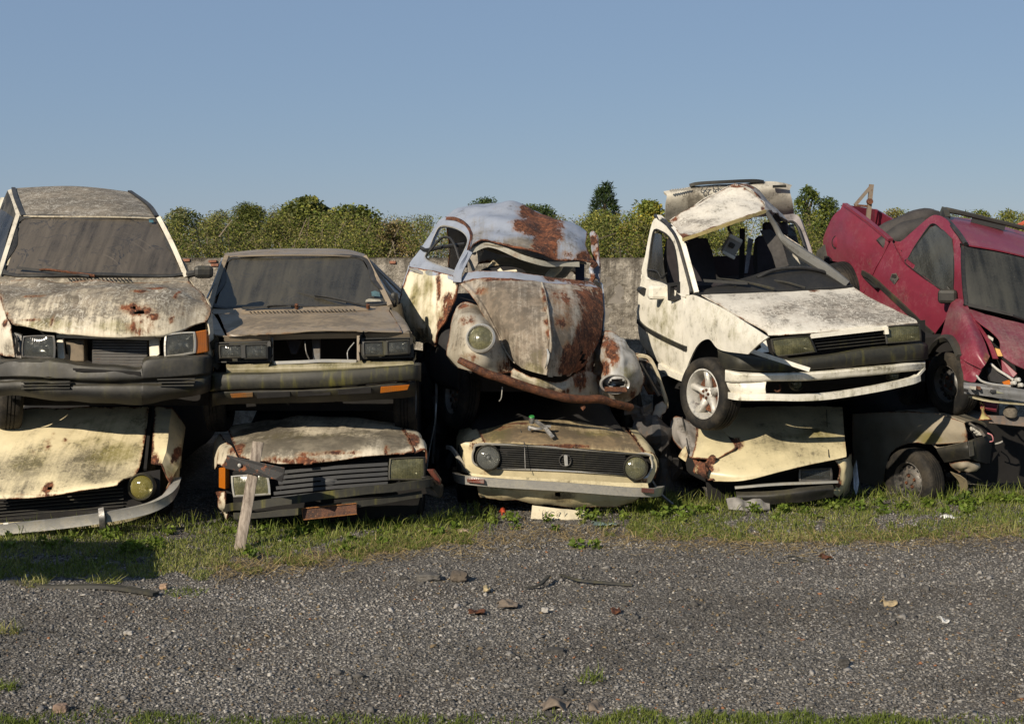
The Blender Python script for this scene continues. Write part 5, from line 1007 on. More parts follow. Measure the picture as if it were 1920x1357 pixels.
o = panel(pl, 'plate', [[(998, 947, 10.9), (1045, 953, 10.88), (1070, 955, 10.9), (1096, 957, 10.88)], [(995, 972, 10.84), (1045, 974, 10.82), (1072, 974, 10.80), (1095, 973, 10.82)]], paint('plate_paint', (.56, .50, .36), .15, (.13, .1, .06), .3), 7, .006, .008, 8)
text(pl, 'raised_lettering', 'VIG 8 1', (1036, 963, 10.83), P(1095, 968, 10.83)-P(996, 960, 10.83), (0, .1, 1), .068, simple('letter_paint', (.50, .445, .32), .8), .0015)

# torn metal heap between the beetle and the white hatchback
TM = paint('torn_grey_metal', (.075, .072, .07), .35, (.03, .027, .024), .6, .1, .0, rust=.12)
T = thing('torn_panel_heap', 'tangle of torn dark body panels wedged between the beetle and the white hatchback', 'scrap metal', P(1225, 900, 12.0))
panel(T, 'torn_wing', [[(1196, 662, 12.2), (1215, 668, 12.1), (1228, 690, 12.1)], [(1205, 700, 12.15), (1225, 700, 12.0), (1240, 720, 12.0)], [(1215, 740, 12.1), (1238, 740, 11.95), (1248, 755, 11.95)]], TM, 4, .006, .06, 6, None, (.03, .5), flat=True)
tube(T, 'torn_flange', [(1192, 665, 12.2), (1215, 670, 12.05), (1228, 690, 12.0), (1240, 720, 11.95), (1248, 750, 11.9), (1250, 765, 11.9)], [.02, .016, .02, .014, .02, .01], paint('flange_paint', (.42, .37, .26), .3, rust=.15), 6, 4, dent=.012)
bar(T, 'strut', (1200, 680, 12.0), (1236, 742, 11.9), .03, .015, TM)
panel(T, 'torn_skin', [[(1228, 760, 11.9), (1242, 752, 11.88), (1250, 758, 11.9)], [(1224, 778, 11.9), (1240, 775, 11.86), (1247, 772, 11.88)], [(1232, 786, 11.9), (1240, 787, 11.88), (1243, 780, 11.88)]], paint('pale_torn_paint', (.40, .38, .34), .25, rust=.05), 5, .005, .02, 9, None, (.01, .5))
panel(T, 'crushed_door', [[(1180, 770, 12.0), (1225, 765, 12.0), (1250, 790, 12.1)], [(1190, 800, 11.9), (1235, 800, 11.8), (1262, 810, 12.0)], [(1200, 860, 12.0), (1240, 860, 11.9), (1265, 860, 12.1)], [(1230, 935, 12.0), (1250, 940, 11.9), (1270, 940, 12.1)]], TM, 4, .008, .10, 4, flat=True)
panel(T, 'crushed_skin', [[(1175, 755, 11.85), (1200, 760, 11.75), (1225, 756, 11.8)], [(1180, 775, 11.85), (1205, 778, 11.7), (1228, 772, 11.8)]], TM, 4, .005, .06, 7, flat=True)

# near-black panels added as shade in the gap between brown saloon and beetle
T2 = thing('torn_panel_heap', 'bent metal strips and added near-black panels filling the shaded gap between the brown-grey saloon and the beetle', 'scrap metal', P(815, 920, 12.6))
BLKM2 = paint('gap_shade_metal', (.022, .021, .020), .2, (.015, .013, .012), .5, .0, .0, rust=.05)
panel(T2, 'gap_shade_panel', [[(776, 655, 12.9), (812, 660, 12.7), (850, 668, 12.8)], [(780, 740, 12.8), (815, 745, 12.5), (852, 750, 12.6)], [(782, 830, 12.7), (815, 835, 12.4), (848, 840, 12.5)], [(785, 925, 12.6), (818, 930, 12.3), (845, 925, 12.4)]], BLKM2, 4, .01, .07, 4, flat=True)
panel(T2, 'gap_shade_backing', [[(770, 700, 13.6), (830, 700, 13.6), (900, 690, 13.6)], [(770, 880, 13.4), (830, 880, 13.4), (900, 860, 13.4)]], BLKM2, 4, .01, .08, 3, flat=True)
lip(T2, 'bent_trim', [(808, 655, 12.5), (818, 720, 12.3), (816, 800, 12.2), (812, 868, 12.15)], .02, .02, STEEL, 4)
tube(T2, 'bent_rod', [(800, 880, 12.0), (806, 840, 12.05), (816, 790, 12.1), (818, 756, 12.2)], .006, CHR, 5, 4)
# ------------------------------------------------------------------ car D: white hatchback, upper tier, three-quarter view
def yS(x):
    u = (x-960)/FPX; s = (1.651-10.9*u)/(.225+.974*u); return 10.9+.974*s
def yF(x):
    u = (x-960)/FPX; t = (u*10.9-1.651)/(.974-.225*u); return 10.9+.225*t
def S_(x, y, d=0.): return (x, y, yS(x)+d+max(0, 556-y)*.0022)
def F_(x, y, d=0.): return (x, y, yF(x)+d)
PD = paint('lichened_white_paint', (.66, .62, .53), .16, (.20, .17, .135), .3, .30, .03, .75, (.72, .68, .58), rough=.45, nscale=1.3)
PDs = paint('white_flank_paint', (.72, .685, .59), .10, (.22, .20, .13), .8, .1, .20, .5, (.42, .40, .26), rough=.42, nscale=1.8, mcol=(.24, .22, .09), mold=.6)
D = thing('scrap_car', 'white hatchback on the upper row with tent-folded roof and alloy wheel hanging free', 'car', (1.9, 12.0, .85), 'cars stacked two high along the wall')
panel(D, 'bonnet', [[(1309, 550, 11.75), (1380, 547, 11.85), (1450, 544, 11.95), (1520, 541, 12.03), (1595, 535, 12.15)], [(1345, 570, 11.5), (1410, 567, 11.55), (1480, 565, 11.65), (1550, 562, 11.75), (1632, 558, 11.9)],
   [(1390, 595, 11.25), (1450, 594, 11.27), (1520, 590, 11.35), (1595, 585, 11.5), (1676, 579, 11.65)], [(1433, 620, 11.08), (1492, 618, 11.06), (1560, 613, 11.12), (1640, 605, 11.25), (1714, 597, 11.42)], [(1441, 629, 11.04), (1495, 626, 11.02), (1560, 621, 11.08), (1640, 613, 11.2), (1721, 605, 11.37)]],
   PD, 10, .008, .006, 3, {'g': [(1600, 580, 110, .45, 26), (1480, 580, 60, .28, 16), (1660, 590, 40, .4)], 'm': [(1560, 616, 180, .3, 6)], 'r': [(1525, 543, 14, .6, 4)]}, (.012, .35))
c6 = [((1284, 557), (1280, 602), (1284, 702)), ((1300, 553), (1299, 600), (1293, 674)), ((1325, 563), (1322, 602), (1309, 646)), ((1355, 578), (1351, 608), (1329, 636)), ((1396, 603), (1388, 630), (1350, 656)), ((1440, 632), (1424, 644), (1403, 664))]
panel(D, 'front_wing', [[S_(a[0][0], a[0][1], .05 if i < 5 else .0) for i, a in enumerate(c6)], [S_(a[1][0], a[1][1], -.02) for a in c6], [S_(a[2][0], a[2][1], 0.) for a in c6]], PDs, 8, .012, .004, 3, {'g': [(1330, 590, 50, .2, 30)], 'm': [(1380, 630, 40, .3, 14)]})
panel(D, 'door', [[S_(1204, 516, .02), S_(1240, 530, .02), S_(1283, 556, .03)], [S_(1197, 560), S_(1238, 578, -.03), S_(1280, 602, -.02)], [S_(1196, 605), S_(1236, 628, -.04), S_(1279, 652, -.02)], [S_(1201, 640, .02), S_(1240, 668, 0), S_(1281, 692, 0)], [S_(1214, 660, .08), S_(1248, 690, .05), S_(1290, 714, .03)]], PDs, 9, .02, .004, 3, {'m': [(1240, 610, 20, .3, 60)]})
panel(D, 'quarter_panel', [[S_(1204, 515, .03), (1226, 505, 13.8), (1262, 500, 14.6)], [S_(1196, 600, .03), (1222, 600, 13.9), (1262, 590, 14.8)], [S_(1213, 662, .1), (1235, 660, 13.8), (1268, 650, 14.7)]], PDs, 5, .01, .02)
sweep(D, 'rub_strip', [S_(1196, 602, -.03), S_(1212, 616, -.04), S_(1240, 632, -.06), S_(1278, 650, -.04), S_(1286, 653, -.04)], [(-.012, -.018), (.012, -.018), (.012, .018), (-.012, .018)], BLK, 4)
sweep(D, 'sill', [S_(1240, 686, .05), S_(1262, 700, .04), S_(1292, 712, .03)], [(-.03, -.025), (.03, -.025), (.03, .025), (-.03, .025)], PDs, 3)
out_ = [(1226, 411), (1240, 413), (1257, 429), (1271, 455), (1281, 490), (1285, 530), (1284, 557), (1262, 544), (1240, 531), (1204, 517), (1210, 478), (1217, 440)]
inn_ = [(1226, 430), (1240, 433), (1253, 442), (1264, 460), (1270, 490), (1273, 525), (1272, 546), (1256, 537), (1240, 529), (1214, 519), (1216, 482), (1220, 452)]
o = ring(D, 'door_frame', [S_(*p) for p in out_], [S_(*p, .01) for p in inn_], PDs, 3, 3, .03)
ring(o, 'window_seal', [S_(*p, -.004) for p in inn_], [S_(p[0]+(1244-p[0])*.07, p[1]+(486-p[1])*.06, .02) for p in inn_], RUB, 1, 3, .01)
panel(o, 'lowered_glass', [[S_(1225, 436, .04), S_(1240, 440, .04)], [S_(1219, 480, .04), S_(1244, 500, .04)], [S_(1215, 517, .04), S_(1250, 532, .04)]], WS_D, 4, .005)
sweep(D, 'windscreen_pillar', [(1256, 424, 12.5), (1277, 450, 12.1), (1291, 495, 11.9), (1306, 550, 11.72)], [(-.02, -.02), (.02, -.02), (.02, .02), (-.02, .02)], PDs, 5, (0, -1, .2))
tube(D, 'pillar_seal', [(1250, 420, 12.5), (1268, 446, 12.12), (1283, 495, 11.9), (1297, 548, 11.72)], .014, RUB, 6, 5)
tube(D, 'roof_drip', [(1229, 405, 13.0), (1245, 414, 12.6), (1258, 426, 12.4)], .02, RUB, 6, 3)
hexa(D, 'roof_rail_stub', [(1232, 403, 12.75), (1240, 403, 12.75), (1256, 418, 12.5), (1250, 420, 12.5), (1236, 412, 12.7)], PD, (0, .02, 0), .004)
panel(D, 'roof', [[(1280, 448, 12.0), (1330, 430, 12.1), (1385, 411, 12.25), (1435, 394, 12.45)], [(1267, 430, 12.3), (1318, 405, 12.45), (1375, 382, 12.6), (1427, 374, 12.72)], [(1256, 414, 12.6), (1300, 387, 12.75), (1345, 362, 12.9), (1378, 346, 13.0)]], PD, 10, .006, .012, 3, {'r': [(1258, 412, 10, .9, 6), (1283, 446, 8, 1.), (1432, 392, 8, .9), (1385, 347, 16, .9, 3), (1400, 352, 14, .6, 3)], 'g': [(1290, 420, 40, .3, 20)], 'm': [(1380, 405, 60, .2)]}, (.012, .55))
panel(D, 'roof', [[(1378, 346, 13.0), (1400, 350, 12.95), (1427, 374, 12.72), (1435, 394, 12.45)], [(1404, 350, 13.3), (1424, 362, 13.3), (1448, 388, 13.1), (1465, 405, 12.9)], [(1425, 372, 13.8), (1440, 385, 13.8), (1460, 405, 13.6), (1478, 425, 13.3)]], paint('roof_shade_paint', (.40, .38, .35), .35, rust=.05), 7, .006, .02, 4, {'r': [(1405, 350, 16, .9, 5), (1420, 365, 10, .8, 8)]})
panel(D, 'rear_roof', [[(1256, 414, 12.62), (1300, 387, 12.77), (1345, 362, 12.92), (1378, 347, 13.02)], [(1262, 424, 13.2), (1310, 402, 13.4), (1355, 388, 13.5), (1395, 380, 13.6)], [(1270, 436, 13.9), (1315, 424, 14.1), (1360, 416, 14.2), (1410, 412, 14.2)]], PD, 5, .008, .02, 4)
sweep(D, 'roof_lip', [(1280, 449, 12.0), (1330, 432, 12.1), (1385, 413, 12.25), (1435, 396, 12.45)], [(-.012, -.016), (.012, -.016), (.012, .012), (-.012, .012)], paint('lip_paint', (.42, .34, .14), .25, rust=.16), 6, dent=.004)
tube(D, 'windscreen_pillar', [(1436, 396, 12.45), (1452, 420, 12.5), (1466, 446, 12.5), (1500, 473, 12.38), (1545, 502, 12.26), (1590, 533, 12.16)], [.02, .024, .03, .05, .048, .035], paint('pillar_grey', (.13, .13, .122), .25, (.06, .055, .045)), 8, 4, dent=.006)
tube(D, 'pillar_edge', [(1466, 440, 12.55), (1505, 466, 12.42), (1550, 500, 12.3), (1590, 530, 12.2)], .012, PDs, 6, 3, {'r': [.35]})
panel(D, 'dashboard', [[(1306, 552, 11.78), (1385, 549, 11.88), (1460, 546, 11.98), (1530, 542, 12.06), (1597, 537, 12.17)], [(1330, 543, 12.0), (1395, 528, 12.1), (1455, 512, 12.2), (1520, 508, 12.25), (1580, 522, 12.3)], [(1345, 545, 12.3), (1400, 530, 12.4), (1455, 514, 12.45), (1515, 510, 12.5), (1565, 524, 12.5)], [(1345, 610, 12.35), (1400, 605, 12.45), (1455, 600, 12.5), (1515, 595, 12.55), (1565, 590, 12.55)]], plastic('dash_plastic', (.010, .010, .010), .55, (.03, .028, .024), .2), 6, .01, .006)
tube(D, 'dash_trim', [(1420, 521, 12.1), (1455, 506, 12.15), (1510, 503, 12.2), (1560, 515, 12.22), (1584, 538, 12.15)], .016, RUB, 8, 5)
sweep(D, 'windscreen_seal', [(1300, 552, 11.7), (1380, 549, 11.82), (1450, 546, 11.92), (1520, 543, 12.0), (1597, 537, 12.13)], [(-.02, -.01), (.02, -.01), (.02, .01), (-.02, .01)], RUB, 4)
o = tube(D, 'wiper', [(1452, 542, 11.88), (1420, 534, 11.92), (1380, 526, 11.98), (1345, 522, 12.02)], [.013, .011, .009, .006], BLK, 6, 5)
bar(o, 'wiper_blade', (1318, 526, 12.0), (1402, 531, 11.92), .014, .024, RUB)
tube(D, 'wiper', [(1510, 540, 11.98), (1470, 529, 12.05), (1425, 526, 12.1), (1375, 538, 11.95)], [.012, .010, .008, .006], BLK, 6, 5)
SEAT = simple('striped_seat_cloth', (.020, .016, .018), .9, .35, 26)
for (x, y, Y) in ((1302, 556, 12.6), (1470, 548, 13.0)): seat(D, P(x, y, Y), Vector((.974, .225, 0)), Vector((-.225, .974, 0)), Vector((0, 0, 1)), SEAT)
panel(D, 'rear_bench', [[(1262, 490, 13.9), (1350, 480, 14.1), (1440, 478, 14.3)], [(1262, 600, 13.7), (1350, 590, 13.9), (1440, 585, 14.1)]], INT, 4, .1)
panel(D, 'far_flank', [[(1468, 452, 12.8), (1500, 480, 12.9), (1560, 520, 12.6), (1600, 540, 12.25)], [(1440, 590, 13.6), (1500, 600, 13.2), (1560, 600, 12.8), (1620, 600, 12.3)], [(1440, 690, 13.6), (1500, 700, 13.2), (1580, 700, 12.8), (1640, 700, 12.3)]], PD, 5, .01)
o = boxc(D, 'overhead_console', (1372, 461, 12.6), (.13, .07, .17), simple('grey_plastic', (.20, .195, .18), .55, .2), (.2, .45, .2), .014)
boxc(o, 'lamp_switch', (1372, 460, 12.55), (.05, .03, .045), BLK, (.2, .45, .2), .008); boxc(o, 'visor_clip', (1379, 447, 12.56), (.13, .03, .035), simple('pale_grey', (.42, .41, .37), .5, .2), (.2, .45, .2), .008); boxc(o, 'lamp_cover', (1366, 478, 12.56), (.13, .03, .03), simple('pale_grey2', (.50, .49, .43), .5, .2), (.2, .45, .2), .008)
tube(D, 'hanging_cable', [(1368, 418, 12.5), (1366, 428, 12.55), (1372, 440, 12.6)], .012, RUB, 6, 4)
hexa(D, 'sun_visor', [(1425, 432, 12.7), (1445, 430, 12.7), (1466, 452, 12.6), (1480, 498, 12.45), (1456, 505, 12.45), (1448, 478, 12.55)], simple('dark_visor', (.035, .032, .03), .8), (0, .02, 0), .006)
hexa(D, 'seat_belt', [(1403, 445, 13.2), (1413, 449, 13.2), (1402, 512, 13.0), (1396, 512, 13.0)], simple('belt_web', (.22, .22, .24), .8), (0, .01, 0), 0)
bar(D, 'door_pillar', (1392, 430, 13.3), (1390, 545, 13.0), .05, .04, INT); tube(D, 'tie_wire', [S_(1214, 505, -.01), S_(1232, 509, -.03), S_(1240, 520, -.01), S_(1250, 512, .02)], .006, RUB, 5, 4)
mb = boxc(D, 'door_mirror', S_(1233, 548, -.17), (.175, .10, .125), PDs, (0, 0, .24), .03)
ring(mb, 'mirror_bracket', [S_(1251, 531, -.15), S_(1275, 528, .0), S_(1276, 561, .0), S_(1252, 563, -.15)], [S_(1257, 537, -.13), S_(1270, 535, .0), S_(1267, 554, .0), S_(1256, 557, -.13)], RUB, 2, 3, .04, linear=True)
tube(D, 'black_cap', [S_(1200, 543, -.02), S_(1207, 546, -.06)], [.03, .035], RUB, 8, 2)
rectlamp(D, 'headlight', [F_(1446, 636), F_(1516, 629), F_(1530, 660), F_(1454, 669)], LENSG, .08, .02, .12, BLK, .012)
rectlamp(D, 'headlight', [F_(1660, 612, .02), F_(1723, 609, .02), F_(1726, 639, .02), F_(1663, 644)], LENSG, .08, .02, .12, BLK, .012)
bar(D, 'grille_strip', F_(1520, 630, .0), F_(1661, 614, .0), .03, .035, PDs); bar(D, 'grille_strip_end', F_(1660, 612, -.01), F_(1662, 626, -.01), .03, .05, PDs, (0, 1, 0))
g = panel(D, 'grille', [[F_(1515, 626, .12), F_(1665, 612, .12)], [F_(1520, 668, .10), F_(1668, 652, .10)]], DARK, 4)
for i in range(4): bar(g, 'grille_slat', F_(1526, 638+i*6, .05), F_(1660, 624+i*6, .05), .03, .006, BLK)
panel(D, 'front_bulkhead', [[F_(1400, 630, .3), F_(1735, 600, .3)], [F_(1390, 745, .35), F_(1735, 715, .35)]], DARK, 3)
hexa(D, 'lamp_bracket', [F_(1424, 638, .03), F_(1436, 634, .03), F_(1442, 660, .0), F_(1412, 662, .0), F_(1428, 652, .02)], PDs, (0, .02, 0), .003)
bxs = [1346, 1356, 1374, 1400, 1467, 1540, 1603, 1680, 1725, 1738, 1740]; byt = [655, 660, 664, 668, 674, 668, 658, 649, 645, 649, 655]; byb = [668, 690, 693, 695, 697, 692, 686, 680, 676, 674, 672]
bYY = [11.16, 11.06, 10.93, 10.87, 10.90, 10.97, 11.04, 11.16, 11.26, 11.36, 11.6]
panel(D, 'front_bumper', [[(x, a+(b_-a)*f, y+dy) for x, a, b_, y in zip(bxs, byt, byb, bYY)] for f, dy in ((-.12, .14), (0, .02), (.12, -.01), (.5, -.025), (.9, -.01), (1., .02))], BLKM, 5, .01, .003)
ux = [1360, 1384, 1437, 1524, 1620, 1700, 1735]; ut = [692, 697, 699, 696, 688, 680, 677]; ub = [714, 716, 714, 712, 704, 696, 692]; uY = [11.04, 10.88, 10.86, 10.95, 11.05, 11.18, 11.34]
panel(D, 'bumper_skirt', [[(x, a, y+.03) for x, a, y in zip(ux, ut, uY)], [(x, a+3, y-.02) for x, a, y in zip(ux, ut, uY)], [(x, (a+b_)/2, y-.02) for x, a, b_, y in zip(ux, ut, ub, uY)], [(x, b_, y) for x, b_, y in zip(ux, ub, uY)], [(x, b_+1, y+.06) for x, b_, y in zip(ux, ub, uY)]], PDs, 5, .01, .003, wear={'g': [(1600, 690, 160, .45, 10)], 'm': [.12]})
panel(D, 'skirt_corner', [[(1361, 714, 11.06), (1386, 716, 10.9), (1437, 714, 10.87)], [(1366, 728, 11.04), (1390, 730, 10.88), (1435, 728, 10.85)], [(1376, 743, 11.06), (1396, 745, 10.9), (1437, 742, 10.87)]], PDs, 5, .01, wear={'g': [(1390, 742, 40, .4, 5)]})
sweep(D, 'skirt_lip', [(1374, 741, 11.06), (1392, 744, 10.9), (1440, 744, 10.84), (1500, 745, 10.88), (1560, 741, 10.95), (1640, 728, 11.05), (1700, 715, 11.17), (1718, 708, 11.25)], [(.04, -.024), (-.01, -.026), (-.022, .0), (-.012, .026), (.04, .026)], PDs, 6, wear={'g': [(1480, 748, 140, .5, 5), (1640, 728, 100, .4)]})
bar(D, 'skirt_stay', (1733, 690, 11.33), (1716, 710, 11.25), .02, .02, PDs)
for x, y in ((1494, 719), (1676, 704)): roundlamp(D, 'fog_lamp', F_(x, y, .05), (.2, -1, .05), .048, LENSG, BLK, .008)
tube(D, 'tow_hook', [F_(1462, 722, .04), F_(1463, 730, .0), F_(1457, 734, .0), F_(1452, 730, .0)], .008, RUST, 6, 4)
o = bar(D, 'dangling_trim_strip', (1408, 658, 10.82), (1518, 693, 10.76), .018, .032, PDs); boxc(o, 'trim_clip', (1402, 659, 10.82), (.04, .03, .05), RUB, (0, .4, 0), .008)
wheel(D, (1332, 738, 11.36), (-.84, -.53, .04), .29, .185, 'alloy', rr=.70, matr=ALU)
wheel(D, (1690, 715, 12.7), (.95, .2, 0), .29, .18)
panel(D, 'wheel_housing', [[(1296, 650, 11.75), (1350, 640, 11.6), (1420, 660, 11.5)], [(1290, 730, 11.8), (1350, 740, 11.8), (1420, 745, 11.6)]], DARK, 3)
loft(D, 'floor_hull', [(11.35, 1.82, 3.15, .98, 1.25), (12.2, 1.55, 3.15, .95, 1.35), (13.2, 1.35, 2.9, .95, 1.4), (14.6, 1.35, 2.6, .95, 1.45)], DARK, 2)

# wreck behind D with its lid raised
PK = paint('blotched_white_paint', (.46, .43, .36), .38, (.13, .115, .09), .5, .1, .12, 0., rough=.6, nscale=2.)
K = thing('scrap_car', 'grey-white wreck behind the folded roof, lid raised with upside-down digits', 'car', (2.3, 14.3, .1), 'cars stacked two high along the wall')
lid = panel(K, 'raised_lid', [[(1244, 359, 14.15), (1297, 351, 14.12), (1375, 344, 14.1), (1455, 341, 14.12), (1485, 347, 14.15)], [(1250, 366, 14.1), (1300, 362, 14.05), (1375, 358, 14.03), (1455, 354, 14.05), (1481, 358, 14.1)], [(1248, 385, 14.15), (1300, 384, 14.12), (1375, 382, 14.1), (1455, 378, 14.12), (1486, 380, 14.15)], [(1247, 412, 14.3), (1300, 412, 14.27), (1375, 410, 14.25), (1455, 405, 14.27), (1489, 403, 14.3)]], PK, 7, .03, .012, 3, {'g': [(1300, 370, 14, .5, 30), (1340, 352, 60, .4, 5)]})
sweep(lid, 'spoiler', [(1294, 349, 14.1), (1310, 345, 14.08), (1360, 342, 14.06), (1410, 340, 14.08), (1430, 342, 14.1)], [(-.03, -.012), (.03, -.012), (.03, .02), (-.03, .02)], BLK, 4)
text(lid, 'lettering', '57 33 22', (1344, 354, 14.0), (-1, 0, -.05), (0, -.1, -1), .095, simple('black_print', (.03, .03, .03), .7), .003)
tube(lid, 'script_badge', [(1256+i_*2.4, 357.5-i_*.22+(1.8 if i_ % 2 else -1.4), 14.02) for i_ in range(17)], .010, CHR, 5, 2)
bar(lid, 'lid_badge', (1449, 350, 14.0), (1474, 349, 14.02), .01, .028, BLK)
ring(K, 'rear_door_frame', [(1448, 406, 13.5), (1470, 403, 13.5), (1495, 403, 13.5), (1508, 430, 13.4), (1526, 485, 13.2), (1532, 560, 13.1), (1490, 560, 13.2), (1455, 480, 13.4)], [(1460, 420, 13.5), (1474, 416, 13.5), (1489, 417, 13.5), (1500, 440, 13.4), (1516, 490, 13.2), (1522, 540, 13.1), (1495, 540, 13.2), (1468, 470, 13.4)], paint('mauve_grey_paint', (.22, .20, .205), .3), 3, 3, .04)
tube(K, 'window_seal', [(1460, 422, 13.45), (1474, 417, 13.45), (1490, 418, 13.42), (1502, 442, 13.33), (1517, 490, 13.15)], .014, RUB, 6, 4)
panel(K, 'rear_glass', [[(1462, 424, 13.5), (1488, 420, 13.5)], [(1492, 540, 13.2), (1520, 535, 13.1)]], WS_D, 4, .005)
loft(K, 'body_hull', [(13.35, 1.95, 3.1, .12, 1.5), (13.8, 1.8, 3.0, .12, 1.75), (14.6, 1.7, 2.95, .12, 1.8), (15.4, 1.7, 2.9, .15, 1.3)], DARK, 3)
for x in (1.75, 2.95): wheel(K, Vector((x, 14.9, .29)), (1 if x > 2 else -1, 0, 0), .29, .16)

# ------------------------------------------------------------------ car I: beige saloon with creased bonnet, lower tier
PI = paint('beige_gold_paint', (.54, .47, .29), .10, (.12, .105, .06), .35, .12, .10, 0., rough=.38, spec=.5)
I_ = thing('scrap_car', 'beige saloon on the lower row under the alloy wheel, sharply creased bonnet', 'car', (2.0, 12.3, .05), 'cars stacked two high along the wall')
panel(I_, 'bonnet', [[(1330, 770, 12.1), (1390, 764, 12.05), (1470, 760, 12.05), (1580, 762, 12.1)], [(1345, 800, 11.72), (1400, 800, 11.68), (1480, 800, 11.68), (1582, 796, 11.75)], [(1372, 832, 11.46), (1410, 832, 11.42), (1490, 828, 11.42), (1584, 820, 11.5)],
   [(1340, 862, 11.3), (1400, 866, 11.25), (1490, 856, 11.25), (1586, 842, 11.36)], [(1322, 884, 11.24), (1395, 888, 11.17), (1485, 871, 11.18), (1587, 850, 11.32)], [(1338, 902, 11.22), (1400, 900, 11.15), (1482, 879, 11.16), (1587, 856, 11.30)]], PI, 9, .008, .010, 2.6, {'r': [(1378, 830, 14, .8, 10), (1330, 880, 16, .6, 8)], 'g': [(1450, 835, 60, .35, 14), (1520, 825, 50, .3)], 'm': [(1530, 815, 60, .5, 14), (1420, 895, 60, .4, 5)]}, (.012, .35))
panel(I_, 'folded_wing', [[(1308, 786, 11.9), (1330, 795, 11.8), (1350, 806, 11.7)], [(1306, 815, 11.62), (1340, 820, 11.52), (1381, 834, 11.38)], [(1302, 840, 11.45), (1335, 845, 11.36), (1366, 847, 11.31)], [(1297, 859, 11.38), (1320, 860, 11.3), (1343, 861, 11.27)]], PI, 7, .008, .012, 5, None, (.018, .9))
panel(I_, 'crumpled_nose', [[(1297, 860, 11.4), (1320, 861, 11.32), (1345, 862, 11.28)], [(1300, 874, 11.36), (1316, 880, 11.22), (1330, 884, 11.25)], [(1312, 892, 11.3), (1325, 896, 11.2), (1338, 902, 11.22)]], PI, 5, .006, .06, 9, {'r': [.45, (1320, 875, 30, .9)]}, (.02, 1.), seed=2., flat=True)
panel(I_, 'crumpled_wing', [[(1254, 786, 12.0), (1272, 780, 11.9), (1306, 790, 11.85)], [(1256, 810, 11.9), (1275, 808, 11.7), (1308, 812, 11.68)], [(1270, 838, 11.8), (1285, 838, 11.55), (1304, 838, 11.5)], [(1288, 858, 11.6), (1294, 858, 11.45), (1300, 858, 11.42)]], paint('grey_primer', (.30, .28, .26), .25, rust=.04), 7, .006, .025, 5, None, (.02, .7))
lip(I_, 'wing_seam', [(1279, 782, 11.87), (1286, 815, 11.62), (1292, 850, 11.45)], .008, .008, RUB)
hexa(I_, 'torn_corner', [(1272, 856, 11.5), (1280, 842, 11.5), (1286, 836, 11.5), (1290, 852, 11.45), (1286, 866, 11.42)], PI, (0, .02, 0), .003, wear={'r': [.35]})
lip(I_, 'bonnet_seam', [(1550, 768, 11.95), (1551, 800, 11.70), (1553, 830, 11.435), (1554, 856, 11.26)], .006, .004, RUB)
tube(I_, 'seal_loop', [(1537, 812, 11.6), (1542, 816, 11.56), (1550, 814, 11.56), (1548, 809, 11.6)], .006, RUB, 5, 4)
rectlamp(I_, 'headlight', [(1500, 880, 11.32), (1557, 877, 11.36), (1559, 900, 11.36), (1500, 902, 11.32)], LENS, .07, .01, .15, STEEL)
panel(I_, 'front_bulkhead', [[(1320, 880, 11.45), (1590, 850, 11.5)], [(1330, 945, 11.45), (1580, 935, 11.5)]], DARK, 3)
sweep(I_, 'chrome_strip', [(1378, 914, 11.22), (1450, 908, 11.2), (1520, 905, 11.24), (1570, 903, 11.3)], [(-.015, -.008), (.015, -.008), (.015, .01), (-.015, .01)], CHR, 4)
panel(I_, 'front_bumper', [[(1380, 922, 11.25), (1450, 920, 11.18), (1520, 912, 11.2), (1563, 906, 11.28)], [(1382, 932, 11.2), (1450, 930, 11.14), (1520, 922, 11.16), (1565, 918, 11.24)], [(1390, 945, 11.24), (1450, 945, 11.18), (1520, 940, 11.2), (1563, 932, 11.28)]], BLK, 6, .012, .012, 5)
panel(I_, 'corner_wing', [[(1566, 862, 11.34), (1588, 858, 11.4), (1596, 850, 12.0)], [(1576, 880, 11.34), (1592, 880, 11.42), (1598, 880, 12.0)], [(1572, 905, 11.34), (1586, 910, 11.44), (1594, 915, 12.0)], [(1560, 925, 11.36), (1572, 932, 11.46), (1588, 940, 12.0)]], PI, 6, .01, .01, 5, {'r': [(1574, 905, 10, .8)], 'm': [.2]}, (.015, .6))
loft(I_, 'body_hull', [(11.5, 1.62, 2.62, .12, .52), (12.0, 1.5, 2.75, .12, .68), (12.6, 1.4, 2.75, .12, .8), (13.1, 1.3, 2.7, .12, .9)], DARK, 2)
wheel(I_, Vector((2.6, 12.2, .2)), (1, .1, 0), .27, .16)
fr = thing('bumper_fragment', 'grey broken bumper piece lying in the grass before the beige saloon', 'car part', P(1400, 950, 11.2))
panel(fr, 'fragment', [[(1362, 936, 11.18), (1385, 934, 11.15), (1398, 938, 11.15), (1420, 934, 11.15), (1442, 940, 11.2)], [(1366, 954, 11.1), (1390, 955, 11.06), (1400, 955, 11.06), (1425, 955, 11.08), (1444, 954, 11.12)]], simple('grey_fragment', (.17, .16, .145), .7, .4, 15), 6, .012, .012, 8)

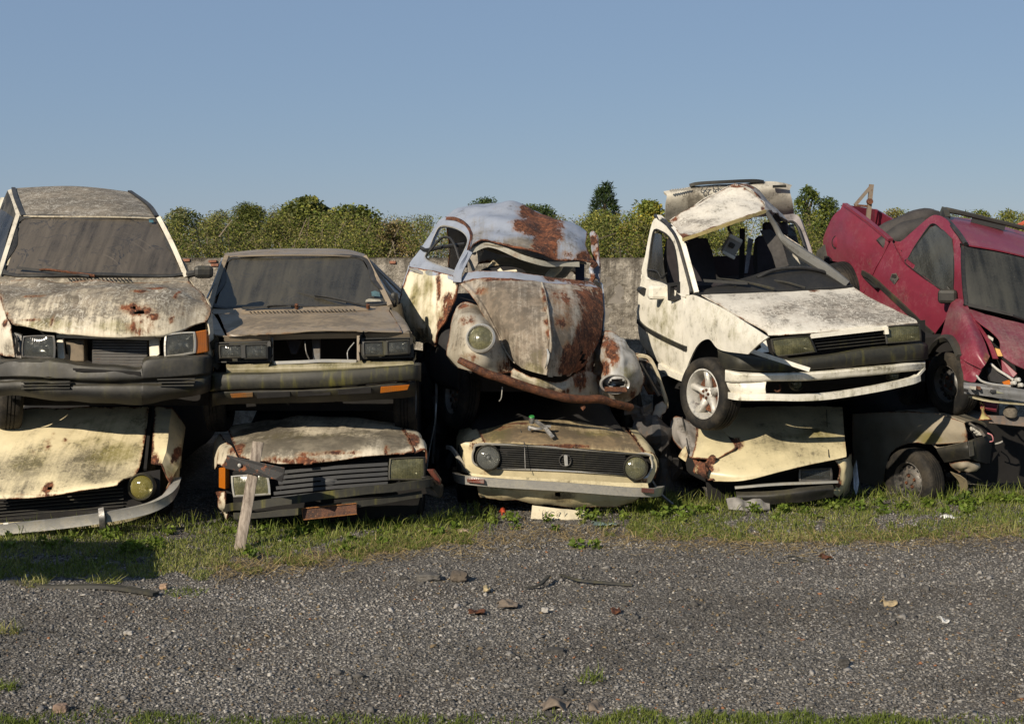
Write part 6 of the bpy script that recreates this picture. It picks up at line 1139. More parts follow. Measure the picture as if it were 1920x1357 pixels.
# ------------------------------------------------------------------ car E: red pickup, upper tier, nose down at right
PE = paint('faded_red_paint', (.165, .021, .038), .12, (.15, .08, .075), .6, .2, .0, .16, (.34, .20, .20), rough=.38, spec=.45, mold=.25)
E = thing('scrap_car', 'faded red pickup truck tilted nose-down on the upper row at far right', 'pickup truck', (3.6, 12.5, 1.0), 'cars stacked two high along the wall')
def yE(x): return float(np.interp(x, [1540, 1600, 1670, 1750, 1806, 1850], [14.35, 13.6, 13.0, 12.4, 11.92, 11.4]))
def E_(x, y, d=0.): return (x, y, yE(x)+d)
SC = {'r': [], 'g': [(1640, 480, 60, .1)]}
panel(E, 'bed_side', [[E_(1586, 384, .1), E_(1628, 416, .08), E_(1669, 450, .06)], [E_(1562, 405), E_(1612, 440), E_(1655, 480)], [E_(1547, 438, -.02), E_(1600, 462, -.03), E_(1641, 505, -.02)], [E_(1543, 455), E_(1592, 482, -.04), E_(1627, 535)], [E_(1549, 486, .02), E_(1598, 503, -.02), E_(1612, 560)]], PE, 9, .012, .006, 3, SC)
rl = lip(E, 'bed_rail', [E_(1584, 383, .1), E_(1628, 415, .08), E_(1670, 450, .06)], .05, .025, PE)
panel(E, 'far_bed_side', [[(1640, 392, 14.6), (1700, 425, 13.6), (1740, 440, 13.2)], [(1640, 460, 14.6), (1700, 500, 13.6), (1740, 520, 13.2)]], PE, 4, .02)
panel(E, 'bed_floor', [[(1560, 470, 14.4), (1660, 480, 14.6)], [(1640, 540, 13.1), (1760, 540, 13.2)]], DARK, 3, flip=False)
panel(E, 'tailgate', [[(1584, 384, 14.38), (1640, 392, 14.62)], [(1545, 470, 14.4), (1640, 470, 14.65)]], PE, 4, .03)
panel(E, 'door', [[E_(1671, 452, .06), E_(1697, 495, .03), E_(1740, 528, .0), E_(1789, 557, .06)], [E_(1650, 490), E_(1672, 527, -.03), E_(1716, 566, -.05), E_(1776, 592, -.02)], [E_(1627, 535), E_(1652, 575, -.03), E_(1692, 620, -.05), E_(1746, 640, -.02)], [E_(1608, 560, .05), E_(1630, 610, .03), E_(1668, 665, .03), E_(1742, 692, .03)], [E_(1612, 600, .1), E_(1640, 640, .1), E_(1690, 700, .1), E_(1742, 720, .1)]], PE, 8, .012, .004, 3, {'g': [(1650, 590, 50, .3)]})
oc = [(1670, 452), (1688, 453), (1711, 434), (1743, 407), (1760, 404), (1778, 415), (1799, 450), (1806, 472), (1808, 520), (1811, 566), (1788, 560), (1740, 530), (1697, 497)]
ic = [(1697, 492), (1702, 484), (1716, 461), (1741, 426), (1750, 419), (1761, 426), (1782, 448), (1787, 470), (1789, 500), (1788, 538), (1785, 552), (1760, 540), (1728, 517)]
o = ring(E, 'cab_side', [E_(x, y, .03+max(0, 500-y)*.003) for x, y in oc], [E_(x, y, .01+max(0, 500-y)*.003) for x, y in ic], PE, 3, 4, .04)
ring(o, 'window_seal', [E_(x, y, .006+max(0, 500-y)*.003) for x, y in ic], [E_(x+(1755-x)*.04, y+(495-y)*.04, .02+max(0, 500-y)*.003) for x, y in ic], RUB, 1, 4, .012)
panel(E, 'cab_window', [[E_(1744, 426, .25), E_(1760, 424, .25), E_(1784, 447, .14)], [E_(1716, 462, .13), E_(1752, 470, .12), E_(1789, 495, .04)], [E_(1697, 494, .03), E_(1740, 526, .02), E_(1787, 553, .02)]], dusty_glass('cab_glass', (.06, .062, .055), cover=.7), 6, .006)
panel(E, 'roof', [[(1760, 404, 12.9), (1840, 414, 13.1), (1930, 438, 13.2), (2010, 462, 13.2)], [(1780, 418, 12.5), (1850, 430, 12.6), (1930, 450, 12.65), (2010, 474, 12.65)], [(1810, 458, 12.06), (1870, 468, 12.02), (1930, 482, 12.02), (2012, 505, 12.06)]], PE, 7, .012, 0., 3)
tube(E, 'roof_seam', [(1773, 409, 12.7), (1786, 424, 12.38), (1799, 440, 12.2), (1811, 458, 12.04)], .022, RUB, 6, 4)
wsE = dusty_glass('pickup_windscreen', (.034, .033, .026), cover=.66, streak=.7)
panel(E, 'windscreen', [[(1806, 463, 12.05), (1870, 473, 11.99), (1930, 487, 11.98), (2010, 510, 12.05)], [(1808, 515, 11.9), (1870, 530, 11.82), (1930, 543, 11.8), (2010, 566, 11.86)], [(1812, 570, 11.76), (1870, 586, 11.66), (1930, 600, 11.64), (2010, 622, 11.7)]], wsE, 7, .006)
gasket(E, [(1806, 463, 12.04), (2010, 510, 12.04), (2010, 622, 11.69), (1812, 570, 11.74)])
o = tube(E, 'wiper', [(1925, 600, 11.58), (1895, 590, 11.58), (1850, 575, 11.64)], [.013, .011, .008], RUB, 6, 4); bar(o, 'wiper_blade', (1816, 571, 11.68), (1900, 590, 11.57), .014, .026, RUB)
panel(E, 'bonnet', [[(1813, 580, 11.72), (1870, 596, 11.64), (1930, 609, 11.61), (2010, 628, 11.65)], [(1832, 602, 11.5), (1885, 618, 11.44), (1940, 634, 11.4), (2010, 650, 11.4)], [(1871, 634, 11.30), (1905, 645, 11.25), (1950, 660, 11.22), (2010, 675, 11.22)], [(1876, 655, 11.2), (1905, 668, 11.16), (1950, 684, 11.14), (2010, 696, 11.14)], [(1882, 670, 11.16), (1904, 684, 11.11), (1950, 702, 11.08), (2010, 716, 11.08)]], PE, 8, .008, .008, 3, {'g': [(1910, 630, 60, .35)]})
panel(E, 'front_wing', [[(1790, 561, 12.02), (1808, 563, 11.84), (1822, 590, 11.62), (1840, 627, 11.38), (1856, 668, 11.2)], [(1779, 577, 12.0), (1795, 586, 11.72), (1812, 612, 11.45), (1828, 648, 11.22), (1847, 684, 11.12)], [(1762, 640, 12.0), (1779, 634, 11.76), (1794, 652, 11.52), (1803, 672, 11.3), (1840, 692, 11.15)]], PE, 8, .01, .004, 4, {'r': [(1850, 672, 8, .7)], 'g': [(1785, 600, 20, .3)]})
tube(E, 'arch_trim', [(1743, 665, 12.3), (1758, 642, 11.95), (1779, 634, 11.72), (1793, 652, 11.48), (1799, 670, 11.32)], [.03, .035, .035, .035, .03], BLK, 6, 4)
panel(E, 'inner_wing', [[(1800, 670, 11.32), (1820, 680, 11.25), (1842, 692, 11.18)], [(1805, 690, 11.32), (1820, 700, 11.25), (1834, 704, 11.2)], [(1808, 712, 11.3), (1820, 716, 11.25), (1828, 716, 11.22)]], PE, 5, .008, .01, 8)
panel(E, 'inner_flange', [[(1826, 597, 11.55), (1832, 602, 11.55)], [(1850, 640, 11.4), (1858, 640, 11.4)], [(1862, 672, 11.28), (1872, 672, 11.28)]], PE, 5, .008)
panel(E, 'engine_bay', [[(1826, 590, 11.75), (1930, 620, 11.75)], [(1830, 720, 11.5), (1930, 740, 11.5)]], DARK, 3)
hexa(E, 'yellow_pipe', [(1866, 652, 11.36), (1876, 655, 11.34), (1881, 668, 11.3), (1871, 668, 11.32)], simple('ochre_part', (.35, .20, .05), .6), (0, .02, 0), .004)
hexa(E, 'silver_bracket', [(1853, 628, 11.42), (1863, 634, 11.4), (1862, 640, 11.4), (1854, 634, 11.42)], ALU, (0, .02, 0), .003)
hexa(E, 'lamp_shell', [(1850, 690, 11.25), (1870, 688, 11.22), (1892, 705, 11.18), (1890, 722, 11.16), (1858, 716, 11.2)], INT, (0, .06, 0), .01)
hexa(E, 'red_bracket', [(1878, 674, 11.3), (1886, 680, 11.28), (1908, 700, 11.22), (1900, 708, 11.22), (1880, 696, 11.26)], PE, (0, .02, 0), .004)
tube(E, 'chrome_edge', [(1831, 704, 11.2), (1840, 714, 11.16), (1860, 720, 11.13), (1895, 724, 11.1)], .009, CHR, 6, 4); tube(E, 'wire_loom', [(1858, 682, 11.25), (1872, 694, 11.18), (1885, 702, 11.15), (1900, 712, 11.12)], .010, ALU, 6, 4)
hexa(E, 'orange_lens', [(1880, 716, 11.14), (1893, 712, 11.14), (1897, 720, 11.13), (1884, 724, 11.13)], AMB, (0, .02, 0), .003)
for x, y in ((1900, 718), (1908, 712), (1913, 722)): lathe(E, 'bulb_holder', [(1e-4, .03), (.016, .025), (.02, 0), (.016, -.03)], (x, y, 11.12), (.2, -1, .2), ALU, 10)
o = panel(E, 'bumper_beam', [[(1807, 716, 11.2), (1860, 722, 11.12), (1930, 731, 11.08), (2010, 742, 11.08)], [(1807, 724, 11.16), (1860, 730, 11.08), (1930, 740, 11.04), (2010, 750, 11.04)], [(1808, 737, 11.18), (1860, 744, 11.1), (1930, 754, 11.06), (2010, 764, 11.06)]], paint('scuffed_grey', (.17, .175, .18), .3, (.07, .065, .055)), 6, .02, .008, 7)
for x0, x1, y, m in ((1822, 1830, 725, PK), (1834, 1839, 725, RUST), (1858, 1868, 731, RUB), (1869, 1884, 732, simple('olive_tag', (.17, .17, .11), .7)), (1896, 1904, 736, DARK), (1811, 1816, 730, DARK)):
    hexa(o, 'beam_cutout', [(x0, y-1, 11.07), (x1, y, 11.07), (x1, y+6, 11.06), (x0, y+5, 11.06)], m, (0, .05, 0), .002)
sweep(E, 'lower_flange', [(1820, 742, 11.2), (1860, 752, 11.12), (1930, 758, 11.1)], [(-.05, -.006), (.05, -.006), (.05, .006), (-.05, .006)], YST, 3)
panel(E, 'chassis_end', [[(1838, 752, 11.25), (1872, 754, 11.2)], [(1840, 764, 11.22), (1868, 768, 11.16)]], PE, 4, .03)
panel(E, 'torn_bracket', [[(1836, 750, 11.24), (1846, 758, 11.2)], [(1838, 772, 11.24), (1848, 775, 11.18)], [(1835, 788, 11.22), (1860, 786, 11.15)]], paint('yellow_primer', (.38, .33, .14), .3, rust=.12), 6, .006, .02, 9, None, (.01, .8))
panel(E, 'lower_beam', [[(1850, 778, 11.22), (1930, 782, 11.15)], [(1855, 793, 11.2), (1930, 800, 11.12)]], paint('dirty_beam', (.07, .06, .055), .3, rust=.2), 5, .03, .01, 8)
o = lathe(E, 'mud_lump', [(1e-4, .05), (.03, .045), (.05, .02), (.055, -.02), (.03, -.04)], (1895, 772, 11.15), (0, -.5, 1), simple('dry_mud', (.10, .085, .065), .95, .5, 30, .8), 14)
wheel(E, (1787, 718, 12.0), (-.93, -.35, -.05), .27, .165); wheel(E, (1580, 545, 13.75), (-.95, -.25, -.2), .28, .17)
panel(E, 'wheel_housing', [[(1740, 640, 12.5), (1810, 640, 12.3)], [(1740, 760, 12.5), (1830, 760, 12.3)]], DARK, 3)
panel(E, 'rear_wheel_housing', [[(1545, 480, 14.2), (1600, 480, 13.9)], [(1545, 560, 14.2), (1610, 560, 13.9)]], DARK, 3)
sweep(E, 'rub_strip', [E_(1617, 511, -.03), E_(1640, 526, -.05), E_(1690, 572, -.07), E_(1750, 628, -.05)], [(-.012, -.022), (.012, -.022), (.012, .022), (-.012, .022)], BLK, 5)
o = hexa(E, 'handle_recess', [E_(1672, 513, -.045), E_(1680, 512, -.045), E_(1685, 522, -.05), E_(1677, 534, -.05), E_(1668, 524, -.05)], STEEL, (.01, .02, 0), .004); hexa(o, 'door_handle', [E_(1673, 514, -.055), E_(1681, 515, -.055), E_(1680, 521, -.06), E_(1672, 520, -.06)], BLK, (.0, .012, 0), .003)
o = lathe(E, 'fuel_cap', [(1e-4, .012), (.05, .010), (.056, .004), (.06, -.01)], E_(1569, 454, -.03), (-.85, -.5, .1), PE, 24); lathe(o, 'cap_recess', [(.058, .002), (.068, .004), (.070, -.01)], E_(1569, 454, -.025), (-.85, -.5, .1), DARK, 24)
mirror(E, E_(1777, 556, -.12), (.16, .09, .12), BLK, E_(1788, 552, 0), -.3)
hexa(E, 'mirror_stalk', [E_(1775, 535, -.05), E_(1787, 548, .0), E_(1790, 566, .0), E_(1782, 572, -.05), E_(1762, 556, -.12)], BLK, (.02, .04, 0), .008)
panel(E, 'rear_bumper', [[(1532, 470, 14.3), (1548, 458, 14.25), (1556, 470, 14.2)], [(1530, 488, 14.3), (1548, 490, 14.2), (1562, 495, 14.15)], [(1540, 512, 14.3), (1552, 510, 14.2), (1562, 512, 14.15)]], BLK, 5, .03)
rk = tube(E, 'roof_rack', [(1772, 394, 12.85), (1800, 399, 12.8), (1860, 413, 12.75), (1930, 430, 12.7)], [.03, .024, .022, .02], BLK, 8, 4)
sweep(rk, 'rack_foot', [(1768, 393, 12.85), (1772, 402, 12.75), (1776, 412, 12.68)], [(-.03, -.045), (.03, -.045), (.03, .045), (-.03, .045)], BLK, 3, (0, 1, 0), scale=[.6, .9, .8]); bar(rk, 'rack_pad', (1822, 412, 12.8), (1884, 427, 12.75), .04, .05, RUB)
hexa(E, 'red_rail_end', [(1905, 422, 13.2), (1925, 412, 13.2), (1925, 418, 13.2), (1912, 426, 13.2)], simple('orange_red', (.35, .07, .03), .5), (0, .03, 0), .003)
tube(E, 'rolled_tarp', [(1650, 446, 13.3), (1690, 424, 13.3), (1735, 412, 13.3), (1765, 412, 13.4)], [.07, .09, .10, .08], simple('black_tarp', (.035, .03, .027), .75, .4, 10), 10, 5, dent=.03); tube(E, 'rolled_tarp', [(1650, 462, 13.2), (1690, 440, 13.2), (1735, 424, 13.2)], [.08, .09, .09], simple('black_tarp2', (.028, .025, .023), .75, .4, 10), 10, 5, dent=.03)
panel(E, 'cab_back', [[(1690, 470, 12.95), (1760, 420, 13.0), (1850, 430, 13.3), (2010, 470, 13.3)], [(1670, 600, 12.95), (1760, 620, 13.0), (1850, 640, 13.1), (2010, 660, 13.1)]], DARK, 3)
panel(E, 'far_side', [[(2012, 505, 12.06), (2012, 470, 13.2)], [(2015, 640, 11.7), (2010, 660, 13.1)], [(2015, 760, 11.3), (2010, 760, 13.0)]], PE, 4)
seat(E, P(1880, 620, 12.5), Vector((1, 0, 0)), Vector((0, .95, .2)), Vector((0, -.2, .98)))
loft(E, 'floor_hull', [(12.25, 3.55, 4.5, 1.1, 1.3), (13.4, 3.1, 4.4, 1.3, 1.55), (14.4, 3.1, 4.2, 1.5, 1.8)], DARK, 2)
br = thing('rusty_bracket', 'rusty triangular steel bracket on a pole rising behind the red truck bed', 'bracket', P(1625, 420, 14.2))
RB = metal('rusty_steel', (.30, .27, .22), .6, .6, (.16, .10, .06), .04)
bar(br, 'pole', (1622, 470, 14.2), (1634, 346, 14.2), .04, .04, RB, (0, 1, 0)); bar(br, 'brace', (1633, 350, 14.2), (1603, 385, 14.2), .03, .03, RB, (0, 1, 0)); bar(br, 'cross_bar', (1602, 385, 14.2), (1630, 387, 14.2), .022, .022, RUST, (0, 1, 0))
lathe(br, 'bolt', [(1e-4, .02), (.03, .02), (.032, -.02)], (1631, 378, 14.17), (0, -1, 0), RUST, 10)

# ------------------------------------------------------------------ car J: dark bronze car, lower tier right
YOFF = .42
PJ = paint('bronze_grey_paint', (.27, .235, .175), .15, (.11, .095, .06), .4, .1, .06, 0., rough=.35, spec=.5)
J = thing('scrap_car', 'bronze-grey car on the lower row at right with a sunken steel wheel', 'car', (3.3, 12.2, .05), 'cars stacked two high along the wall')
def yJ(x): return float(np.interp(x, [1580, 1650, 1706, 1760, 1813], [12.4, 11.95, 11.62, 11.42, 11.22]))
c6 = [((1600, 776), (1598, 825), (1600, 935)), ((1648, 773), (1645, 818), (1651, 915)), ((1684, 772), (1680, 806), (1670, 850)), ((1722, 773), (1720, 800), (1710, 830)), ((1762, 777), (1757, 805), (1746, 833)), ((1808, 792), (1812, 810), (1814, 828))]
panel(J, 'front_wing', [[(a[0][0], a[0][1], yJ(a[0][0])+.04) for a in c6], [(a[1][0], a[1][1], yJ(a[1][0])-.02) for a in c6], [(a[2][0], a[2][1], yJ(a[2][0])) for a in c6]], PJ, 8, .012, .008, 5, {'m': [(1740, 820, 26, .7, 16)], 'r': [(1810, 815, 6, .6)]}, (.012, .45))
panel(J, 'wing_corner', [[(1746, 832, 11.48), (1762, 838, 11.42), (1814, 827, 11.22)], [(1752, 838, 11.47), (1764, 842, 11.41), (1814, 831, 11.21)]], PJ, 4, .01)
panel(J, 'bonnet', [[(1602, 774, 12.4), (1684, 770, 12.0), (1762, 775, 11.5), (1810, 791, 11.28)], [(1680, 760, 12.9), (1760, 758, 12.5), (1830, 768, 12.0), (1880, 790, 11.8)]], PJ, 5, .01, .01, flip=None)
bs = panel(J, 'front_bumper', [[(1755, 840, 11.42), (1785, 834, 11.3), (1814, 827, 11.18), (1832, 820, 11.22), (1856, 815, 11.45)], [(1760, 850, 11.4), (1786, 845, 11.27), (1815, 840, 11.15), (1836, 835, 11.2), (1860, 830, 11.45)], [(1771, 867, 11.42), (1795, 863, 11.3), (1818, 860, 11.18), (1838, 866, 11.24), (1856, 868, 11.5)]], BLK, 6, .012)
hexa(bs, 'bumper_clip', [(1815, 827, 11.14), (1825, 825, 11.14), (1828, 854, 11.13), (1818, 857, 11.13)], BLK, (0, .03, 0), .006)
panel(J, 'valance', [[(1779, 869, 11.36), (1808, 864, 11.24), (1837, 868, 11.3)], [(1786, 878, 11.36), (1812, 876, 11.24), (1838, 876, 11.32)], [(1797, 888, 11.36), (1815, 882, 11.28), (1834, 879, 11.34)]], PJ, 6, .008, .02, 8, None, (.012, .6))
panel(J, 'splash_panel', [[(1782, 884, 11.45), (1800, 892, 11.4)], [(1798, 905, 11.45), (1814, 906, 11.4)], [(1800, 935, 11.55), (1812, 935, 11.5)]], paint('tan_panel', (.22, .18, .11), .25, rust=.05), 5, .008, .01)
panel(J, 'front_cavity', [[(1808, 790, 11.4), (1900, 785, 11.6), (2020, 790, 11.8)], [(1815, 905, 11.5), (1900, 905, 11.65), (2020, 905, 11.85)]], DARK, 4, .01, .03, 4)  # near-black sheet, widened to fill the shaded gap under the pickup
for pts, m, r in ([(1815, 792, 11.35), (1828, 800, 11.3), (1838, 806, 11.3), (1846, 818, 11.28)], STEEL, .012), ([(1852, 812, 11.3), (1860, 816, 11.26), (1862, 826, 11.26), (1856, 828, 11.28)], simple('pink_wire', (.4, .16, .17), .5), .005), ([(1866, 832, 11.3), (1874, 830, 11.28), (1880, 827, 11.28)], CHR, .007):
    tube(J, 'loose_wire', pts, r, m, 6, 4)
for x, y in ((1826, 803), (1832, 808), (1836, 812)): lathe(J, 'lamp_fitting', [(1e-4, .02), (.02, .016), (.024, -.02)], (x, y, 11.33), (.3, -1, .2), ALU, 10)
tube(J, 'bonnet_stay', [(1772, 766, 11.7), (1800, 778, 11.5), (1840, 792, 11.4), (1850, 800, 11.38)], [.03, .025, .014, .01], BLK, 6, 4)
wheel(J, (1714, 901, 11.52), (-.86, -.5, .0), .275, .17)
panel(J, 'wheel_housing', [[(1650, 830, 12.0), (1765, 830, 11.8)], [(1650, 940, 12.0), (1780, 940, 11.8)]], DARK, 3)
panel(J, 'door', [[(1600, 776, 12.45), (1596, 775, 12.7), (1600, 770, 13.6)], [(1596, 850, 12.4), (1592, 850, 12.7), (1600, 840, 13.6)], [(1602, 935, 12.4), (1598, 930, 12.7), (1604, 905, 13.6)]], PJ, 4, .01)
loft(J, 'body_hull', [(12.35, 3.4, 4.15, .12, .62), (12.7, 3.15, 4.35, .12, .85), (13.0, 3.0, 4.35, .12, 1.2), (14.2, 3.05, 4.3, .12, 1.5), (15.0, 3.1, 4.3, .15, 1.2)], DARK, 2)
YOFF = 0.
hexa(I_, 'pale_rag', [(1600, 880, 11.7), (1606, 862, 11.7), (1611, 905, 11.65), (1606, 928, 11.6), (1601, 915, 11.62)], simple('bluish_sheet', (.30, .33, .38), .6), (0, .01, 0), 0)
# ------------------------------------------------------------------ grass, straw and weeds
def gpos(px, py):
    Y = CAMZ*FPX/(py-HY); X = (px-960)*Y/FPX; return X, Y
GRASS = attr_mat('grass_blade', .6, .3)
BT = []
for bend in (.25, .5, .9, 1.3):
    BT.append(np.array([(-.5, 0, 0), (.5, 0, 0), (.38, bend*.18, .52), (-.38, bend*.18, .52), (0, bend*.62, 1.-bend*.25)]))
BF = [[(0, 1, 2), (0, 2, 3), (3, 2, 4)]]*4
BTF = [np.array([(-.5, 0, 0), (.5, 0, 0), (.38, .06*b, .52), (-.38, .06*b, .52), (.9*b, 0, 1.)]) for b in (-1, 0, 1)]; BFF = [BF[0]]*3
GP = np.array([1.06, 1.22, 1.2])*np.array([(.085, .100, .016), (.120, .130, .024), (.165, .160, .038), (.22, .19, .06), (.29, .23, .10)])
def blades(name, px, py, h, w, pal, dry, label, cat, tilt=.35, flat=False, kind='stuff', par=None, seedcol=None):
    P_ = np.array([gpos(a, b) for a, b in zip(px, py)]); N = len(P_)
    z = np.array([gz(a, b) for a, b in P_]); hh = h*(.45+.85*RNG.random(N)**1.3)
    patch = np.array([mnoise.noise(Vector((a*1.7, b*1.7, 4))) for a, b in P_])
    k = np.clip(((RNG.random(N)*.75+dry+patch*.35)*len(pal)), 0, len(pal)-1).astype(int); col = np.array(pal)[k]*(.75+.5*RNG.random((N, 1)))
    tl = RNG.normal(0, tilt, (N, 2))
    if flat: tl[:, 0] += 1.4
    if flat: tl[:, 0] += .12
    return scatter_mesh(name, BTF if flat else BT, BFF if flat else BF, np.concatenate([P_, (z+(.012 if flat else -.004))[:, None]], 1), RNG.random(N)*6.28, np.stack([np.full(N, w)*(.6+.8*RNG.random(N)), hh, hh], 1), tl, col, GRASS, kind, label, cat, par)
XB = [-150, 0, 290, 420, 560, 700, 850, 1000, 1150, 1300, 1500, 1640, 1800, 1920, 2080]; YB = [1100, 1088, 1080, 1074, 1060, 1044, 1024, 1000, 1004, 1014, 1018, 1018, 1014, 1004, 1000]
XT = [-150, 0, 330, 420, 640, 800, 880, 1000, 1100, 1230, 1350, 1600, 1920, 2080]; YT = [1000, 996, 986, 984, 988, 982, 966, 975, 966, 944, 940, 935, 928, 925]
def band(N, pw=1.0, rag=10):
    x = RNG.uniform(-140, 2060, N); a = np.interp(x, XT, YT); b = np.interp(x, XB, YB)+np.array([rag*mnoise.noise(Vector((v*.02, 3, 3))) for v in x])*1.6
    y = a+(b-a)*RNG.random(N)**pw; return x, y
x, y = band(78000, .85)
d = np.array([mnoise.noise(Vector((a*.011, b*.03, 2)))+.5*mnoise.noise(Vector((a*.04, b*.1, 7))) for a, b in zip(x, y)])
thin = np.interp(x, [860, 930, 1130, 1190], [0, .75, .65, 0]); left = np.interp(x, [100, 330, 420], [0, .0, 0])
k = d > (-.28+thin); x, y = x[k], y[k]
blades('grass', x, y, .040, .0052, GP[:5], .02, 'short green and yellowing grass strip along the foot of the cars', 'grass')
x, y = band(4200, 3.2, 3); k = (x < 930) | (x > 1115); x, y = x[k], y[k]; blades('tall_grass', x, y-2, .12, .006, GP[:4], .0, 'longer grass blades growing up against the wrecks', 'grass', .3)
xs_ = np.concatenate([RNG.normal(1235, 26, 500), RNG.normal(1450, 90, 400), RNG.normal(170, 50, 200), RNG.normal(555, 60, 200), RNG.normal(840, 40, 160), RNG.normal(1890, 40, 250)]); a = np.interp(xs_, XT, YT)
blades('tall_grass', xs_, a+RNG.uniform(0, 16, len(xs_)), .15, .006, GP[:3], .05, 'tallest grass clumps beside the bumpers', 'grass', .3)
x = RNG.uniform(400, 1920, 7000); y = np.interp(x, XB, YB)+RNG.normal(-6, 12, len(x))+np.where((x > 850) & (x < 1550), np.abs(RNG.normal(0, 12, len(x))), 0)
blades('dry_straw', x, y, .10, .004, [(.30, .22, .10), (.38, .29, .14), (.22, .155, .07)], .0, 'flattened tan straw along the edge of the grass strip', 'straw', .25, True)
x = np.concatenate([RNG.uniform(1090, 1745, 5200), RNG.uniform(-40, 70, 600), RNG.uniform(250, 370, 500), RNG.uniform(420, 660, 700), RNG.uniform(680, 900, 500), RNG.uniform(-100, 2000, 4000)])
ed = 1356-np.array([22*max(0., .55+mnoise.noise(Vector((v*.013, 1, 8)))) for v in x]); y = ed+np.abs(RNG.normal(0, 30, len(x)))
blades('grass', x, y, .042, .0045, GP[:3], -.05, 'fringe of short grass along the bottom edge of the gravel', 'grass')
def tuft(label, px, py, n, r, h, pal=GP[:3], dry=0.):
    X, Y = gpos(px, py); th = thing('grass_tuft', label, 'grass tuft', (X, Y, 0), 'small tufts growing in the gravel')
    a = RNG.random(n)*6.28; q = r*np.sqrt(RNG.random(n)); o = blades('blade_cluster', px+np.cos(a)*q, py+np.sin(a)*q*.22, h, .005, pal, dry, None, None, .6, False, 'stuff', th)
tuft('lone green tuft in the lower middle of the gravel', 1110, 1283, 70, 26, .085)
tuft('low grass tuft beside the black rubber strip', 346, 1112, 120, 40, .05)
tuft('spiky yellow-green tuft at the shadow edge on the left', 195, 1092, 120, 36, .11, GP[1:5], .15)
tuft('small tuft behind the left end of the rubber strip', 62, 1098, 90, 30, .09, GP[1:5], .15)
tuft('weedy tuft at the left edge halfway down the gravel', 12, 1185, 70, 24, .09, GP[1:5], .1)
tuft('green clump at the left edge low on the gravel', 10, 1292, 80, 26, .07)
# broad-leaved weeds near the cars
cl = []
for px, py in ((578, 996), (590, 1000), (565, 1002), (700, 985), (1118, 1030), (1290, 968), (1310, 962), (1335, 962), (1390, 958), (1412, 962), (1470, 962), (1560, 956), (1582, 952), (1610, 958), (1690, 956), (1740, 952), (1786, 948), (1800, 946), (1830, 948), (1870, 944), (1900, 942), (1250, 966), (1235, 972), (960, 976), (1090, 970), (250, 1035), (300, 1030), (470, 1042), (640, 1040), (200, 1010), (160, 990), (120, 1000), (820, 1008), (1655, 950)):
    X, Y = gpos(px, py); cl.append((X, Y, .035, .045)); cl.append((X+RNG.normal(0, .05), Y+RNG.normal(0, .04), .03, .04))
for q in range(60):
    px = RNG.uniform(0, 1920); X, Y = gpos(px, np.interp(px, XT, YT)+RNG.uniform(2, 40)); cl.append((X, Y, .02, .035))
leafcloud('ground_weeds', cl, 26, .036, [(.07, .11, .014), (.10, .15, .018), (.14, .18, .03)], None, 'stuff', 'broad-leaved green weeds dotted through the grass strip', 'weeds', GRASS, .75, .3)
# ------------------------------------------------------------------ leaning stake with its rusty cross plate
stk = thing('leaning_stake', 'weathered grey wooden stake leaning before the slatted-grille saloon', 'stake', Vector((*gpos(450, 1026), 0)))
WOOD = NT('weathered_wood'); n1 = WOOD.noise(1., 7, .7, .4, WOOD.map((40, 40, 3))); n2 = WOOD.noise(5, 5, .6); c = WOOD.mix(WOOD.ss(n1, .35, .65), (.13, .105, .085), (.34, .29, .24)); c = WOOD.mix(WOOD.ss(n2, .5, .7, 0., .5), c, (.20, .16, .12)); WOOD.bump(n1, .5, .006); WOOD = WOOD.fin(c, .85, 0., .15)
b0, t0 = P(449, 1032, 9.72), P(484, 828, 9.86)
o = sweep(stk, 'post', [b0-Vector((0, 0, .15)), b0, bez(b0, t0, .35), bez(b0, t0, .7), t0], [(-.038, -.012), (-.02, -.02), (.02, -.02), (.036, -.012), (.036, .02), (-.036, .022)], WOOD, 5, (0, 1, 0), dent=.0015)
t = NT('rusty_black_plate'); n1 = t.noise(16, 8, .75, .5); c = t.mix(t.ss(n1, .54, .62), (.014, .013, .013), t.mix(t.ss(t.noise(40, 5, .7), .4, .6), (.07, .022, .010), (.28, .085, .022))); t.bump(n1, .4, .005); PLT = t.fin(c, .5, 0., .4)
hexa(stk, 'cross_plate', [(425, 853, 9.80), (534, 877, 9.76), (533, 887, 9.76), (529, 904, 9.76), (516, 899, 9.76), (421, 878, 9.80)], PLT, (0, .012, 0), .003)
for px, py in ((449, 872), (514, 887), (525, 888)): lathe(stk, 'plate_bolt', [(1e-4, .008), (.012, .006), (.014, 0)], (px, py, 9.775), (0, -1, 0), CHR, 10)
# ------------------------------------------------------------------ debris on the gravel
def chunk(name, label, cat, px, py, sx, sy, sz, mat, seed, rz=0., grp=None, rough=.25, cubic=.5):
    X, Y = gpos(px, py); th = thing(name, label, cat, (X, Y, 0), grp); bm = bmesh.new(); bmesh.ops.create_icosphere(bm, subdivisions=3, radius=1)
    V = []
    for v in bm.verts:
        c = v.co; m = max(abs(c.x), abs(c.y), abs(c.z)); c = c*(1-cubic)+c/m*cubic*.85; c = c*(1+rough*mnoise.noise(c*1.7+Vector((seed, 0, 0)))+rough*.5*mnoise.noise(c*4+Vector((seed, 3, 0))))
        x, y_ = c.x*sx, c.y*sy; V.append((X+x*math.cos(rz)-y_*math.sin(rz), Y+x*math.sin(rz)+y_*math.cos(rz), sz*.75+c.z*sz))
    F = [tuple(v.index for v in f.verts) for f in bm.faces]; bm.free()
    mk(th, 'lump', V, F, mat, smooth=False); return th
CONC = simple('broken_concrete', (.085, .078, .068), .95, .5, 35, .8); TAR = simple('tar_lump', (.045, .042, .038), .95, .5, 40, .8)
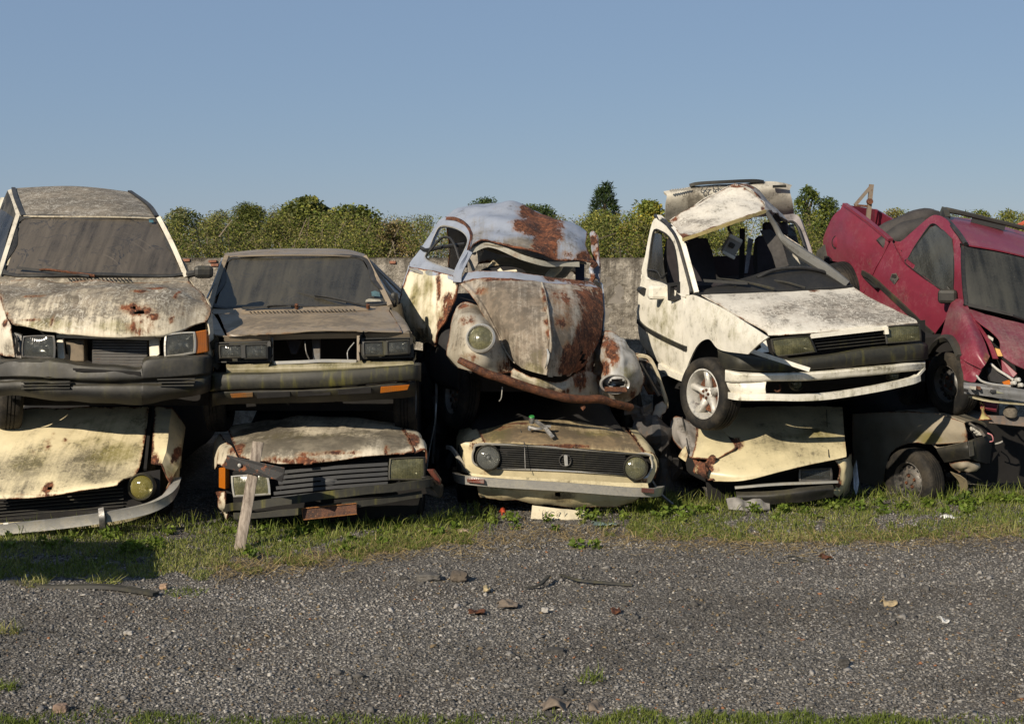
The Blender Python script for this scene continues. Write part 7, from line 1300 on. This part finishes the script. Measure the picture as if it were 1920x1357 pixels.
chunk('concrete_chunk', 'flat broken concrete chunk, left of the pair on the gravel', 'rubble', 803, 1088, .082, .06, .028, CONC, 1, .1)
chunk('concrete_chunk', 'squarish brown concrete lump, right of the pair on the gravel', 'rubble', 861, 1089, .056, .05, .038, simple('brown_concrete', (.08, .064, .048), .95, .5, 35, .8), 5)
chunk('small_clod', 'small dark clod left of the two concrete chunks', 'rubble', 757, 1086, .03, .02, .014, TAR, 8)
chunk('tar_lump', 'dark rounded lump in the lower middle gravel', 'rubble', 1040, 1227, .055, .035, .022, TAR, 11)
chunk('tar_lump', 'dark crumb of asphalt low on the right gravel', 'rubble', 1583, 1248, .028, .025, .024, TAR, 14)
chunk('pale_stone', 'pinkish stone beside the grass near the bottom left', 'stone', 113, 1338, .035, .025, .028, simple('pink_stone', (.19, .13, .095), .9, .3, 30), 17)
chunk('pale_stone', 'tan pebble at the end of the rubber strip', 'stone', 307, 1104, .026, .02, .02, simple('tan_stone', (.30, .20, .13), .9, .3, 30), 18)
chunk('pale_stone', 'whitish stone low on the left gravel', 'stone', 240, 1190, .028, .02, .014, simple('white_stone', (.30, .28, .25), .9, .25, 30), 21)
chunk('pale_stone', 'grey-white pebble right of the curled bark', 'stone', 1022, 1147, .022, .018, .016, simple('grey_stone', (.33, .31, .28), .9, .3, 30), 24)
def strip(name, label, cat, pts, w, th_, mat, up=(0, 0, 1), dent=.004):
    P3 = [Vector((*gpos(a, b), .012+h)) for a, b, h in pts]; th = thing(name, label, cat, P3[0])
    sweep(th, 'strip', P3, [(-w, -th_), (w, -th_), (w*.9, th_), (-w*.9, th_)], mat, 5, up, dent=dent, scale=[.7, 1., 1., .9]); return th
strip('rubber_strip', 'long black rubber trim strip at the left edge of the gravel', 'trim strip', [(18, 1096, .01), (90, 1103, .0), (190, 1106, .012), (250, 1112, .01), (292, 1120, .01)], .028, .010, BLK)
strip('rubber_strip', 'thin dark curved trim strip in the middle of the gravel', 'trim strip', [(1050, 1086, .02), (1085, 1094, .012), (1140, 1097, .004), (1186, 1100, .0)], .012, .006, BLK)
strip('plastic_shard', 'black plastic shard left of the thin trim strip', 'debris', [(985, 1105, .0), (1010, 1104, .012), (1022, 1099, .03), (1030, 1092, .03)], .012, .005, BLK)
strip('plastic_shard', 'dark hooked plastic shard on the right gravel', 'debris', [(1478, 1054, .02), (1490, 1053, .02), (1505, 1055, .004), (1520, 1056, 0)], .014, .005, BLK)
BRKM = simple('bark_piece', (.14, .11, .082), .9, .4, 25, .6)
def bark(label, px, py, w, h, mat, name='bark_piece', cat='debris'):
    k = (CAMZ*FPX/(py-HY))/FPX; X, Y = gpos(px, py); th = thing(name, label, cat, (X, Y, 0)); r = w*k
    panel(th, 'curl', [[Vector((X-r, Y+.03, .012)), Vector((X-r*.3, Y+.04, h)), Vector((X+r*.4, Y+.04, h*.8)), Vector((X+r, Y+.03, .012))], [Vector((X-r*.8, Y-.01, .03)), Vector((X-r*.2, Y-.02, h*1.3)), Vector((X+r*.4, Y-.02, h*.7)), Vector((X+r*.9, Y, .015))], [Vector((X-r*.9, Y-.05, .01)), Vector((X-r*.1, Y-.05, h*.7)), Vector((X+r*.5, Y-.05, .02)), Vector((X+r*.8, Y-.04, .008))]], mat, 5, .006, .01, 20)
bark('curled grey-brown bark piece near the bottom middle', 1040, 1330, 27, .045, BRKM)
bark('smaller tan bark piece right of the curled bark', 1118, 1330, 17, .022, BRKM)
bark('thin curled wood sliver in mid gravel', 952, 1137, 21, .028, BRKM, 'wood_sliver')
bark('dry tan leaf scrap on the right gravel', 1668, 1133, 16, .014, simple('dry_leaf', (.30, .23, .13), .8, .3, 20), 'dry_leaf')
bark('curled dry leaf right of the concrete chunks', 913, 1107, 7, .018, simple('dry_leaf2', (.34, .27, .15), .8, .3, 20), 'dry_leaf')
bark('rusty flake left of the wood sliver', 894, 1149, 17, .012, RUST, 'rust_flake'); bark('small rusty flake right of centre on the gravel', 1154, 1147, 9, .012, RUST, 'rust_flake'); bark('rusty flake near the grass on the right', 1548, 1047, 11, .012, RUST, 'rust_flake')
bark('white crumpled plastic scrap in the grass at right', 1780, 974, 15, .03, simple('white_plastic', (.55, .54, .5), .6, .2, 20), 'plastic_scrap'); bark('white plastic flake on the right gravel', 1770, 1165, 9, .012, simple('white_flake', (.5, .49, .46), .6, .2, 20), 'plastic_scrap')
bark('greenish glass crumbs heap in front of the round-lamp saloon', 1135, 985, 26, .02, simple('glass_crumbs', (.11, .15, .13), .25, .6, 60, .6), 'glass_crumbs')
bark('red broken lens scrap under the round-lamp saloon', 944, 966, 5, .035, simple('red_scrap', (.35, .05, .02), .5, .3, 20), 'lens_scrap')
bark('pale block fragment in the grass left of the saloon bumper piece', 1342, 957, 10, .03, simple('pale_block', (.36, .31, .22), .9, .3, 20), 'block_fragment')
bark('tan rubble piece in the grass below the corner lamp', 872, 1000, 16, .03, simple('tan_rubble', (.25, .19, .12), .9, .4, 20), 'block_fragment')
# ------------------------------------------------------------------ sheet hoarding added out of view to cast the shadow on the grass
hd = thing('shadow_sheet', 'unseen slanted sheet on two posts, added and cut to cast the grass shadow', 'shadow_caster', (-5.6, 7.38, 0))
hexa(hd, 'sheet', [Vector((-7.6, 7.38, 1.68)), Vector((-4.56, 7.38, 1.68)), Vector((-4.1, 7.38, 1.52)), Vector((-3.26, 7.38, .96)), Vector((-3.36, 7.38, .90)), Vector((-7.6, 7.38, .90))], STEEL, (0, .03, 0), .004)
for xx in (-6.6, -5.0): bar(hd, 'post', Vector((xx, 7.44, -.1)), Vector((xx, 7.44, 1.7)), .07, .07, WOOD, (0, 1, 0))
